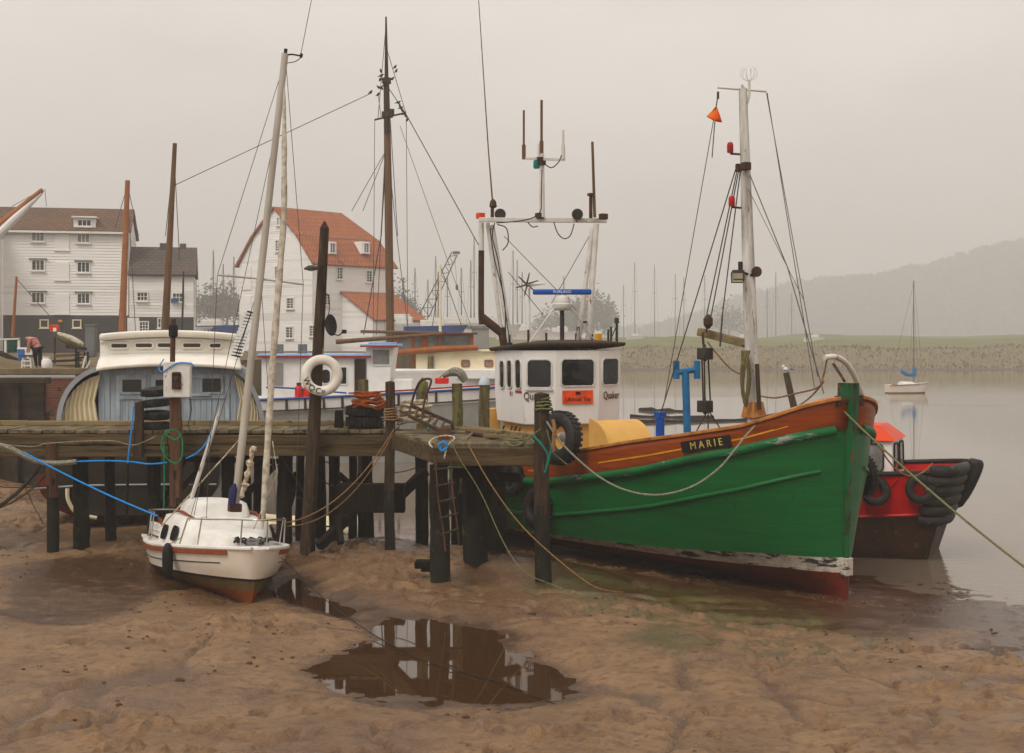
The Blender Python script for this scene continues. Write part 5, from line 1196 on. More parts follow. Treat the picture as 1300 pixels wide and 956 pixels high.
# coach roof: low foredeck trunk stepping up to the cabin with a pop top
def trunk(ss_, hw_, hz_, zb=.78, round_=.16):
    rows = []
    for s in ss_:
        w_ = hw_(s); h_ = hz_(s); row = []
        for t in (-1,-.985,-.94,-.84,-.6,-.3,0,.3,.6,.84,.94,.985,1):
            a = abs(t); zz_ = h_*(1 if a < .80 else max(0,1-((a-.80)/.20)**2.2)) + .05*(1-t*t)*(h_ > .05)
            row.append(V(-s, t*w_*(1-.0*h_), zb+sz_g(s)-.8+zz_))
        rows.append(row)
    return rows
q = MB(); sv_ = [.62,.70,.82,1.05,1.35,1.6,1.72,1.85,2.2,2.8,3.4,3.75]
q.grid(trunk(sv_, lambda s: interp(s,[.62,1.2,1.9,2.8,3.75],[.30,.55,.80,.86,.80]), lambda s: interp(s,[.62,.72,.9,1.35,1.65,1.9,2.6,3.7,3.75],[0,.13,.20,.27,.30,.46,.52,.50,.50])))
q.f.append([len(q.v)-13+i for i in range(13)]); q.m.append(0)
q.build('cabin', M['deck_white'], sail, smooth=70)
q = MB(); q.grid(trunk([2.0,2.08,2.25,2.7,3.2,3.6,3.72], lambda s: interp(s,[2,2.25,2.8,3.7],[.38,.46,.50,.48]), lambda s: interp(s,[2,2.05,2.2,2.8,3.6,3.72],[.0,.12,.22,.28,.26,.0]), 1.28)); q.build('pop_top', M['deck_white'], sail, smooth=70)
for sd in (-1,1):
    q = MB(); q.tube([V(-1.75,sd*.40,1.15),V(-1.95,sd*.56,1.28),V(-2.5,sd*.62,1.35),V(-3.3,sd*.60,1.35)], .026, 8); q.build('grab_rail', M['wood_rail'], sail)
    for s in (2.25,2.95): window(sail, frame(V(-s, sd*(.855 if s>2.5 else .825), sz_g(s)+.21), V(-sd*-1*1,0.0,0) if sd<0 else V(-1,0,0), V(0,-sd*.25,1)), .34, .21, .09, M['black'], M['glass'], rim=.022)
    q = MB(); q.tube([V(-3.9,sd*.72,1.02),V(-3.9,sd*.72,1.14),V(-4.5,sd*.66,1.14),V(-4.5,sd*.66,1.02)], .022, 8); q.build('cockpit_handrail', M['wood_rail'], sail)
q = MB(); q.grid([[V(-s, t*.78, z) for t in (-1,1)] for s, z in ((3.75,.95),(4.75,.95))]); q.box((-4.3,-.70,.95),(1.2,.10,.22)); q.box((-4.3,.70,.95),(1.2,.10,.22)); q.build('cockpit_coaming', M['deck_white'], sail, bevel=.02)
# pulpit and pushpit
q = MB(); r = .014
ptop = spline([V(-1.25,-.80,1.02+.30),V(-.7,-.62,1.34),V(-.15,-.32,1.37),V(.22,0,1.38),V(-.15,.32,1.37),V(-.7,.62,1.34),V(-1.25,.80,1.32)],6)
q.tube(ptop, r, 8)
for s, y in ((.10,.20),(.85,.66)):
    for sd in (-1,1): q.tube([V(-s*1.25,sd*shb(max(s,.1),.9)*.92,.92), V(-s,sd*y,1.36)], r*.9, 8)
for sd in (-1,1): q.tube([V(-1.25,sd*.80,1.32),V(-1.5,sd*.86,.9)], r, 8)
q.build('pulpit', M['steel'], sail, smooth=60)
q = MB(); q.tube(spline([V(-4.1,-.82,1.27),V(-4.8,-.76,1.28),V(-4.92,0,1.28),V(-4.8,.76,1.28),V(-4.1,.82,1.27)],5), r, 8)
for sd in (-1,1):
    for x, y in ((-4.1,.85),(-4.75,.78)): q.tube([V(x,sd*y,.8),V(x,sd*(y-.03),1.27)], r, 8)
q.build('pushpit', M['steel'], sail, smooth=60)
def sp(px, py, d): return SI @ P(px, py, d)
q = MB(); q.box((-.28,0,.97), (.22,.16,.08)); q.tube([V(-.1,.05,.93),V(-.1,.05,1.04)],.03,8); q.box((-.55,.12,1.0),(.3,.26,.09)); q.build('bow_fitting', M['grey_metal'], sail, bevel=.015)
# mast, boom, forestay with furled sail
md = 21.9
q = MB(); a = sp(298,646,md); b = sp(362,68,md)
q.tube([a.lerp(b,t) for t in np.linspace(0,1,8)], list(np.linspace(.066,.055,8)), 14); mast_s = q.build('mast', M['alu'], sail, smooth=60)
q = MB(); q.box(a+V(0,0,.02),(.2,.2,.14)); q.build('mast_foot', M['iron'], mast_s, bevel=.02)
q = MB(); q.tube([sp(362,70,md),sp(371,69,md),sp(382,71,md)], .014, 6); q.tube([sp(382,73,md),sp(383,68,md)], .025, 6); q.tube(spline([sp(382,73,md),sp(375,78,md),sp(364,80,md)],4), .008,5); q.tube([sp(362,70,md),sp(363,62,md)],.03,6); q.build('masthead_fitting', M['black'], mast_s)
q = MB(); q.tube([sp(382,68,md), sp(397,-8,md)], .006, 5); q.build('whip_aerial', M['wire'], mast_s)
q = MB(); q.tube([sp(276,349,md-.2), sp(331,354,md), sp(385,361,md+.2)], .016, 8); q.build('spreader', M['alu'], mast_s)
# furled headsail on its stay: a pale roll beside the mast
q = MB(); a2 = sp(333,672,20.7); b2 = sp(361,112,21.7); pts = []; rad = []
for t in np.linspace(0,1,40):
    p = a2.lerp(b2, t); off = interp(t,[0,.35,.7,1],[0,.03,.10,0]); pts.append(p+V(0,0,0)+off*(sp(400,400,21)-sp(390,400,21)).normalized()); rad.append(interp(t,[0,.02,.06,.45,.85,.97,1],[.01,.025,.052,.055,.045,.025,.008])*(1+.09*math.sin(t*60)))
q.tube(pts, rad, 10); q.build('furled_headsail', M['sail'], sail, smooth=60)
# boom carrying a ragged furled main
q = MB(); pts = [sp(305,632,21.8)]; 
for i in range(1,24):
    t = i/23; pts.append(sp(lerp(306,322,t)+rnd.uniform(-1.8,1.8), lerp(632,567,t), 21.75))
q.tube(pts, [.02]+[.048+rnd.uniform(-.02,.028) for _ in range(22)]+[.03], 9); q.build('furled_mainsail', M['rope_white'], sail, smooth=60)
q = MB(); q.tube([sp(294,641,21.75),sp(296,622,21.75),sp(298,614,21.75)], [.06,.07,.02], 9); q.build('sail_tie', M['navy'], sail)
q = MB(); q.tube([sp(243,633,22.2), sp(278,524,22.2)], [.035,.030], 10); q.tube([sp(278,524,22.2),sp(279,516,22.2)],.012,6); q.build('boat_pole', M['white_rust'], sail)
q = MB(); q.tube([sp(205,668,22.5), sp(306,556,22.0)], .012, 6); q.build('loose_sheet', M['rope_white'], sail)
for x_, y_, tx, ty in ((240,662,331,354),(262,658,276,349),(276,349,361,80),(246,655,358,130),(385,361,363,80),(375,650,385,361),(352,672,331,354)):
    q = MB(); q.tube([sp(x_,y_,21.8), sp(tx,ty,md)], .0055, 5); q.build('shroud', M['wire'], sail)
q = MB(); q.tube([sp(322,672,20.9),sp(352,600,20.9),sp(346,560,21.2)], .008, 5); q.build('halyard', M['rope_white'], sail)
# clutter on the foredeck
q = MB(); q.tube([V(-.9,-.3,.98),V(-.3,.2,.99)], .014, 5)
for k in range(9):
    c = V(-.35-rnd.random()*.5, rnd.uniform(-.3,.3), 1.0); q.tube(spline([c+V(jit(.15),jit(.15),.0),c+V(jit(.15),jit(.15),.06),c+V(jit(.2),jit(.2),0),c+V(jit(.2),jit(.2),.04)],4), .014, 5)
q.build('coiled_warp', M['rope_dark'], sail)
# black fender hanging over the side
fz = V(-1.62,-(shb(1.62,.7)+.11),.66)
fd = thing('boat_fender', 'slim black fender hanging on the white sailing boat side', 'fender', SM @ V(-1.62,-1.0,.86), world=True)
q = MB(); q.lathe([(.0,-.34),(.03,-.33),(.04,-.30),(.085,-.22),(.09,-.05),(.088,.10),(.06,.20),(.035,.24),(0,.25)], 14, SM @ fz); q.build('body', M['black'], fd, smooth=60)
q = MB(); q.tube([SM @ (fz+V(0,0,.22)), SM @ V(-1.6,-.80,1.0)], .008, 5); q.build('lanyard', M['rope_grey'], fd)
# anchor line lying over the mud to the puddle
ln = []
for px, py in ((336,692),(352,704),(372,722),(395,745),(430,775),(475,806),(520,830),(560,845),(640,868),(730,905)):
    ln.append(G(px, py, interp(px,[336,352,372,395,430,475,520,730],[.80,.62,.40,.2,.02,-.03,-.05,-.05])))
ln[0] = SM @ V(.1,.05,.98)
rope(spline(ln,6), .007, M['rope_dark'], 'dark anchor line running from the sailing boat bow into the puddle')
# ------------------------------------------------------------------ the grey-cabined barge behind the jetty
GX, GY, GZ = -8.35, 29.0, -.1
barge = thing('houseboat', 'broad houseboat with blue-grey plank cabin and cream roof behind the jetty', 'houseboat', (GX,GY,GZ), math.radians(13))
ginv = Matrix.Rotation(math.radians(-13),4,'Z') @ Matrix.Translation(V(-GX,-GY,-GZ))
def W2G(px, py, d=29.0): return ginv @ P(px, py, d)
def gx(px): return (px-650)/F*29.0-GX
def gz(py): return H-(py-HOR)/F*29.0-GZ
# hull, end-on: a rounded section running back
sec = [(-1.86,gz(575)),(-1.88,gz(600)),(-1.80,gz(622)),(-1.55,gz(642)),(-1.05,gz(656)),(-.5,gz(662)),(.5,gz(662)),(1.2,gz(656)),(1.75,gz(642)),(1.98,gz(622)),(2.05,gz(600)),(2.02,gz(575))]
q = MB(); rows = []
for y, k, dz in ((-.15,.86,.05),(.0,.97,.0),(.5,1.0,0),(3,1.03,0),(8,1.0,0),(13,.8,.1),(16,.3,.4)): rows.append([V(x*k, y, gz(618)+(z-gz(618))*(k if z < gz(618) else 1)+dz) for x, z in sec])
q.grid(rows); f0 = len(q.v); q.f.append(list(range(12))); q.m.append(0)
q.add([V(-2.0,.3,gz(573)),V(2.0,.3,gz(573)),V(2.0,14,gz(573)),V(-2.0,14,gz(573))], [(0,1,2,3)])
q.build('hull', M['barge_hull'], barge, smooth=40)
q = MB(); q.box((0,.2,gz(558)), (4.05,.3,gz(540)-gz(577))); q.build('stern_wall', M['barge_hull'], barge, bevel=.03)
q = MB(); q.tube([V(-1.95,-.10,gz(617)),V(-.9,-.17,gz(614)),V(.6,-.17,gz(615)),V(1.9,-.10,gz(617))], .025, 6); q.build('rubbing_bar', M['rim_grey'], barge)
q = MB(); q.tube(spline([V(-1.2,-.2,gz(617)),V(-1.18,-.22,gz(632)),V(-1.0,-.23,gz(648)),V(-.6,-.2,gz(655))],5), .045, 6); q.build('hull_rib', M['cream'], barge)
M['redlead'] = pm('red_lead', (.20,.045,.03), .6, (.13,.03,.02), 3)
q = MB(); q.grid([[V(x*(k+.012), y, gz(618)+(z-gz(618))*(k+.01 if z < gz(618) else 1)+dz-.01) for x, z in sec[1:5]] for y, k, dz in ((-.17,.865,.05),(.0,.97,0),(.5,1.0,0),(3,1.03,0))]); q.build('red_lead_patch', M['redlead'], barge, smooth=40)
# leeboard-like wings: grey rim, cream ribbed infill
for sd in (-1, 1):
    if sd < 0: rim = [(79,548),(80,526),(84,508),(92,492),(103,480),(115,472),(127,468)]
    else: rim = [(331,548),(328,525),(323,508),(316,492),(309,480),(302,474),(297,470)]
    pts = [V(gx(x), -.15, gz(y)) for x, y in rim]; sp_ = spline(pts, 6)
    q = MB(); rows = []
    for i, p in enumerate(sp_):
        t = (sp_[min(i+1,len(sp_)-1)]-sp_[max(i-1,0)]).normalized(); nn = V(-t.z,0,t.x)*(.05)
        if (nn.x*sd) < 0 and abs(nn.x) > .01: nn = -nn
        rows.append([p-nn, p+nn, p+nn+V(0,.5,0), p-nn+V(0,.5,0)])
    q.grid(rows, close=True); q.build('wing_rim', M['rim_grey'], barge, smooth=30)
    q = MB(); rows = []
    n = 60; x0, x1 = gx(rim[0][0])+sd*-.06, gx(rim[-1][0])-sd*.02
    for i in range(n+1):
        t = i/n; x = lerp(x0, x1+(-sd)*.0, t); top = interp(x*(-sd) if sd > 0 else x, *( ([p.x for p in sp_],[p.z for p in sp_]) if sd < 0 else ([-p.x for p in sp_],[p.z for p in sp_])))
        yy = .02+.035*math.sin(t*2*PI*7)
        rows.append([V(x, yy, gz(548)), V(x+.10*sd*t, yy-.02, lerp(gz(548), top, .5)), V(x+(-sd)*.02, yy-.02, top-.13)])
    q.grid(rows); q.build('wing_panel', M['cream'], barge, smooth=60)
    q = MB(); q.prism([(gx(rim[0][0]), gz(549)), (gx(rim[-1][0]), gz(549))]+[(p.x, p.z) for p in (sp_[::-1] if sd < 0 else sp_[::-1])], .05, Matrix.Translation((0,.20,0)) @ Matrix.Rotation(PI/2,4,'X')); q.build('wing_back', M['dark'], barge, smooth=0)
# cabin: plank front with doors, arched head under a cream roof
cx0, cx1 = gx(126), gx(312)
fy = .1
def arch(x, y0=469, y1=463): t = (x-cx0)/(cx1-cx0)*2-1; return gz(y0)+(gz(y1)-gz(y0))*(1-t*t)
n = 14; top = [(lerp(cx0,cx1,i/n), arch(lerp(cx0,cx1,i/n))) for i in range(n+1)]
q = MB(); q.prism([(cx0,gz(547)),(cx1,gz(547))]+top[::-1], 5.5, Matrix.Translation((0,fy+5.5,0)) @ Matrix.Rotation(PI/2,4,'X')); cab = q.build('cabin', M['bluegrey'], barge, smooth=20)
q = MB()
for i in range(25):   # vertical plank joints
    x = lerp(cx0+.06, cx1-.06, i/24); q.box((x, fy-.006, lerp(gz(546),arch(x),.5)-.02), (.118 if i%1==0 else .1,.014,arch(x)-gz(546)-.12))
q.build('planking', M['bluegrey'], cab, bevel=.004)
for px0, px1 in ((150,182),(193,216),(236,286)):
    xa, xb = gx(px0), gx(px1); q = MB(); zt_, zb_ = gz(476), gz(547)
    for a in (xa, xb, ): q.box((a, fy-.03, (zt_+zb_)/2), (.085,.03,zt_-zb_))
    q.box(((xa+xb)/2, fy-.03, zt_-.04), (xb-xa-.087,.028,.085)); q.box(((xa+xb)/2, fy-.03, gz(505)), (xb-xa-.087,.028,.085))
    q.build('door_frame', M['bluegrey_trim'], cab, bevel=.006)
for px, w_, h_ in ((167,.40,.27),(202,.20,.25),(266,.40,.30)):
    window(cab, frame(V(gx(px), fy-.015, gz(490)), V(1,0,0), V(0,0,1)), w_, h_, .012, M['bluegrey_trim'], M['glass_warm'], rim=.05)
q = MB(); q.box((gx(245), fy-.07, gz(502)), (gx(263)-gx(226),.05,.05)); q.build('ledge', M['bluegrey_trim'], cab)
# cream roof: sloping fore roof rising to a clerestory with slots
q = MB(); rows = []
ex0, ex1 = gx(125), gx(303)
for y, pyc, pye, k in ((-.30,465,470.5,1.0),(-.29,462,467.5,1.0),(.1,455.0,459,.99),(.75,448.5,452,.985)):
    row = []
    for i in range(21):
        t = i/20*2-1; row.append(V(((ex0+ex1)/2+t*(ex1-ex0)/2*k), y, gz(pyc)+(gz(pye)-gz(pyc))*abs(t)**2.2))
    rows.append(row)
q.grid(rows); q.build('fore_roof', M['roofwhite'], barge, smooth=40, solid=.04)
q = MB(); rows = []
for y, dz in ((.78,0),(6.5,0)):
    pass
n = 20
def carch(t, y0, y1): return gz(y0)+(gz(y1)-gz(y0))*(1-t*t)
ftop = [V(lerp(gx(125),gx(300),i/n), .8, carch(i/n*2-1,429,424)) for i in range(n+1)]
q.prism([(gx(125),gz(458)),(gx(300),gz(458))]+[(p.x,p.z) for p in ftop[::-1]], 5.5, Matrix.Translation((0,6.3,0)) @ Matrix.Rotation(PI/2,4,'X')); q.build('clerestory', M['roofwhite'], barge, smooth=20)
q = MB(); q.grid([[p+V(0,dy,dz) for p in ftop] for dy, dz in ((-.14,-.06),(-.14,.05),(.3,.08),(5.5,.08))]); q.build('clerestory_roof', M['roofwhite'], barge, smooth=30, solid=.03)
q = MB(); q.tube([p+V(0,-.015,-.10) for p in ftop], .018, 6); q.tube([p+V(0,-.015,-.42+.0*i) for i, p in enumerate(ftop)], .018, 6); q.build('moulding', M['roofwhite'], barge)
for px, w_ in ((149,.34),(180,.36),(208,.36),(241,.38),(271,.24)):
    window(barge, frame(V(gx(px), .797, gz(438.5+.0005*(px-212)**2*.3)), V(1,0,0), V(0,0,1)), w_, .085, .042, M['roofwhite'], M['glass_warm'], rim=.035)
for px in (186,262):
    q = MB(); q.tube([V(gx(px),1.0,gz(425)),V(gx(px),1.0,gz(418))], .01, 5); q.build('roof_pin', M['iron'], barge)
# striped boom of flags/pegs standing over the roof's right corner
q = MB(); a, b = W2G(299,452,29.6), W2G(319,397,29.6); q.tube([a,b], .02, 6)
for i in range(14):
    p = a.lerp(b, i/13); q.bar(p+V(-.09,0,.03), p+V(.09,0,-.02), .025, .04)
q.build('striped_boom', M['black'], barge)
q = MB()
for i in range(14):
    p = a.lerp(b, (i+.5)/14); q.bar(p+V(-.15,0,.03), p+V(.15,0,-.01), .03, .045)
q.build('striped_boom', M['white_clean'], barge)
q = MB()
for k in range(16):   # spiky wire guard on the roof ridge
    x = lerp(gx(228), gx(298), k/15); q.tube([V(x,1.6,gz(428)),V(x+jit(.06),1.6+jit(.1),gz(419)+jit(.05))], .006, 4)
q.tube([V(gx(228),1.6,gz(420)),V(gx(298),1.6,gz(424))], .008, 4); q.build('wire_guard', M['wire'], barge)

# ------------------------------------------------------------------ mills
def clap(q, O, ux, n, x0f, x1f, z0, z1, pitch=.23, lap=.035, mi=0):
    """lapped boards on a wall: O origin, ux direction along the wall, n outward normal; x0f/x1f give the span at a height"""
    z = z0
    while z < z1-.01:
        t = min(z+pitch, z1); a0, a1 = x0f(z), x1f(z); b0, b1 = x0f(t), x1f(t)
        if a1-a0 < .05: break
        up = V(0,0,1)
        p = [O+ux*a0+up*z+n*lap, O+ux*a1+up*z+n*lap, O+ux*b1+up*t, O+ux*b0+up*t, O+ux*a0+up*z, O+ux*a1+up*z]
        q.add(p, [(0,1,2,3),(4,5,1,0)], rnd.choice((0,0,0,1))); z += pitch
def mwin(parent, O, ux, n, x, z, w_, h_, nx=2, nz_=3, fm='white_clean', head=True, name='window', gm='glass'):
    """sash window: a deep frame with glazing bars, panes set behind them"""
    fr = MB(); up = V(0,0,1); c = O+ux*x+up*z
    R3 = Matrix((ux, n, up)).transposed()
    t = .09
    for sx in (-1,1): fr.box(c+ux*sx*(w_/2+t/2)+n*.06, (t,.12,h_+2*t), R3)
    for sz in (-1,1): fr.box(c+up*sz*(h_/2+t/2)+n*.058, (w_-.004,.11,t-.004), R3)
    for i in range(1,nx): fr.box(c+ux*(-w_/2+w_*i/nx)+n*.05, (.055,.05,h_-.004), R3)
    for i in range(1,nz_): fr.box(c+up*(-h_/2+h_*i/nz_)+n*.048, (w_-.004,.04,.045), R3)
    if head: fr.box(c+up*(h_/2+t+.05)+n*.10, (w_+.5,.2,.07), R3, mi=1)
    fr.box(c+up*(-h_/2-t-.035)+n*.10, (w_+.3,.2,.065), R3)
    o = fr.build(name, [M[fm], M['lead']], parent, smooth=0)
    pn = MB(); pn.add([c+ux*a*w_/2+up*b*h_/2+n*.034 for a, b in ((-1,-1),(1,-1),(1,1),(-1,1))], [(0,1,2,3)]); pn.build('pane', M[gm], o, smooth=0, off=Vector(parent['_w']) if parent.get('_w') else None)
    return o
# --- granary on the left
GD = 105.0
def gpx(px): return (px-650)/F*GD
def gpz(py): return H-(py-HOR)/F*GD
gran = thing('granary', 'long white weatherboarded granary with brown tiled roof and black tarred base', 'granary', V(gpx(80),GD,YZ), world=True)
X0, X1 = gpx(8), gpx(160); ze, zb, zr = gpz(293), gpz(400), gpz(261); ux, nn = V(1,0,0), V(0,-1,0)
DEP = 9.0
q = MB(); q.box(((X0+X1)/2, GD+DEP/2, (YZ+ze)/2), (X1-X0-.02, DEP, ze-YZ)); q.build('wall_core', M['clap'], gran, smooth=0)
q = MB(); O = V(X0,GD,0); clap(q, O, ux, nn, lambda z: 0, lambda z: X1-X0, zb, ze); clap(q, V(X1,GD,0), V(0,1,0), V(1,0,0), lambda z: 0, lambda z: DEP, zb, ze); q.build('wall', [M['clap'],M['clap2']], gran, smooth=0)
q = MB(); clap(q, O, ux, nn, lambda z: 0, lambda z: X1-X0, YZ-.2, zb-.02, .26, .05); clap(q, V(X1,GD,0), V(0,1,0), V(1,0,0), lambda z: 0, lambda z: DEP, YZ-.2, zb-.02, .26, .05); q.build('tarred_base', [M['tarred'],M['tarred']], gran, smooth=0)
def slope(q, a, b, c, d, th=.12, mi=0):
    a, b, c, d = map(Vector, (a,b,c,d)); n_ = (b-a).cross(d-a).normalized()*th
    if n_.z < 0: n_ = -n_
    q.add([a,b,c,d,a+n_,b+n_,c+n_,d+n_], [(0,1,2,3),(4,5,6,7),(0,1,5,4),(1,2,6,5),(2,3,7,6),(3,0,4,7)], mi)
q = MB(); xl = gpx(-60)
slope(q, (xl,GD-.35,ze-.10),(X1+.25,GD-.35,ze-.10),(X1+.25,GD+3.1,zr),(xl,GD+3.1,zr)); slope(q, (xl,GD+DEP,ze-.1),(X1+.25,GD+DEP,ze-.1),(X1+.25,GD+3.15,zr),(xl,GD+3.15,zr)); rf = q.build('roof', M['tile_brown'], gran, smooth=0)
q = MB(); q.add([V(X1+.02,GD,ze),V(X1+.02,GD+DEP,ze),V(X1+.02,GD+3.1,zr-.05)], [(0,1,2)]); q.build('gable', M['clap'], gran, smooth=0)
q = MB(); q.box(((X0+X1)/2,GD-.40,ze-.13),(X1-X0,.10,.16)); q.build('eaves_board', M['white_clean'], gran)
# dormer
dxc, dz0, dz1 = gpx(106), gpz(289), gpz(276)
q = MB(); q.box((dxc,GD+.9,(dz0+dz1)/2),(1.65,1.6,dz1-dz0)); dm = q.build('dormer', M['clap'], gran, smooth=0)
q = MB(); q.box((dxc,GD+.9,dz1+.06),(1.9,2.2,.12)); q.build('dormer_roof', M['white_clean'], dm, off=Vector(gran['_w']))
def subwin(par, *a, **k): par['_w'] = tuple(gran['_w']); o = mwin(par, *a, **k); return o
mwin(gran, V(0,GD+.1,0), ux, nn, dxc, (dz0+dz1)/2, .95, .42, 3, 1, head=False)
for px, pys in ((50,(301,337,378)),(105,(302,339,378.5))):
    for k, py in enumerate(pys): mwin(gran, V(0,GD,0), ux, nn, gpx(px), gpz(py), .85, .72 if k else .62, 3, 1, head=k > 0, gm='glass' if k else 'glass_pale')
for px, py in ((57.5,411),(97,411)):
    mwin(gran, V(0,GD-.06,0), ux, nn, gpx(px), gpz(py), .50, .50, 1, 1, fm='cream', head=False, gm='tarred')
# three loading doors in the middle bay, boarded over
for y0, y1 in ((297,318),(333,356),(373,399)):
    q = MB(); q.box((gpx(79),GD-.05,gpz((y0+y1)/2)),(1.05,.09,(y1-y0)/F*GD)); q.box((gpx(79),GD-.06,gpz(y1)),(1.2,.14,.09)); q.build('loading_door', M['clap'], gran, smooth=0)
q = MB(); q.box((gpx(77),GD-.1,gpz(407.5)),(.30,.3,.18)); q.build('bulkhead_lamp', M['yellow_line'], gran)
# white lucam shoot and its orange spar at the left edge belong to a spritsail barge
lb_ = thing('left_shed', 'white boarded shed with a red porch at the left edge by the granary', 'shed', V(gpx(-6),GD-5,YZ), world=True)
lb_.name = 'boarded_shed'
q = MB(); q.box((gpx(-10)+.2,GD-3.0,(gpz(300)+YZ)/2),(2.0,4,gpz(303)-YZ)); q.build('wall', M['clap'], lb_, smooth=0)
q = MB(); slope(q,(gpx(-60),GD-5.3,gpz(303)),(gpx(11),GD-5.3,gpz(305)),(gpx(11),GD-1.0,gpz(290)),(gpx(-60),GD-1.0,gpz(290))); q.build('roof', M['tile_brown'], lb_, smooth=0)
q = MB(); q.box((gpx(1),GD-5.1,gpz(394)),(.9,.3,.5)); q.build('red_board', M['antifoul'], lb_)
for py in (332,370): mwin(lb_, V(0,GD-5,0), ux, nn, gpx(1), gpz(py), .7,.5,1,1, head=False)
# --- low store right of the granary
st = thing('store', 'low white boarded store with dark grey-brown roof beside the granary', 'store', V(gpx(200),GD+1,YZ), world=True)
xa, xb = gpx(161), gpx(241); zs_, zr_ = gpz(349), gpz(311); yF = GD+1.0; zbb = gpz(402)
q = MB(); q.box(((xa+xb)/2,yF+3.5,(YZ+zs_)/2),(xb-xa-.02,7,zs_-YZ)); q.build('wall_core', M['clap'], st, smooth=0)
q = MB(); clap(q, V(xa,yF,0), ux, nn, lambda z: 0, lambda z: xb-xa, zbb, zs_); clap(q, V(xb,yF,0), V(0,1,0), V(1,0,0), lambda z: 0, lambda z: 7, zbb, zs_); q.build('wall', [M['clap'],M['clap2']], st, smooth=0)
q = MB(); clap(q, V(xa,yF,0), ux, nn, lambda z: 0, lambda z: xb-xa, YZ-.2, zbb-.02, .26, .05); q.build('tarred_base', [M['tarred'],M['tarred']], st, smooth=0)
M['tile_dark'] = pm('tiles_dark', (.11,.085,.07), .8, (.075,.06,.052), .5, .38, .66, .3, 6, brick=dict(w=.5,h=.32,mort=.05,mix=.7,c1=(.13,.095,.075),c2=(.075,.062,.055),cm=(.05,.04,.035),rot=(0,0,0)), chips=(.2,.09,.05), cscale=1.3, cth=.64)
q = MB(); slope(q,(xa-.1,yF-.3,zs_-.05),(xb+.2,yF-.3,zs_-.05),(xb+.2,yF+3.0,zr_),(xa-.1,yF+3.0,zr_)); slope(q,(xa-.1,yF+7,zs_),(xb+.2,yF+7,zs_),(xb+.2,yF+3.05,zr_),(xa-.1,yF+3.05,zr_)); q.build('roof', M['tile_dark'], st, smooth=0)
q = MB(); q.box((gpx(203),yF+3.0,zr_+.05),(.8,.8,.7)); q.box((gpx(226),yF+3.0,zr_+.0),(.5,.5,.8)); q.build('chimney', M['tile_dark'], st)
for px, py, nx in ((177,376,3),(221,377,3)): mwin(st, V(0,yF,0), ux, nn, gpx(px), gpz(py), .72, .60, nx, 2, head=False)
mwin(st, V(0,yF-.05,0), ux, nn, gpx(179), gpz(415), .60, .75, 3, 3, head=False); mwin(st, V(0,yF-.05,0), ux, nn, gpx(201.5), gpz(410), .55, .65, 3, 2, head=False)
q = MB(); q.box((gpx(166),yF-.08,gpz(413)),(.9,.08,1.2)); q.build('door', M['white_clean'], st)
q = MB(); q.box((gpx(217),yF-.2,gpz(381)),(.5,.3,.3)); q.build('wall_lamp', M['deepblue'], st)

gran.rotation_euler.z = math.radians(12); st.rotation_euler.z = math.radians(12)
# --- the tide mill with its gambrel roof
MD = 118.0
def mP(px, py, d=MD): return P(px, py, d)
mill = thing('tide_mill', 'tall white weatherboarded tide mill with orange gambrel roof', 'mill', V((400-650)/F*MD,MD,YZ), world=True)
c0_ = V((397-650)/F*MD, MD, 0)                       # near corner
c1_ = V((304-650)/F*(MD+5.0), MD+5.0, 0)             # gable's left corner, further back
c2_ = V((506-650)/F*(MD+6.5), MD+6.5, 0)             # long wall's right corner, further back
ug = (c1_-c0_).normalized(); Lg = (c1_-c0_).length; ul = (c2_-c0_).normalized(); Ll = (c2_-c0_).length
ul = V(-ug.y, ug.x, 0); ul = ul if ul.x > 0 else -ul; ul = (ul*.5+(c2_-c0_).normalized()*.5).normalized(); Ll = 9.9
ng = -ul; nl = V(ul.y,-ul.x,0); nl = nl if nl.y < 0 else -nl
def zat(py, d): return H-(py-HOR)/F*d
eav = zat(333,MD); brk = zat(299,MD); rdg = zat(264,MD+2.5); base = YZ-.3
hwG = Lg/2
def gsp(z):    # half span of the gable at a height
    return interp(z, [base, eav, brk, rdg], [hwG, hwG, hwG*.62, .06])
q = MB(); clap(q, c0_+ug*hwG, ug, ng, lambda z: -gsp(z), lambda z: gsp(z), base, rdg-.05, .23, .025)
clap(q, c0_, ul, nl, lambda z: 0, lambda z: Ll, base, eav, .23, .025); q.build('wall', [M['clap'],M['clap2']], mill, smooth=0)
q = MB(); prf = [(-hwG+.03,base),(hwG-.03,base),(hwG-.03,eav),(hwG*.62-.03,brk-.03),(0,rdg-.1),(-hwG*.62+.03,brk-.03),(-hwG+.03,eav)]
mid = c0_+ug*hwG; vs = [mid+ug*x+V(0,0,z)-ng*.02+ul*k for k, pf in ((0,prf),(Ll-.02,[(x,min(z,brk-.05)) for x, z in prf])) for x, z in pf]
q.add(vs, [tuple(range(7)), tuple(range(7,14))]+[(i,(i+1)%7,7+(i+1)%7,7+i) for i in range(7)]); q.build('wall_core', M['clap'], mill, smooth=0)
q = MB(); ov = .30
def gpt(x, z, k): return mid+ug*x+V(0,0,z)+ul*k
hip = .0
for sd in (-1,1):
    slope(q, gpt(sd*(hwG+.25),eav-.2,-ov), gpt(sd*(hwG+.25),eav-.2,Ll+ov), gpt(sd*hwG*.62,brk,Ll-.0), gpt(sd*hwG*.62,brk,-ov), .14)
    slope(q, gpt(sd*(hwG*.62+.04),brk,-ov), gpt(sd*(hwG*.62+.04),brk,Ll-.0), gpt(0,rdg,Ll-2.0), gpt(0,rdg,-ov), .14)
slope(q, gpt(-hwG*.62,brk,Ll+.02), gpt(hwG*.62,brk,Ll+.02), gpt(.05,rdg,Ll-2.0), gpt(-.05,rdg,Ll-2.0), .1)
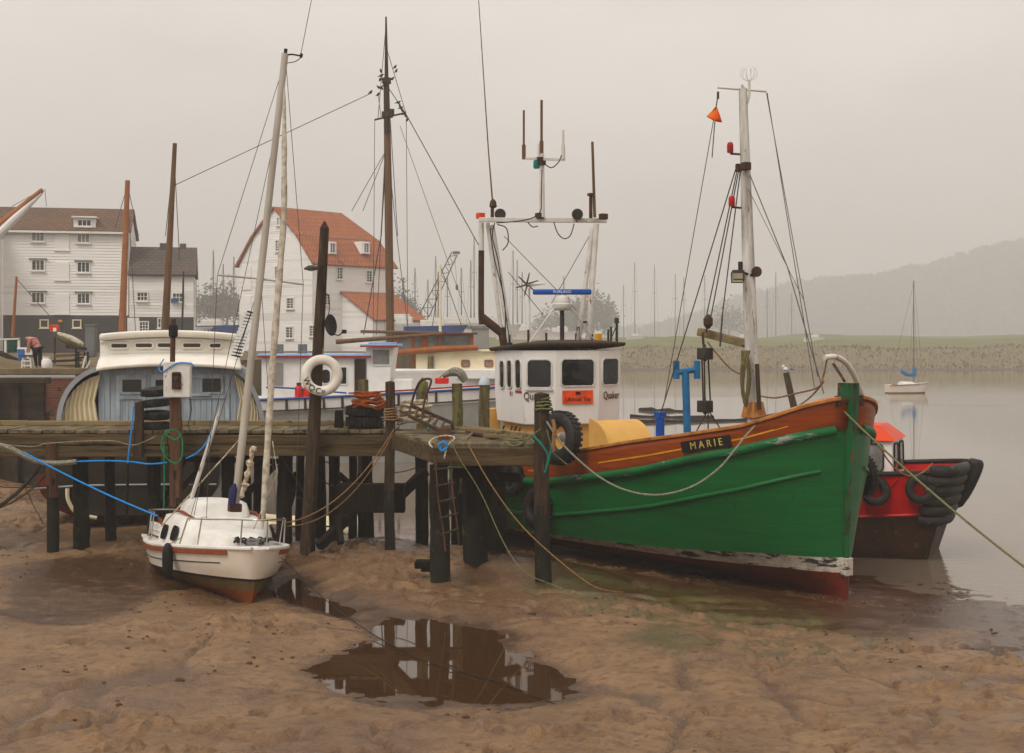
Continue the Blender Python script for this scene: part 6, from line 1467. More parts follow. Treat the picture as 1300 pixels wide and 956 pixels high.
rf = q.build('roof', M['tile_red'], mill, smooth=0)
q = MB(); q.bar(gpt(-hwG*.62-.06,brk+.02,-ov), gpt(-hwG*.62-.06,brk+.02,Ll+.1), .16,.12); q.build('lead_flashing', M['lead'], mill)
def bl_(px, py, d0):  # place along the long wall by picture column
    best = None
    for k in np.linspace(0, Ll, 200):
        p = c0_+ul*k; e = abs(650+p.x/p.y*F-px)
        if best is None or e < best[0]: best = (e, k, p.y)
    return best[1], zat(py, best[2])
def bg_(px, py):
    best = None
    for k in np.linspace(0, Lg, 200):
        p = c0_+ug*k; e = abs(650+p.x/p.y*F-px)
        if best is None or e < best[0]: best = (e, k, p.y)
    return best[1], zat(py, best[2])
for px, py, w_, h_ in ((431,347,.62,.95),(468,351,.62,.95),(482,383,.5,.6),(415,380,.6,.9)):
    k, z = bl_(px, py, MD); mwin(mill, c0_, ul, nl, k, z, w_, h_, 2, 4, head=False)
for px, py, w_, h_ in ((369,385,.75,.85),(368,422,.75,.9),(397,420,.5,.85),(352,346,.35,1.0),(353,312,.35,.9),(354.5,281,.3,.6)):
    k, z = bg_(px, py); mwin(mill, c0_, ug, ng, k, z, w_, h_, 2, 4, head=False)
for y0, y1 in ((338,368),(376,402)):
    k, z = bg_(314,(y0+y1)/2); q = MB(); R3 = Matrix((ug, ng, V(0,0,1))).transposed(); q.box(c0_+ug*k+V(0,0,z)+ng*.05, (1.1,.08,(y1-y0)/F*MD*1.03), R3); q.build('loading_door', M['clap'], mill, smooth=0)
# dormers in the lower slope of the roof
for px in (425,467.5):
    k, z = bl_(px, 314.5, MD); c = c0_+ul*k+V(0,0,z)-nl*(.55); R3 = Matrix((ul, nl, V(0,0,1))).transposed()
    q = MB(); q.box(c-nl*.55, (1.05,1.5,1.15), R3); q.build('dormer', M['clap'], mill, smooth=0)
    mwin(mill, c+nl*.20-V(0,0,c.z)*0-ul*0, ul, nl, 0, 0, .55, .75, 2, 4, head=False)
# lean-to on the river side
kA, zA = bl_(432,371,MD); kB, _ = bl_(470,371,MD)
lo = 4.2
q = MB(); fo = c0_+ul*kA; fl_ = lambda k, o, z: c0_+ul*k+nl*o+V(0,0,z)
zt1, zt0 = zat(370,MD), zat(404,MD-3)
k1, k2 = kA+.2, kA+6.4
q.add([fl_(k1,0,base),fl_(k1,lo,base),fl_(k1,lo,zt0),fl_(k1,0,zt1),fl_(k2,0,base),fl_(k2,lo,base),fl_(k2,lo,zt0),fl_(k2,0,zt1)], [(0,1,2,3),(4,5,6,7),(1,5,6,2)]); q.build('lean_to', M['clap'], mill, smooth=0)
q = MB(); clap(q, fl_(k1,0,0), nl, -ul, lambda z: 0, lambda z: lo if z < zt0 else lo*(zt1-z)/(zt1-zt0), base, zt1-.1, .23, .025); q.build('lean_to_boards', [M['clap'],M['clap2']], mill, smooth=0)
q = MB(); slope(q, fl_(k1-.25,lo+.3,zt0-.18), fl_(k2+.2,lo+.3,zt0-.18), fl_(k2+.2,0,zt1), fl_(k1-.25,0,zt1), .12); q.build('lean_to_roof', M['tile_red'], mill, smooth=0)
for t in (.25,.38,.51,.64): mwin(mill, fl_(0,lo,0), ul, nl, lerp(k1,k2,t), zt0-.75, .42, .7, 2, 2, head=False)
# orange tiled roof of a further shed right of the mill
ts = thing('tiled_shed', 'low shed with orange tiled roof at the right end of the mill', 'shed', V((515-650)/F*122,122,YZ), world=True)
q = MB(); a = P(500,398,124); b = P(506,405,121); slope(q, P(500,400,123), P(500,425,121), P(545,425,121), P(512,402,124), .12); q.build('roof', M['tile_red'], ts, smooth=0)
q = MB(); q.box((P(520,440,123)-V(0,0,.2)), (3.0,2.5,1.4)); q.build('wall', M['clap'], ts)

# ------------------------------------------------------------------ quay wall and the yard on the left
qw = thing('quay_wall', 'old quay wall of dark timber and red brick at the left edge', 'quay wall', V(-15.5,39.6,ZW), world=True)
xq0, xq1, xq2 = -24.0, (57-650)/F*39.8, (128-650)/F*39.8
q = MB(); q.box(((xq0+xq1)/2, 39.95, (YZ-1.2)/2-.1), (xq1-xq0, .5, YZ+1.0)); q.build('timber_face', M['quaywood'], qw)
q = MB(); q.box(((xq1+xq2)/2, 40.05, (YZ-1.2)/2-.1), (xq2-xq1-.01, .5, YZ+1.0)); q.box((xq2-.25,51.2,(YZ-1.2)/2-.1),(.5,21.8,YZ+1.0)); q.build('brick_face', M['brick'], qw)
q = MB(); q.box(((xq0+xq2)/2, 39.98, YZ+.02), (xq2-xq0+.1, .62, .20)); q.build('coping', M['coping'], qw, bevel=.03)
for px in (-8, 20):
    q = MB(); q.box(((px-650)/F*39.6, 39.62, .7), (.22,.2,4.2)); q.build('fender_pile', M['quaywood'], qw, bevel=.02)
tag(single(MB().bar(P(-20,484,39.3), P(64,483,39.3), .16, .18), 'rail_timber', M['quaywood'], 'long dark timber fixed along the quay wall', 'timber', base=P(20,484,39.3), bevel=.02))

YD = 42.5
def yp(px, py, d=YD): return P(px, py, d)
# person bending over on the quay, pink top, dark trousers
def person():
    root = thing('person', 'person in a pink top and dark trousers bending over on the quay', 'person', yp(47,474), world=True)
    base_ = yp(47,474)
    J = {}
    ft = V(base_.x, YD, YZ+.02)
    def sk(name, nodes, edges, mat, sub=2):
        me = bpy.data.meshes.new(name); me.from_pydata([tuple(V(*n[:3])) for n in nodes], edges, []); o = bpy.data.objects.new(name, me); COL.objects.link(o); o.parent = root
        o.modifiers.new('k','SKIN'); 
        for i, n in enumerate(nodes): me.skin_vertices[0].data[i].radius = (n[3], n[4] if len(n) > 4 else n[3])
        me.skin_vertices[0].data[0].use_root = True
        m2 = o.modifiers.new('u','SUBSURF'); m2.levels = sub; m2.render_levels = sub; me.materials.append(mat); return o
    # local: x right in the picture, y away, z up.  hips at .9, trunk bent forward (towards the left and away)
    body = [(0,0,.92,.15,.13),(-.06,.03,1.06,.16,.13),(-.16,.06,1.20,.17,.13),(-.27,.08,1.27,.14,.11),(-.34,.09,1.28,.06),(-.44,.10,1.27,.095,.10),(-.48,.10,1.22,.07),
            (.09,-.02,.84,.10),(.13,.00,.50,.07),(.11,.03,.09,.045),(.03,-.02,.06,.04),(-.09,.04,.84,.10),(-.10,.02,.50,.07),(-.06,.06,.09,.045),(-.15,.02,.06,.04),
            (-.24,-.11,1.22,.065),(-.30,-.15,.98,.05),(-.36,-.12,.76,.04),(-.38,-.12,.68,.035),(-.26,.25,1.2,.065),(-.36,.28,.97,.05),(-.42,.26,.76,.04),(-.44,.25,.68,.035)]
    ed = [(0,1),(1,2),(2,3),(3,4),(4,5),(5,6),(0,7),(7,8),(8,9),(9,10),(0,11),(11,12),(12,13),(13,14),(3,15),(15,16),(16,17),(17,18),(3,19),(19,20),(20,21),(21,22)]
    sk('body', body, ed, M['skin'])
    k = .022
    sk('top', [(n[0],n[1],n[2],n[3]+k,(n[4] if len(n)>4 else n[3])+k) for n in [(0.0,0,.94,.165,.145)]+body[1:4]+[(-.24,-.11,1.22,.07),(-.29,-.14,1.02,.058),(-.26,.25,1.2,.07),(-.34,.27,1.02,.058)]], [(0,1),(1,2),(2,3),(3,4),(4,5),(3,6),(6,7)], M['pink'])
    sk('trousers', [(n[0],n[1],n[2],n[3]+k) for n in [(0,0,.92,.15)]+[body[i] for i in (7,8)]+[(.11,.03,.13,.05)]+[body[i] for i in (11,12)]+[(-.06,.06,.13,.05)]], [(0,1),(1,2),(2,3),(0,4),(4,5),(5,6)], M['trouser'])
    sk('hair', [(-.42,.10,1.30,.085),(-.46,.10,1.33,.06)], [(0,1)], M['hair'])
    sk('shoe', [(.11,.03,.05,.055),(.0,-.02,.045,.05)], [(0,1)], M['black']); sk('shoe', [(-.06,.06,.05,.055),(-.17,.02,.045,.05)], [(0,1)], M['black'])
    for c in root.children: c.location = (0,0,(ft.z-base_.z)/.78)
    root.scale = (.78,.78,.78)
    return root
person()
def props(fn, name, label, cat, base, group=None):
    return fn
# stool / trestle
tr = thing('trestle', 'small pale trestle standing at the quay edge left of the bending person', 'trestle', yp(38,474), world=True)
q = MB(); b0 = V(yp(38,474).x, YD-.2, YZ); 
for x, y in ((-.12,-.12),(.14,-.12),(-.12,.12),(.14,.12)): q.bar(b0+V(x*1.2,y*1.2,.0), b0+V(x*.8,y*.8,.44), .045,.045)
for z in (.15,.3): q.bar(b0+V(-.15,-.14,z), b0+V(.16,-.14,z), .03,.04)
q.build('legs_frame', M['offwhite'], tr); q = MB(); q.box(b0+V(0,0,.46),(.36,.34,.05)); q.build('top', M['pile_brown'], tr, bevel=.01)
# blue crate, white sack, green hut box etc.
def boxthing(name, px, py, d, size, mat, label, cat, lid=None):
    c = P(px, py, d); t = thing(name, label, cat, V(c.x,c.y,c.z), world=True)
    w_, dp, h_ = size
    q = MB(); q.box(c+V(0,0,h_/2), (w_,dp,h_)); q.build('body', M[mat], t, bevel=.02)
    q = MB(); q.box(c+V(0,0,h_+.03), (w_*1.06,dp*1.06,.06)); q.build('lid', M[lid or mat], t, bevel=.01)
    return t
boxthing('crate', 33, 458, 44.5, (.42,.4,.38), 'bluebox', 'blue plastic box with a white lid behind the bending person', 'box', 'plastic_white')
boxthing('chest', 15, 446, 47, (.42,.5,.36), 'green_boat', 'dark green chest between white posts at the left edge', 'chest')
boxthing('pallet_bin', 39, 456, 43.8, (.28,.3,.28), 'offwhite', 'small off-white bin right behind the bending person', 'bin')
sk_ = MB(); c = V(yp(66,475).x, YD-.5, YZ+.02)
sk_.grid([[c+V((.16+.03*math.sin(3*a+z*9))*math.cos(a)*k, .13*math.sin(a)*k, z+.02*math.sin(5*a)) for a in np.linspace(0,2*PI,14)[:-1]] for z, k in ((0,.9),(.08,1.05),(.2,1),(.3,.9),(.36,.6),(.42,.75))], close=True)
single(sk_, 'sack', M['plastic_white'], 'white plastic sack standing on the quay right of the bending person', 'sack', base=c)
pc = thing('cabinet', 'tall grey metal cabinet standing on the quay behind the houseboat roof', 'cabinet', P(116,455,46), world=True)
q = MB(); c = P(116,452,46); q.box(c+V(0,0,.5), (.33,.33,1.05)); q.build('body', M['grey_metal'], pc, bevel=.02); q = MB(); q.box(c+V(0,0,1.05),(.36,.36,.06)); q.build('top', M['grey_metal'], pc, bevel=.01)
rbx = thing('lifebelt_cabinet', 'bright red lifebelt box on a post in front of the granary', 'lifebelt box', P(70,455,47), world=True)
q = MB(); q.box(P(69.5,417,47), (.30,.12,.25)); q.build('box', M['orange_red'], rbx, bevel=.02); q = MB(); q.box(P(69.5,418.5,46.93),(.11,.02,.13)); q.build('notice', M['white_clean'], rbx); q = MB(); q.tube([P(69.5,428,47),P(69.5,462,47)], .035,8); q.build('post', M['iron'], rbx)
# dinghies and gear on the yard: an upturned hull and a clutter of timbers
ud = thing('upturned_dinghy', 'pale dinghy laid up under a canvas cover in the boatyard', 'dinghy', P(88,445,48), world=True)
q = MB(); a, b = P(73,421,48), P(106,436,48); pts = [a.lerp(b,t) for t in np.linspace(0,1,9)]; q.tube([p+V(0,0,-.05) for p in pts], [.05,.08,.10,.12,.13,.13,.12,.10,.06], 10); q.build('cover', M['sail'], ud, smooth=60)
q = MB(); q.tube([p+V(0,0,-.16) for p in pts], [.04,.09,.13,.14,.14,.14,.13,.1,.05], 10); q.build('hull', M['moss_post'], ud, smooth=60)
for i, (a, b, w_, m, lab) in enumerate((((70,452),(108,449),.10,'beam_pale','long pale timber stacked in the boatyard, upper'),((52,465),(108,464),.09,'beam_pale','long pale timber stacked in the boatyard, lower'),((60,459),(104,457),.08,'pile','dark timber stacked between two pale ones'),((30,462),(0,448),.16,'quaywood','curved bulwark plank at the edge of the earth mound'),((50,472),(70,463),.10,'beam_pale','short pale timber behind the white sack'),((84,440),(110,443),.10,'pile','dark timber lying under the covered dinghy'))):
    q = MB(); q.bar(P(*a,44.2+.15*i), P(*b,44.2+.15*i), w_, w_); single(q, 'timber', M[m], lab, 'timber', 'timbers stored in the boatyard', base=P(*a,44.2+.15*i), bevel=.01)
q = MB()
for px in (97,100,108,112): q.bar(P(px,478,44), P(px-.5,446+jit(3),44), .05,.05)
q.bar(P(95,455,44), P(114,453,44), .05,.05); q.bar(P(96,468,44),P(113,466,44),.04,.04); single(q, 'rack', M['pile_dark'], 'dark timber rack standing left of the houseboat', 'rack', base=P(97,478,44))
q = MB(); q.tube(spline([P(104,472,43),P(107,460,43),P(109,452,43)],3), .035, 6); q.tube(spline([P(107,470,43),P(112,464,43),P(114,458,43)],3), .03, 6); single(q, 'white_bag', M['plastic_white'], 'crumpled white plastic bag caught on the timber rack', 'bag', base=P(104,472,43))
# posts in front
for px, py0, py1, m, lab in ((7,455,432,'offwhite','left white post beside the green chest'),(24,455,432,'offwhite','right white post beside the green chest')):
    single(MB().box(P(px,(py0+py1)/2,46), (.07,.07,(py0-py1)/F*46)), 'post', M[m], lab, 'post', base=P(px,py0,46))
single(MB().bar(P(-5,431,46), P(25,430,46), .1,.05), 'shelf_board', M['offwhite'], 'white board laid across two posts at the left edge', 'board', base=P(0,431,46))
# spars and masts standing about the yard
def spar(a, b, d, r0, r1, mat, label, name='mast', d2=None, group=None, wires=()):
    t = thing(name, label, 'mast', P(*a,d), world=True)
    if group: t['group'] = group
    q = MB(); q.tube([P(*a,d).lerp(P(*b,d2 or d),k) for k in np.linspace(0,1,5)], list(np.linspace(r0,r1,5)), 10); q.build('spar', M[mat], t, smooth=60)
    for (x0,y0,x1,y1) in wires:
        q = MB(); q.tube([P(x0,y0,d),P(x1,y1,d+.5)], .00028*d, 4); q.build('stay', M['wire'], t)
    return t
spar((16,428),(21,351),80,.10,.07,'spar_orange','short orange mast standing before the granary at the left', wires=((21,354,62,400),))
spar((155,424),(162,229),95,.26,.17,'spar_orange','tall orange mast at the right end of the granary', wires=((162,235,146,290),(162,235,176,300),(162,240,150,420),(162,240,172,420)))
sp2 = spar((209,430),(222,182),48,.145,.075,'spar','brown wooden mast rising behind the houseboat roof', wires=((221,195,210,300),(221,195,228,330),(222,235,472,118)))
spar((231,432),(233,345),60,.05,.04,'darkmetal','thin dark lamp standard before the store')
sl = thing('sprit', 'orange and white sprit boom slanting up at the left edge', 'sprit', P(-20,330,90), world=True)
q = MB(); q.tube([P(-20,302,90),P(54,241,90)], [.30,.16], 10); q.build('spar', M['spar_orange'], sl); q = MB(); q.tube([P(-20,315,90),P(20,276,90),P(53,245,90)], [.36,.28,.10], 10); q.build('sail_edge', M['white_clean'], sl); q = MB(); q.tube([P(55,240,90),P(15,262,90)], .02,5); q.tube([P(57,240,90),P(59,262,90)], .02,5); q.build('stay', M['wire'], sl)
# ------------------------------------------------------------------ boats in the middle distance
def simple_hull(parent, L, B, z0, zbow, zst, mats_, zsplit=(.45,), sheer=.0, d_bow=.7, y0=0, tuck=.75, n=14, names=('hull',)):
    """pointed-bow hull along +x (bow), waterline z0=0; one mesh per band"""
    levels = [-.3]+list(zsplit)+[None]
    for b in range(len(levels)-1):
        q = MB()
        for sd in (-1,1):
            rows = []
            for i in range(n+1):
                s = i/n; x = -s*L
                hb_ = B/2*(1-(1-min(s/.5,1))**2)**.7*(1-.18*max(0,(s-.7)/.3)**2)
                top = lerp(zbow, zst, s**.7)+.0
                lo_ = levels[b] if b == 0 else levels[b]*top; hi = top if levels[b+1] is None else levels[b+1]*top
                row = []
                for k in range(4):
                    z = lerp(lo_, hi, k/3); f = tuck+(1-tuck)*min(1,max(0,z)/top); row.append(V(x+d_bow*max(z,0)/zbow*max(0,1-s*5), sd*(hb_*f+.01), z))
                rows.append(row)
            q.grid(rows)
            rows2 = rows[-1]
        if True:   # transom of this band
            t = [r for r in rows[-1]]; q.grid([[V(p.x, -p.y, p.z), V(p.x, 0, p.z), V(p.x, p.y, p.z)] for p in t])
        q.build(names[min(b,len(names)-1)], mats_[b], parent, smooth=50)
    q = MB(); rows = []
    for i in range(n+1):
        s = i/n; hb_ = B/2*(1-(1-min(s/.5,1))**2)**.7*(1-.18*max(0,(s-.7)/.3)**2); top = lerp(zbow, zst, s**.7); rows.append([V(-s*L+d_bow*max(0,1-s*5), t*hb_, top-.12) for t in (-1,0,1)])
    q.grid(rows); q.build('deck', M['offwhite'], parent, smooth=40)
    return lambda s, off=0, dz=0: (V(-s*L+d_bow*max(0,1-s*5), -(B/2*(1-(1-min(s/.5,1))**2)**.7*(1-.18*max(0,(s-.7)/.3)**2)+off), lerp(zbow,zst,s**.7)+dz))
# white and pale blue motor vessel behind the houseboat, bow to the right
CD = 50.0
cr = thing('motor_vessel', 'white motor vessel with pale blue cabin roof edged in red behind the jetty', 'motor vessel', (P(640,500,CD).x, CD, ZW), 0)
cx = lambda px: (px-650)/F*CD-P(640,500,CD).x
cz = lambda py: H-(py-HOR)/F*CD-ZW
rail = simple_hull(cr, 11.2, 3.4, 0, cz(487), cz(507), [M['grey_hull'], M['white_clean']], (.80,), names=('hull','topsides'))
for mt, dz, r in (('deepblue',-.03,.05),('red_dull',.07,.035)):
    q = MB(); q.tube([rail(s,.02,dz) for s in np.linspace(.02,.5 if mt=='red_dull' else 1,14)], r, 6); q.build('sheer_stripe', M[mt], cr)
q = MB()
for s in np.linspace(.1,1,16): q.tube([rail(s,-.02,-.03), rail(s,-.02,-.45)], .05, 6)
q.tube([rail(s,-.0,-.45) for s in np.linspace(.05,1,12)], .03, 6); q.build('bulwark_frame', M['pile'], cr)
yc = -.95
q = MB(); xa, xb = cx(338), cx(470); q.box(((xa+xb)/2, yc+1.1, (cz(452)+cz(512))/2), (xb-xa, 2.2, cz(452)-cz(512))); cbn = q.build('cabin', M['white_clean'], cr, bevel=.03)
q = MB(); q.box(((xa+xb)/2, yc+1.1, cz(450.5)), (xb-xa+.25, 2.5, .10)); q.build('cabin_roof', M['lightblue'], cr, bevel=.03)
q = MB(); q.box(((xa+xb)/2, yc-.16, cz(452.5)), (xb-xa+.27, .05, .07)); q.build('roof_edge', M['red_dull'], cr)
q = MB(); wa, wb = cx(468), cx(503); q.grid([[V(x,yc+y,z) for x, y in ((wa,.0),(wb-f,.0),(wb-f,2.0),(wa,2.0))] for z, f in ((cz(512),.22),(cz(470),.12),(cz(441),.0))], close=True); whc = q.build('wheelhouse', M['white_clean'], cr, smooth=0, bevel=.02)
q = MB(); q.box(((cx(462)+cx(508))/2, yc+1.0, cz(438)), (cx(508)-cx(462), 2.5, .09)); q.box((cx(486), yc+1.0, cz(435.5)), (.9,1.8,.06)); q.build('wheelhouse_roof', M['lightblue'], cr, bevel=.02)
q = MB(); q.box(((cx(462)+cx(508))/2, yc-.26, cz(439.5)), (cx(508)-cx(462)+.02, .04, .06)); q.build('roof_edge', M['red_dull'], cr)
def cw(par, x, y, px, py, w_, h_, r=.04, gm='glass'): window(par, frame(V(cx(px), y, cz(py)), V(1,0,0), V(0,0,1)), w_, h_, r, M['white_clean'], M[gm], rim=.035)
cw(whc,0,yc-.012,487,453,.62,.55,.03,'glass_pale'); cw(cbn,0,yc-.01,438,476,.35,.6,.03); cw(cbn,0,yc-.01,418,477,.32,.5,.14); cw(cbn,0,yc-.01,396,475,.35,.55,.03)
q = MB(); q.box((cx(461), yc-.02, cz(480)), (.42,.05,1.45)); q.build('companion_door', M['glass_warm'], cr)
q = MB(); q.box((cx(356), yc-.02, cz(474)), (.5,.05,.8)); q.build('grille', M['shed'], cr)
q = MB()
for px in (355,385): q.box((cx(px),yc+.8,cz(443)),(.3,.3,.35))
q.tube([V(cx(338),yc+.3,cz(446)),V(cx(410),yc+.3,cz(446))], .02, 5); q.build('roof_vent', M['grey_metal'], cr, bevel=.02)
q = MB(); q.tube([V(cx(430),yc+.2,cz(434)), V(cx(563),yc+.0,cz(424))], [.09,.06], 8); q.build('gaff_spar', M['spar'], cr)
q = MB(); q.box((cx(513),yc+.8,cz(489)),(.7,1.2,.5)); q.build('hatch', M['white_clean'], cr, bevel=.04)
for px in (385,393):
    gb = thing('gas_bottle', 'left red gas bottle standing on the white vessel side deck' if px < 390 else 'right red gas bottle standing on the white vessel side deck', 'gas bottle', P(px-5.5 if px < 390 else px-3,509,48.6), 0, 'gas bottles on the white vessel')
    q = MB(); q.lathe([(0,0),(.14,.01),(.15,.06),(.15,.45),(.13,.52),(.06,.56),(0,.57)], 16); q.build('cylinder', M['gasred'], gb, smooth=50)
    q = MB(); q.lathe([(.07,.55),(.09,.57),(.09,.66),(.075,.66)], 12); q.tube([V(0,0,.56),V(0,0,.63)],.03,6); q.build('valve_guard', M['iron'], gb)
rf_ = MB(); rf_.tube([P(338,492,48.5),P(352,492,48.5),P(372,493,48.5),P(440,499,48.5)], .035, 6); single(rf_, 'rail_rope', M['deepblue'], 'dark blue padded rail rope along the white vessel', 'rail', base=P(338,492,48.5))
ud2 = thing('red_trolley', 'red box lying on the foredeck of the white vessel', 'box', P(448,460,CD), world=True); ud2.name = 'deck_box'
ud2.location = P(497,470,CD); ud2['_w'] = tuple(ud2.location)
q = MB(); q.box(P(497,470,CD)+V(0,0,0), (.5,.5,.22)); q.build('body', M['gasred'], ud2, bevel=.04); q = MB(); q.tube([P(492,468,CD-.2),P(497,463,CD-.2),P(502,468,CD-.2)], .02, 5); q.build('handle', M['black'], ud2)
ud2.location = V(P(560,480,49).x, 49.6, P(560,484,49).z); 
# sailing barge alongside, cream deckhouse with brown framed wheel shelter, tall mast
BD = 64.0
sb = thing('sailing_barge', 'old sailing barge with cream deckhouse, orange framed shelter and very tall mast', 'sailing barge', (P(655,480,BD).x, BD, ZW), 0)
bx = lambda px: (px-650)/F*BD-P(655,480,BD).x
bz = lambda py: H-(py-HOR)/F*BD-ZW
brail = simple_hull(sb, 9.6, 4.2, 0, bz(466), bz(472), [M['grey_hull'], M['white_clean']], (.55,), names=('hull','topsides'))
q = MB(); q.box(((bx(530)+bx(642))/2, .2, bz(458)), (bx(642)-bx(530), 2.6, bz(446)-bz(470))); dh = q.build('deckhouse', M['cream'], sb, bevel=.03)
q = MB(); q.box(((bx(528)+bx(644))/2, .2, bz(445)), (bx(644)-bx(528), 2.9, .09)); q.build('deckhouse_roof', M['cream'], sb, bevel=.02)
q = MB(); q.box(((bx(500)+bx(640))/2, -1.2, bz(474)), (bx(640)-bx(500), 1.2, bz(468)-bz(481))); q.build('coach_roof', M['white_clean'], sb, bevel=.06)
for px in (592,621): window(dh, frame(V(bx(px), -1.105, bz(461)), V(1,0,0), V(0,0,1)), .30, .24, .03, M['spar_orange'], M['glass_pale'], rim=.06)
# framed wheel shelter
sh = MB()
for px in (505,526,541,560,600): sh.box((bx(px), -.9, bz(446)), (.26 if px == 541 else .14,.14,bz(424)-bz(470)))
sh.box(((bx(505)+bx(600))/2,-.9,bz(425)), (bx(600)-bx(505),.2,.12)); sh.build('shelter_frame', M['steel_red'], sb, bevel=.01)
q = MB(); q.add([V(bx(507),-.86,bz(426)),V(bx(599),-.86,bz(426)),V(bx(599),-.86,bz(446)),V(bx(507),-.86,bz(446))], [(0,1,2,3)]); q.build('shelter_glazing', M['glass_pale'], sb)
q = MB(); q.box(((bx(500)+bx(606))/2,-.2,bz(423.5)), (bx(606)-bx(500),2.0,.08)); q.build('shelter_roof', M['pile_brown'], sb)
q = MB(); q.tube([V(bx(462),-1.4,bz(421)), V(bx(565),-1.4,bz(423))], .07, 8); q.build('spar', M['spar'], sb)
q = MB(); q.tube([V(bx(497),-1.3,bz(448)),V(bx(560),-1.3,bz(443)),V(bx(608),-1.3,bz(441))], [.13,.16,.12], 10); q.build('boom', M['spar_orange'], sb, smooth=60)
q = MB(); q.tube([V(bx(548),-1.2,bz(480)),V(bx(549),-1.2,bz(452))], .14, 10); q.build('bitt', M['moss_post'], sb)
q = MB(); q.tube([V(bx(496),0,bz(470)), V(bx(493),0,bz(250)), V(bx(490.5),0,bz(105))], [.20,.19,.14], 12); tm = q.build('mainmast', M['spar'], sb, smooth=60)
q = MB(); q.tube([V(bx(491.3),-.15,bz(170)), V(bx(491),-.12,bz(100)), V(bx(490.3),-.1,bz(22))], [.13,.10,.04], 10); q.build('topmast', M['pile'], tm, smooth=60)
q = MB(); q.tube([V(bx(476),-.2,bz(153)),V(bx(516),-.2,bz(144))], .045, 8); q.box((bx(492),-.1,bz(146)),(.5,.4,.25)); q.box((bx(498),-.1,bz(143)),(.2,.2,.3)); q.build('crosstree', M['pile'], tm); q = MB(); q.box((bx(491),-.1,bz(103)),(.4,.35,.25)); q.build('mast_cap', M['pile'], tm)
for a, b, r in (((490.5,30),(480,152),.016),((490.5,60),(516,146),.016),((492,110),(516,146),.02),((516,146),(608,312),.022),((516,146),(518,430),.014),((476,153),(474,430),.014),((491,190),(447,268),.016),((491,190),(461,268),.016),((490,200),(484,300),.03),((484,300),(462,425),.025),((492,185),(504,300),.016),((504,300),(519,425),.016),((493,110),(505,300),.018),((508,160),(600,420),.012),((491,150),(478,425),.016),((480,118),(484,150),.014)):
    q = MB(); q.tube([V(bx(a[0]),-.1,bz(a[1])), V(bx(b[0]),-.1,bz(b[1]))], r, 4); q.build('shroud', M['wire'], sb)
# grey fishing boat mast right behind the wheelhouse: thin yellow mast
spar((559,430),(559,336),75,.09,.06,'cream','slim yellow mast between the mill and the wheelhouse', wires=((560,340,590,425),(560,340,548,420)))
# starlings along the rigging
def bird_mesh():
    q = MB(); q.sphere((0,0,0), .10, n=10, sc=(.75,1.25,.9)); q.sphere((0,-.12,.08), .055, n=8); q.tube([V(0,-.16,.08),V(0,-.215,.07)], [.018,.004], 5); q.tube([V(0,.08,-.02),V(0,.25,-.08)], [.05,.02], 6)
    q.tube([V(.03,0,-.07),V(.03,0,-.14)], .009, 4); q.tube([V(-.03,0,-.07),V(-.03,0,-.14)], .009, 4); return q
bp_ = None
for i, (px, py) in enumerate(((470.5,117),(480,120),(481,111),(482.5,101),(483.5,90),(484,96),(485,112),(488,108),(501.5,85),(503,90),(498,100),(505.5,130),(507.5,134),(509,137),(511,140.5),(513,144),(515,147),(517,152),(486.5,103))):
    if bp_ is None: o = bp_ = bird_mesh().build('bird', M['bird'], smooth=60)
    else: o = bp_.copy(); COL.objects.link(o)
    o.scale = (.7,.7,.7); o.location = P(px, py, BD-.2); o.rotation_euler = (0,0,rnd.uniform(-1.2,1.2)+PI/2*(i%2)); tag(o, 'small black bird perched in the rigging of the tall barge mast', 'bird', 'birds in the barge rigging')
# inflatable dinghy under the jetty
dg = thing('dinghy', 'cream inflatable dinghy floating behind the piles under the walkway', 'dinghy', (P(430,655,29).x, 29.6, ZW+.12), world=True)
z_ = ZW+.30; q = MB(); q.tube(spline([V(-5.7,29.4,z_+.12),V(-5.2,29.2,z_),V(-3.9,29.2,z_-.02),V(-3.2,29.3,z_)],5), [.10]+[.19]*14+[.12], 12); q.build('tube', M['cream'], dg, smooth=60)
q = MB(); q.tube(spline([V(-5.7,29.9,z_+.12),V(-5.2,30.3,z_),V(-3.9,30.3,z_-.02),V(-3.2,30.2,z_)],5), [.10]+[.19]*14+[.12], 12); q.build('tube', M['cream'], dg, smooth=60)
q = MB(); q.box((-4.4,29.75,z_-.15),(2.4,1.1,.06)); q.build('floor', M['grey_metal'], dg); q = MB(); q.tube([V(-5.4,29.05,z_+.12),V(-4.6,29.02,z_+.10),V(-3.4,29.1,z_+.12)], .02, 5); q.build('grab_line', M['black'], dg)
q = MB(); q.lathe([(.0,0),(.22,.01),(.27,.08),(.20,.2),(.0,.28)], 12, G(502,680,.0)+V(.15,0,-.35), Matrix.Diagonal((1,.7,1))); single(q, 'boulder', M['pile_dark'], 'dark rounded stone at the mud edge behind the square pile', 'stone', base=G(505,680,-.3))

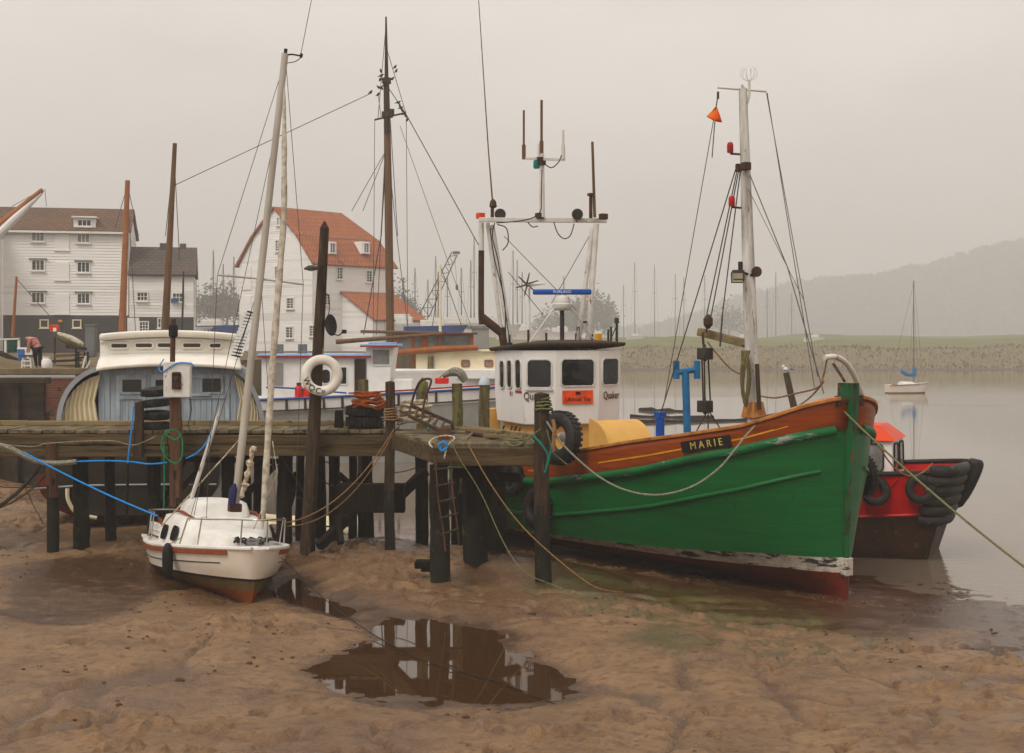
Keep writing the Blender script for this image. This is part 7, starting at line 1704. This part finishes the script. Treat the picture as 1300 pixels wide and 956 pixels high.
# ------------------------------------------------------------------ moored sloop, gull post, floating debris on the right
mq = thing('moored_sloop', 'small white sloop with blue sail cover moored out on the river', 'sloop', (P(1174,495,113).x, 113, ZW), math.radians(4))
sx = lambda px: (px-650)/F*113-P(1174,495,113).x
sz = lambda py: H-(py-HOR)/F*113-ZW
mr_ = simple_hull(mq, 3.25, 1.6, 0, sz(485.5), sz(488.5), [M['pile_brown'], M['gel']], (.12,), d_bow=.35, names=('bottom','hull'))
q = MB(); q.tube([mr_(s,.01,-.05) for s in np.linspace(.02,1,12)], .025, 5); q.build('sheer_stripe', M['deepblue'], mq)
q = MB(); q.grid([[V(-s, t*.55, .78+z*(1-abs(t)**3)) for t in (-1,-.7,0,.7,1)] for s, z in ((.9,0),(1.1,.18),(2.1,.22),(2.15,0))]); q.build('cabin', M['deck_white'], mq, smooth=40)
q = MB(); q.box((sx(1133), -.35, sz(490)), (.42,.5,.35)); q.build('stern_cover', M['steel_red'], mq, bevel=.04)
q = MB(); q.tube([V(sx(1160),0,sz(487)), V(sx(1159.5),0,sz(356))], [.055,.035], 8); q.build('mast', M['mastfar'], mq)
q = MB(); q.tube(spline([V(sx(1143),0,sz(470)),V(sx(1150),0,sz(475)),V(sx(1158),0,sz(475)),V(sx(1161),0,sz(468))],4), [.08]+[.17]*10+[.2,.14], 8); q.tube([V(sx(1160.5),0,sz(478)),V(sx(1160.5),0,sz(466))],[.22,.12],8); q.build('sail_cover', M['blue_paint'], mq, smooth=60)
for a, b in (((1160,358),(1172,486)),((1159.5,380),(1153,487)),((1159.5,380),(1166,487)),((1160,358),(1128,488))):
    q = MB(); q.tube([V(sx(a[0]),0,sz(a[1])),V(sx(b[0]),0,sz(b[1]))], .010, 4); q.build('stay', M['wire'], mq)
gpz_ = single(MB().tube([P(1010,524,47),P(1004,500,47),P(998,473,47)], [.13,.12,.11], 9), 'leaning_post', M['pile'], 'leaning grey mooring post in the river with a gull on it', 'post', base=P(1010,524,47))
gl = thing('gull', 'white gull sitting on the leaning post in the river', 'gull', P(998,472,47), world=True)
c = P(999,468.5,47); q = MB(); q.sphere(c, .09, n=12, sc=(1.7,.8,.8)); q.sphere(c+V(-.13,0,.09), .06, n=10); q.tube([c+V(-.10,0,.03),c+V(-.13,0,.08)],.05,8); q.build('body', M['gull'], gl, smooth=60)
q = MB(); q.tube([c+V(-.18,0,.085),c+V(-.24,0,.075)], [.018,.006], 5); q.build('bill', M['yellow_line'], gl); q = MB(); q.sphere(c+V(.05,0,.03), .085, n=10, sc=(1.8,.86,.5)); q.tube([c+V(.15,0,.01),c+V(.26,0,-.01)],[.05,.02],6); q.build('wing', M['gullgrey'], gl, smooth=60)
# dark timbers afloat behind the green boat
for i, (a, b, lab) in enumerate((((812,520),(872,522),'uppermost floating boom timber beyond the yellow hood'),((800,528),(905,531),'middle floating boom timber beyond the yellow hood'),((806,536),(950,533),'lowest floating boom timber beyond the yellow hood'))):
    p, r_ = G(*a, ZW+.05), G(*b, ZW+.05); q = MB(); q.tube([p.lerp(r_,t)+V(0,jit(.2),jit(.05)) for t in np.linspace(0,1,9)], [.07+rnd.uniform(0,.09) for _ in range(9)], 7)
    single(q, 'floating_timber', M['pile_dark'], lab, 'timber', 'timbers afloat behind the green boat', base=p)
# far masts and boats in the fog
far = [(806,430,333,260,'far mast left of the pair beyond the field'),(831,430,336,265,'far mast second beyond the field'),(857,430,348,270,'far mast third beyond the field'),(868,430,352,270,'far mast fourth beyond the field'),(974,430,365,255,'far mast just right of the green boat foremast'),(985,430,345,255,'tall far mast right of the green boat foremast'),(598,420,330,170,'far mast left of the gantry exhaust'),(556,420,345,165,'far mast left of the crane hook'),(527,420,340,160,'far mast right of the mill'),(543,420,355,165,'short far mast right of the mill'),(553,420,325,170,'second far mast right of the mill'),(651,430,318,190,'far mast seen inside the gantry left leg'),(657,430,330,190,'second far mast inside the gantry'),(271,430,318,150,'far mast between the store and the mill'),(297,430,326,155,'far mast close beside the mill gable'),(249,430,322,150,'far mast right of the store'),(283,420,335,160,'thin far mast above the blue tarpaulin'),(602,420,300,180,'tallest far mast left of the gantry'),(512,420,352,150,'short far mast just clear of the mill roof'),(568,420,350,175,'far mast behind the crane jib foot'),(586,420,340,160,'far mast between the crane hook and the gantry'),(663,430,345,185,'short far mast left of the wind generator'),(716,430,350,190,'far mast right of the blue radar'),(792,430,362,265,'short far mast beyond the wheelhouse roof'),(895,430,350,270,'far mast behind the boom tackle'),(1005,430,372,260,'short far mast right of the pair by the foremast')]
for px, y0, y1, d, lab in far:
    d *= 1.5
    t = thing('far_mast', lab, 'mast', P(px,y0,d), 0, 'masts in the fog', world=True)
    q = MB(); q.tube([P(px,y0+8,d),P(px+rnd.uniform(-.6,.6),y1,d)], [.16,.10], 6); q.build('spar', M['mastfar'], t)
    q = MB(); ya = lerp(y0,y1,.62); q.tube([P(px-3,ya,d),P(px+3,ya,d)], .05, 4); q.build('spreader', M['mastfar'], t)
    for dx in (-6,6):
        q = MB(); q.tube([P(px,y1,d),P(px+dx*.5,ya,d),P(px+dx,y0,d)], .025, 3); q.build('stay', M['mastfar'], t)
def far_boat(px, py, d, L, mat, lab, cab=True):
    t = thing('laid_up_boat', lab, 'boat', P(px,py,d), 0, 'boats laid up in the fog')
    simple_hull(t, L, L*.3, 0, L*.16, L*.13, [M[mat]], (), names=('hull',))
    if cab:
        q = MB(); q.box((-L*.5,0,L*.19),(L*.42,L*.2,L*.11)); q.box((-L*.45,0,L*.26),(L*.25,L*.18,L*.05)); q.build('cabin', M['offwhite'], t, bevel=.05)
for px, py, d, L, mat, lab in ((818,430,255,3.4,'offwhite','white boat laid up beyond the field, far left'),(955,431,250,3.2,'offwhite','white boat laid up beyond the field behind the foremast'),(1047,432,245,3.8,'offwhite','white boat laid up beyond the field at the right'),(612,420,150,6,'offwhite','white cruiser laid up left of the gantry'),(655,425,160,8,'offwhite','white cruiser laid up behind the wheelhouse roof'),(300,422,140,5,'deepblue','boat under a blue tarpaulin beside the mill'),(262,425,132,5,'offwhite','white boat laid up between the store and the mill'),(548,423,120,6,'offwhite','white cruiser laid up right of the tiled shed'),(585,424,118,5,'deepblue','blue hulled cruiser laid up below the crane hook'),(690,428,170,6,'offwhite','white cruiser laid up behind the radar pedestal'),(735,428,175,5,'offwhite','white boat laid up behind the wheelhouse right side')):
    far_boat(px, py, d, L, mat, lab)
sd_ = thing('boat_shed', 'long grey shed in the fog right of the mill', 'shed', P(570,425,150), world=True)
q = MB(); q.box(P(570,428,152), (9,5,2.4)); q.build('wall', M['shed'], sd_); q = MB(); q.box(P(570,415.5,152), (9.4,5.4,.3)); q.build('roof', M['lead'], sd_)
# crane with lattice jib
cn = thing('crane', 'lattice boom crane standing in the fog right of the mill', 'crane', P(536,425,150), world=True)
A, Bq = P(534,410,150), P(577,322,150); q = MB()
for o_ in (V(-.5,0,.25),V(.5,0,-.25)): q.tube([A+o_,Bq+o_*.6], .07, 5)
for i in range(16):
    t0, t1 = i/16, (i+1)/16; o0 = V(-.5,0,.25)*(1-.4*t0); o1 = V(.5,0,-.25)*(1-.4*t1)
    q.tube([A.lerp(Bq,t0)+(o0 if i%2 else -o0), A.lerp(Bq,t1)+(o1 if i%2 else -o1)], .04, 4)
q.build('jib', M['mastfar'], cn); q = MB(); q.box(Bq+V(.2,0,.1),(.8,.4,.3)); q.build('jib_head', M['mastfar'], cn)
q = MB(); q.tube([Bq,P(580,360,150)], .02, 4); q.lathe([(.05,-.4),(.16,-.2),(.16,.1),(.05,.3)], 8, P(580,364,150)); q.build('hook_block', M['mastfar'], cn)
q = MB(); q.box(P(532,418,150),(2.2,2,2.2)); q.build('cab', M['steel_red'], cn, bevel=.05)
# small wind generator behind the radar
wg = thing('wind_generator', 'small six bladed wind generator on a pole behind the blue radar', 'wind generator', P(672,430,60), world=True)
q = MB(); q.tube([P(672.5,445,60),P(672,366,60)], .05, 6); q.build('pole', M['mastwhite'], wg); hubp = P(669,361,59.8); q = MB(); q.tube([hubp, P(692,360,60.4)], [.13,.03], 8); q.build('nacelle', M['white'], wg); q = MB()
for k in range(6):
    a = k*PI/3+.3; u = V(math.cos(a),0,math.sin(a)); v_ = V(-math.sin(a),0,math.cos(a)); q.add([hubp+V(0,-.1,0)+u*.06-v_*.03, hubp+V(0,-.08,0)+u*.06+v_*.05, hubp+V(0,-.12,0)+u*.52+v_*.03, hubp+V(0,-.12,0)+u*.52-v_*.02], [(0,1,2,3)])
q.lathe([(0,-.02),(.08,0),(.0,.1)], 8, hubp, V(0,0,1).rotation_difference(V(0,-1,0)).to_matrix()); q.build('rotor', M['darkmetal'], wg, solid=.01)
# trees: tapered trunk, limbs, leaf clumps through the crown
def tree(px, py, d, h, rad, label, leafm='leaf', n=2600, seed=1, bare=.0):
    kk = 2.3 if d < 170 else 2.9; d *= kk; h *= kk; rad *= kk
    r_ = random.Random(seed); b0 = P(px, py, d); t = thing('tree', label, 'tree', b0, 0, 'trees in the fog')
    q = MB(); q.tube([V(0,0,-.5),V(.05*h*.2,0,h*.3),V(0,.1,h*.75)], [h*.032,h*.024,h*.008], 8); ends = []
    for i in range(13):
        z = h*(.22+.5*i/13); a = i*2.4+r_.uniform(-.4,.4); L = rad*r_.uniform(.6,1.0)*(1-.3*i/13); e = V(math.cos(a)*L, math.sin(a)*L, z+L*r_.uniform(.3,.8)); q.tube([V(0,0,z), V(math.cos(a)*L*.5, math.sin(a)*L*.5, z+L*.22), e], [h*.014,h*.008,h*.003], 5); ends.append(e)
        for _ in range(2):
            a2 = a+r_.uniform(-.9,.9); e2 = e*.7+V(math.cos(a2)*L*.5, math.sin(a2)*L*.5, r_.uniform(0,.45)*L); q.tube([V(math.cos(a)*L*.5, math.sin(a)*L*.5, z+L*.22), e2], [h*.007,h*.002], 4); ends.append(e2)
    ends.append(V(0,0,h*.95)); q.build('trunk', M['bark'], t, smooth=50)
    vs = []; fs = []; k = 0
    for i in range(n):
        e = ends[r_.randrange(len(ends))]; s_ = rad*.27; p = e+V(r_.gauss(0,s_), r_.gauss(0,s_), r_.gauss(0,s_*.8)); z_s = rad*r_.uniform(.07,.13)
        a, b_2 = r_.uniform(0,2*PI), r_.uniform(-1,1); u = V(math.cos(a), math.sin(a), b_2)*z_s; w_ = V(-math.sin(a), math.cos(a)*.4, r_.uniform(-.8,.8))*z_s
        vs += [p-u, p-w_*.7, p+u, p+w_*.7]; fs.append((k,k+1,k+2,k+3)); k += 4
    me = bpy.data.meshes.new('crown'); me.from_pydata([tuple(v) for v in vs], [], fs); me.materials.append(M[leafm]); o = bpy.data.objects.new('crown', me); COL.objects.link(o); o.parent = t
tree(266,418,150,4.8,1.9,'bushy olive tree between the store and the mill, left one','leaf',1600,3); tree(288,416,152,5.2,1.8,'bushy tree close left of the mill','leaf2',1500,4)
tree(510,425,140,6.0,1.5,'narrow tree right behind the mill end','leaf2',1300,5); tree(521,428,142,4.2,1.3,'smaller thin tree right of the mill end','leaf',700,6)
tree(752,432,185,6.6,2.6,'round tree standing behind the gantry right leg','leaf',3200,7); tree(728,432,190,5.2,2.0,'smaller tree behind the blue radar','leaf2',1800,8)
tree(925,432,235,7.0,2.6,'thin tree in the fog left of the foremast','leaf2',900,9)
for i, (px, h_, d) in enumerate(((700,5,210),)): tree(px, 432, d, h_, h_*.5, 'faint tree behind the radar pedestal', 'leaf', 900, 20+i)
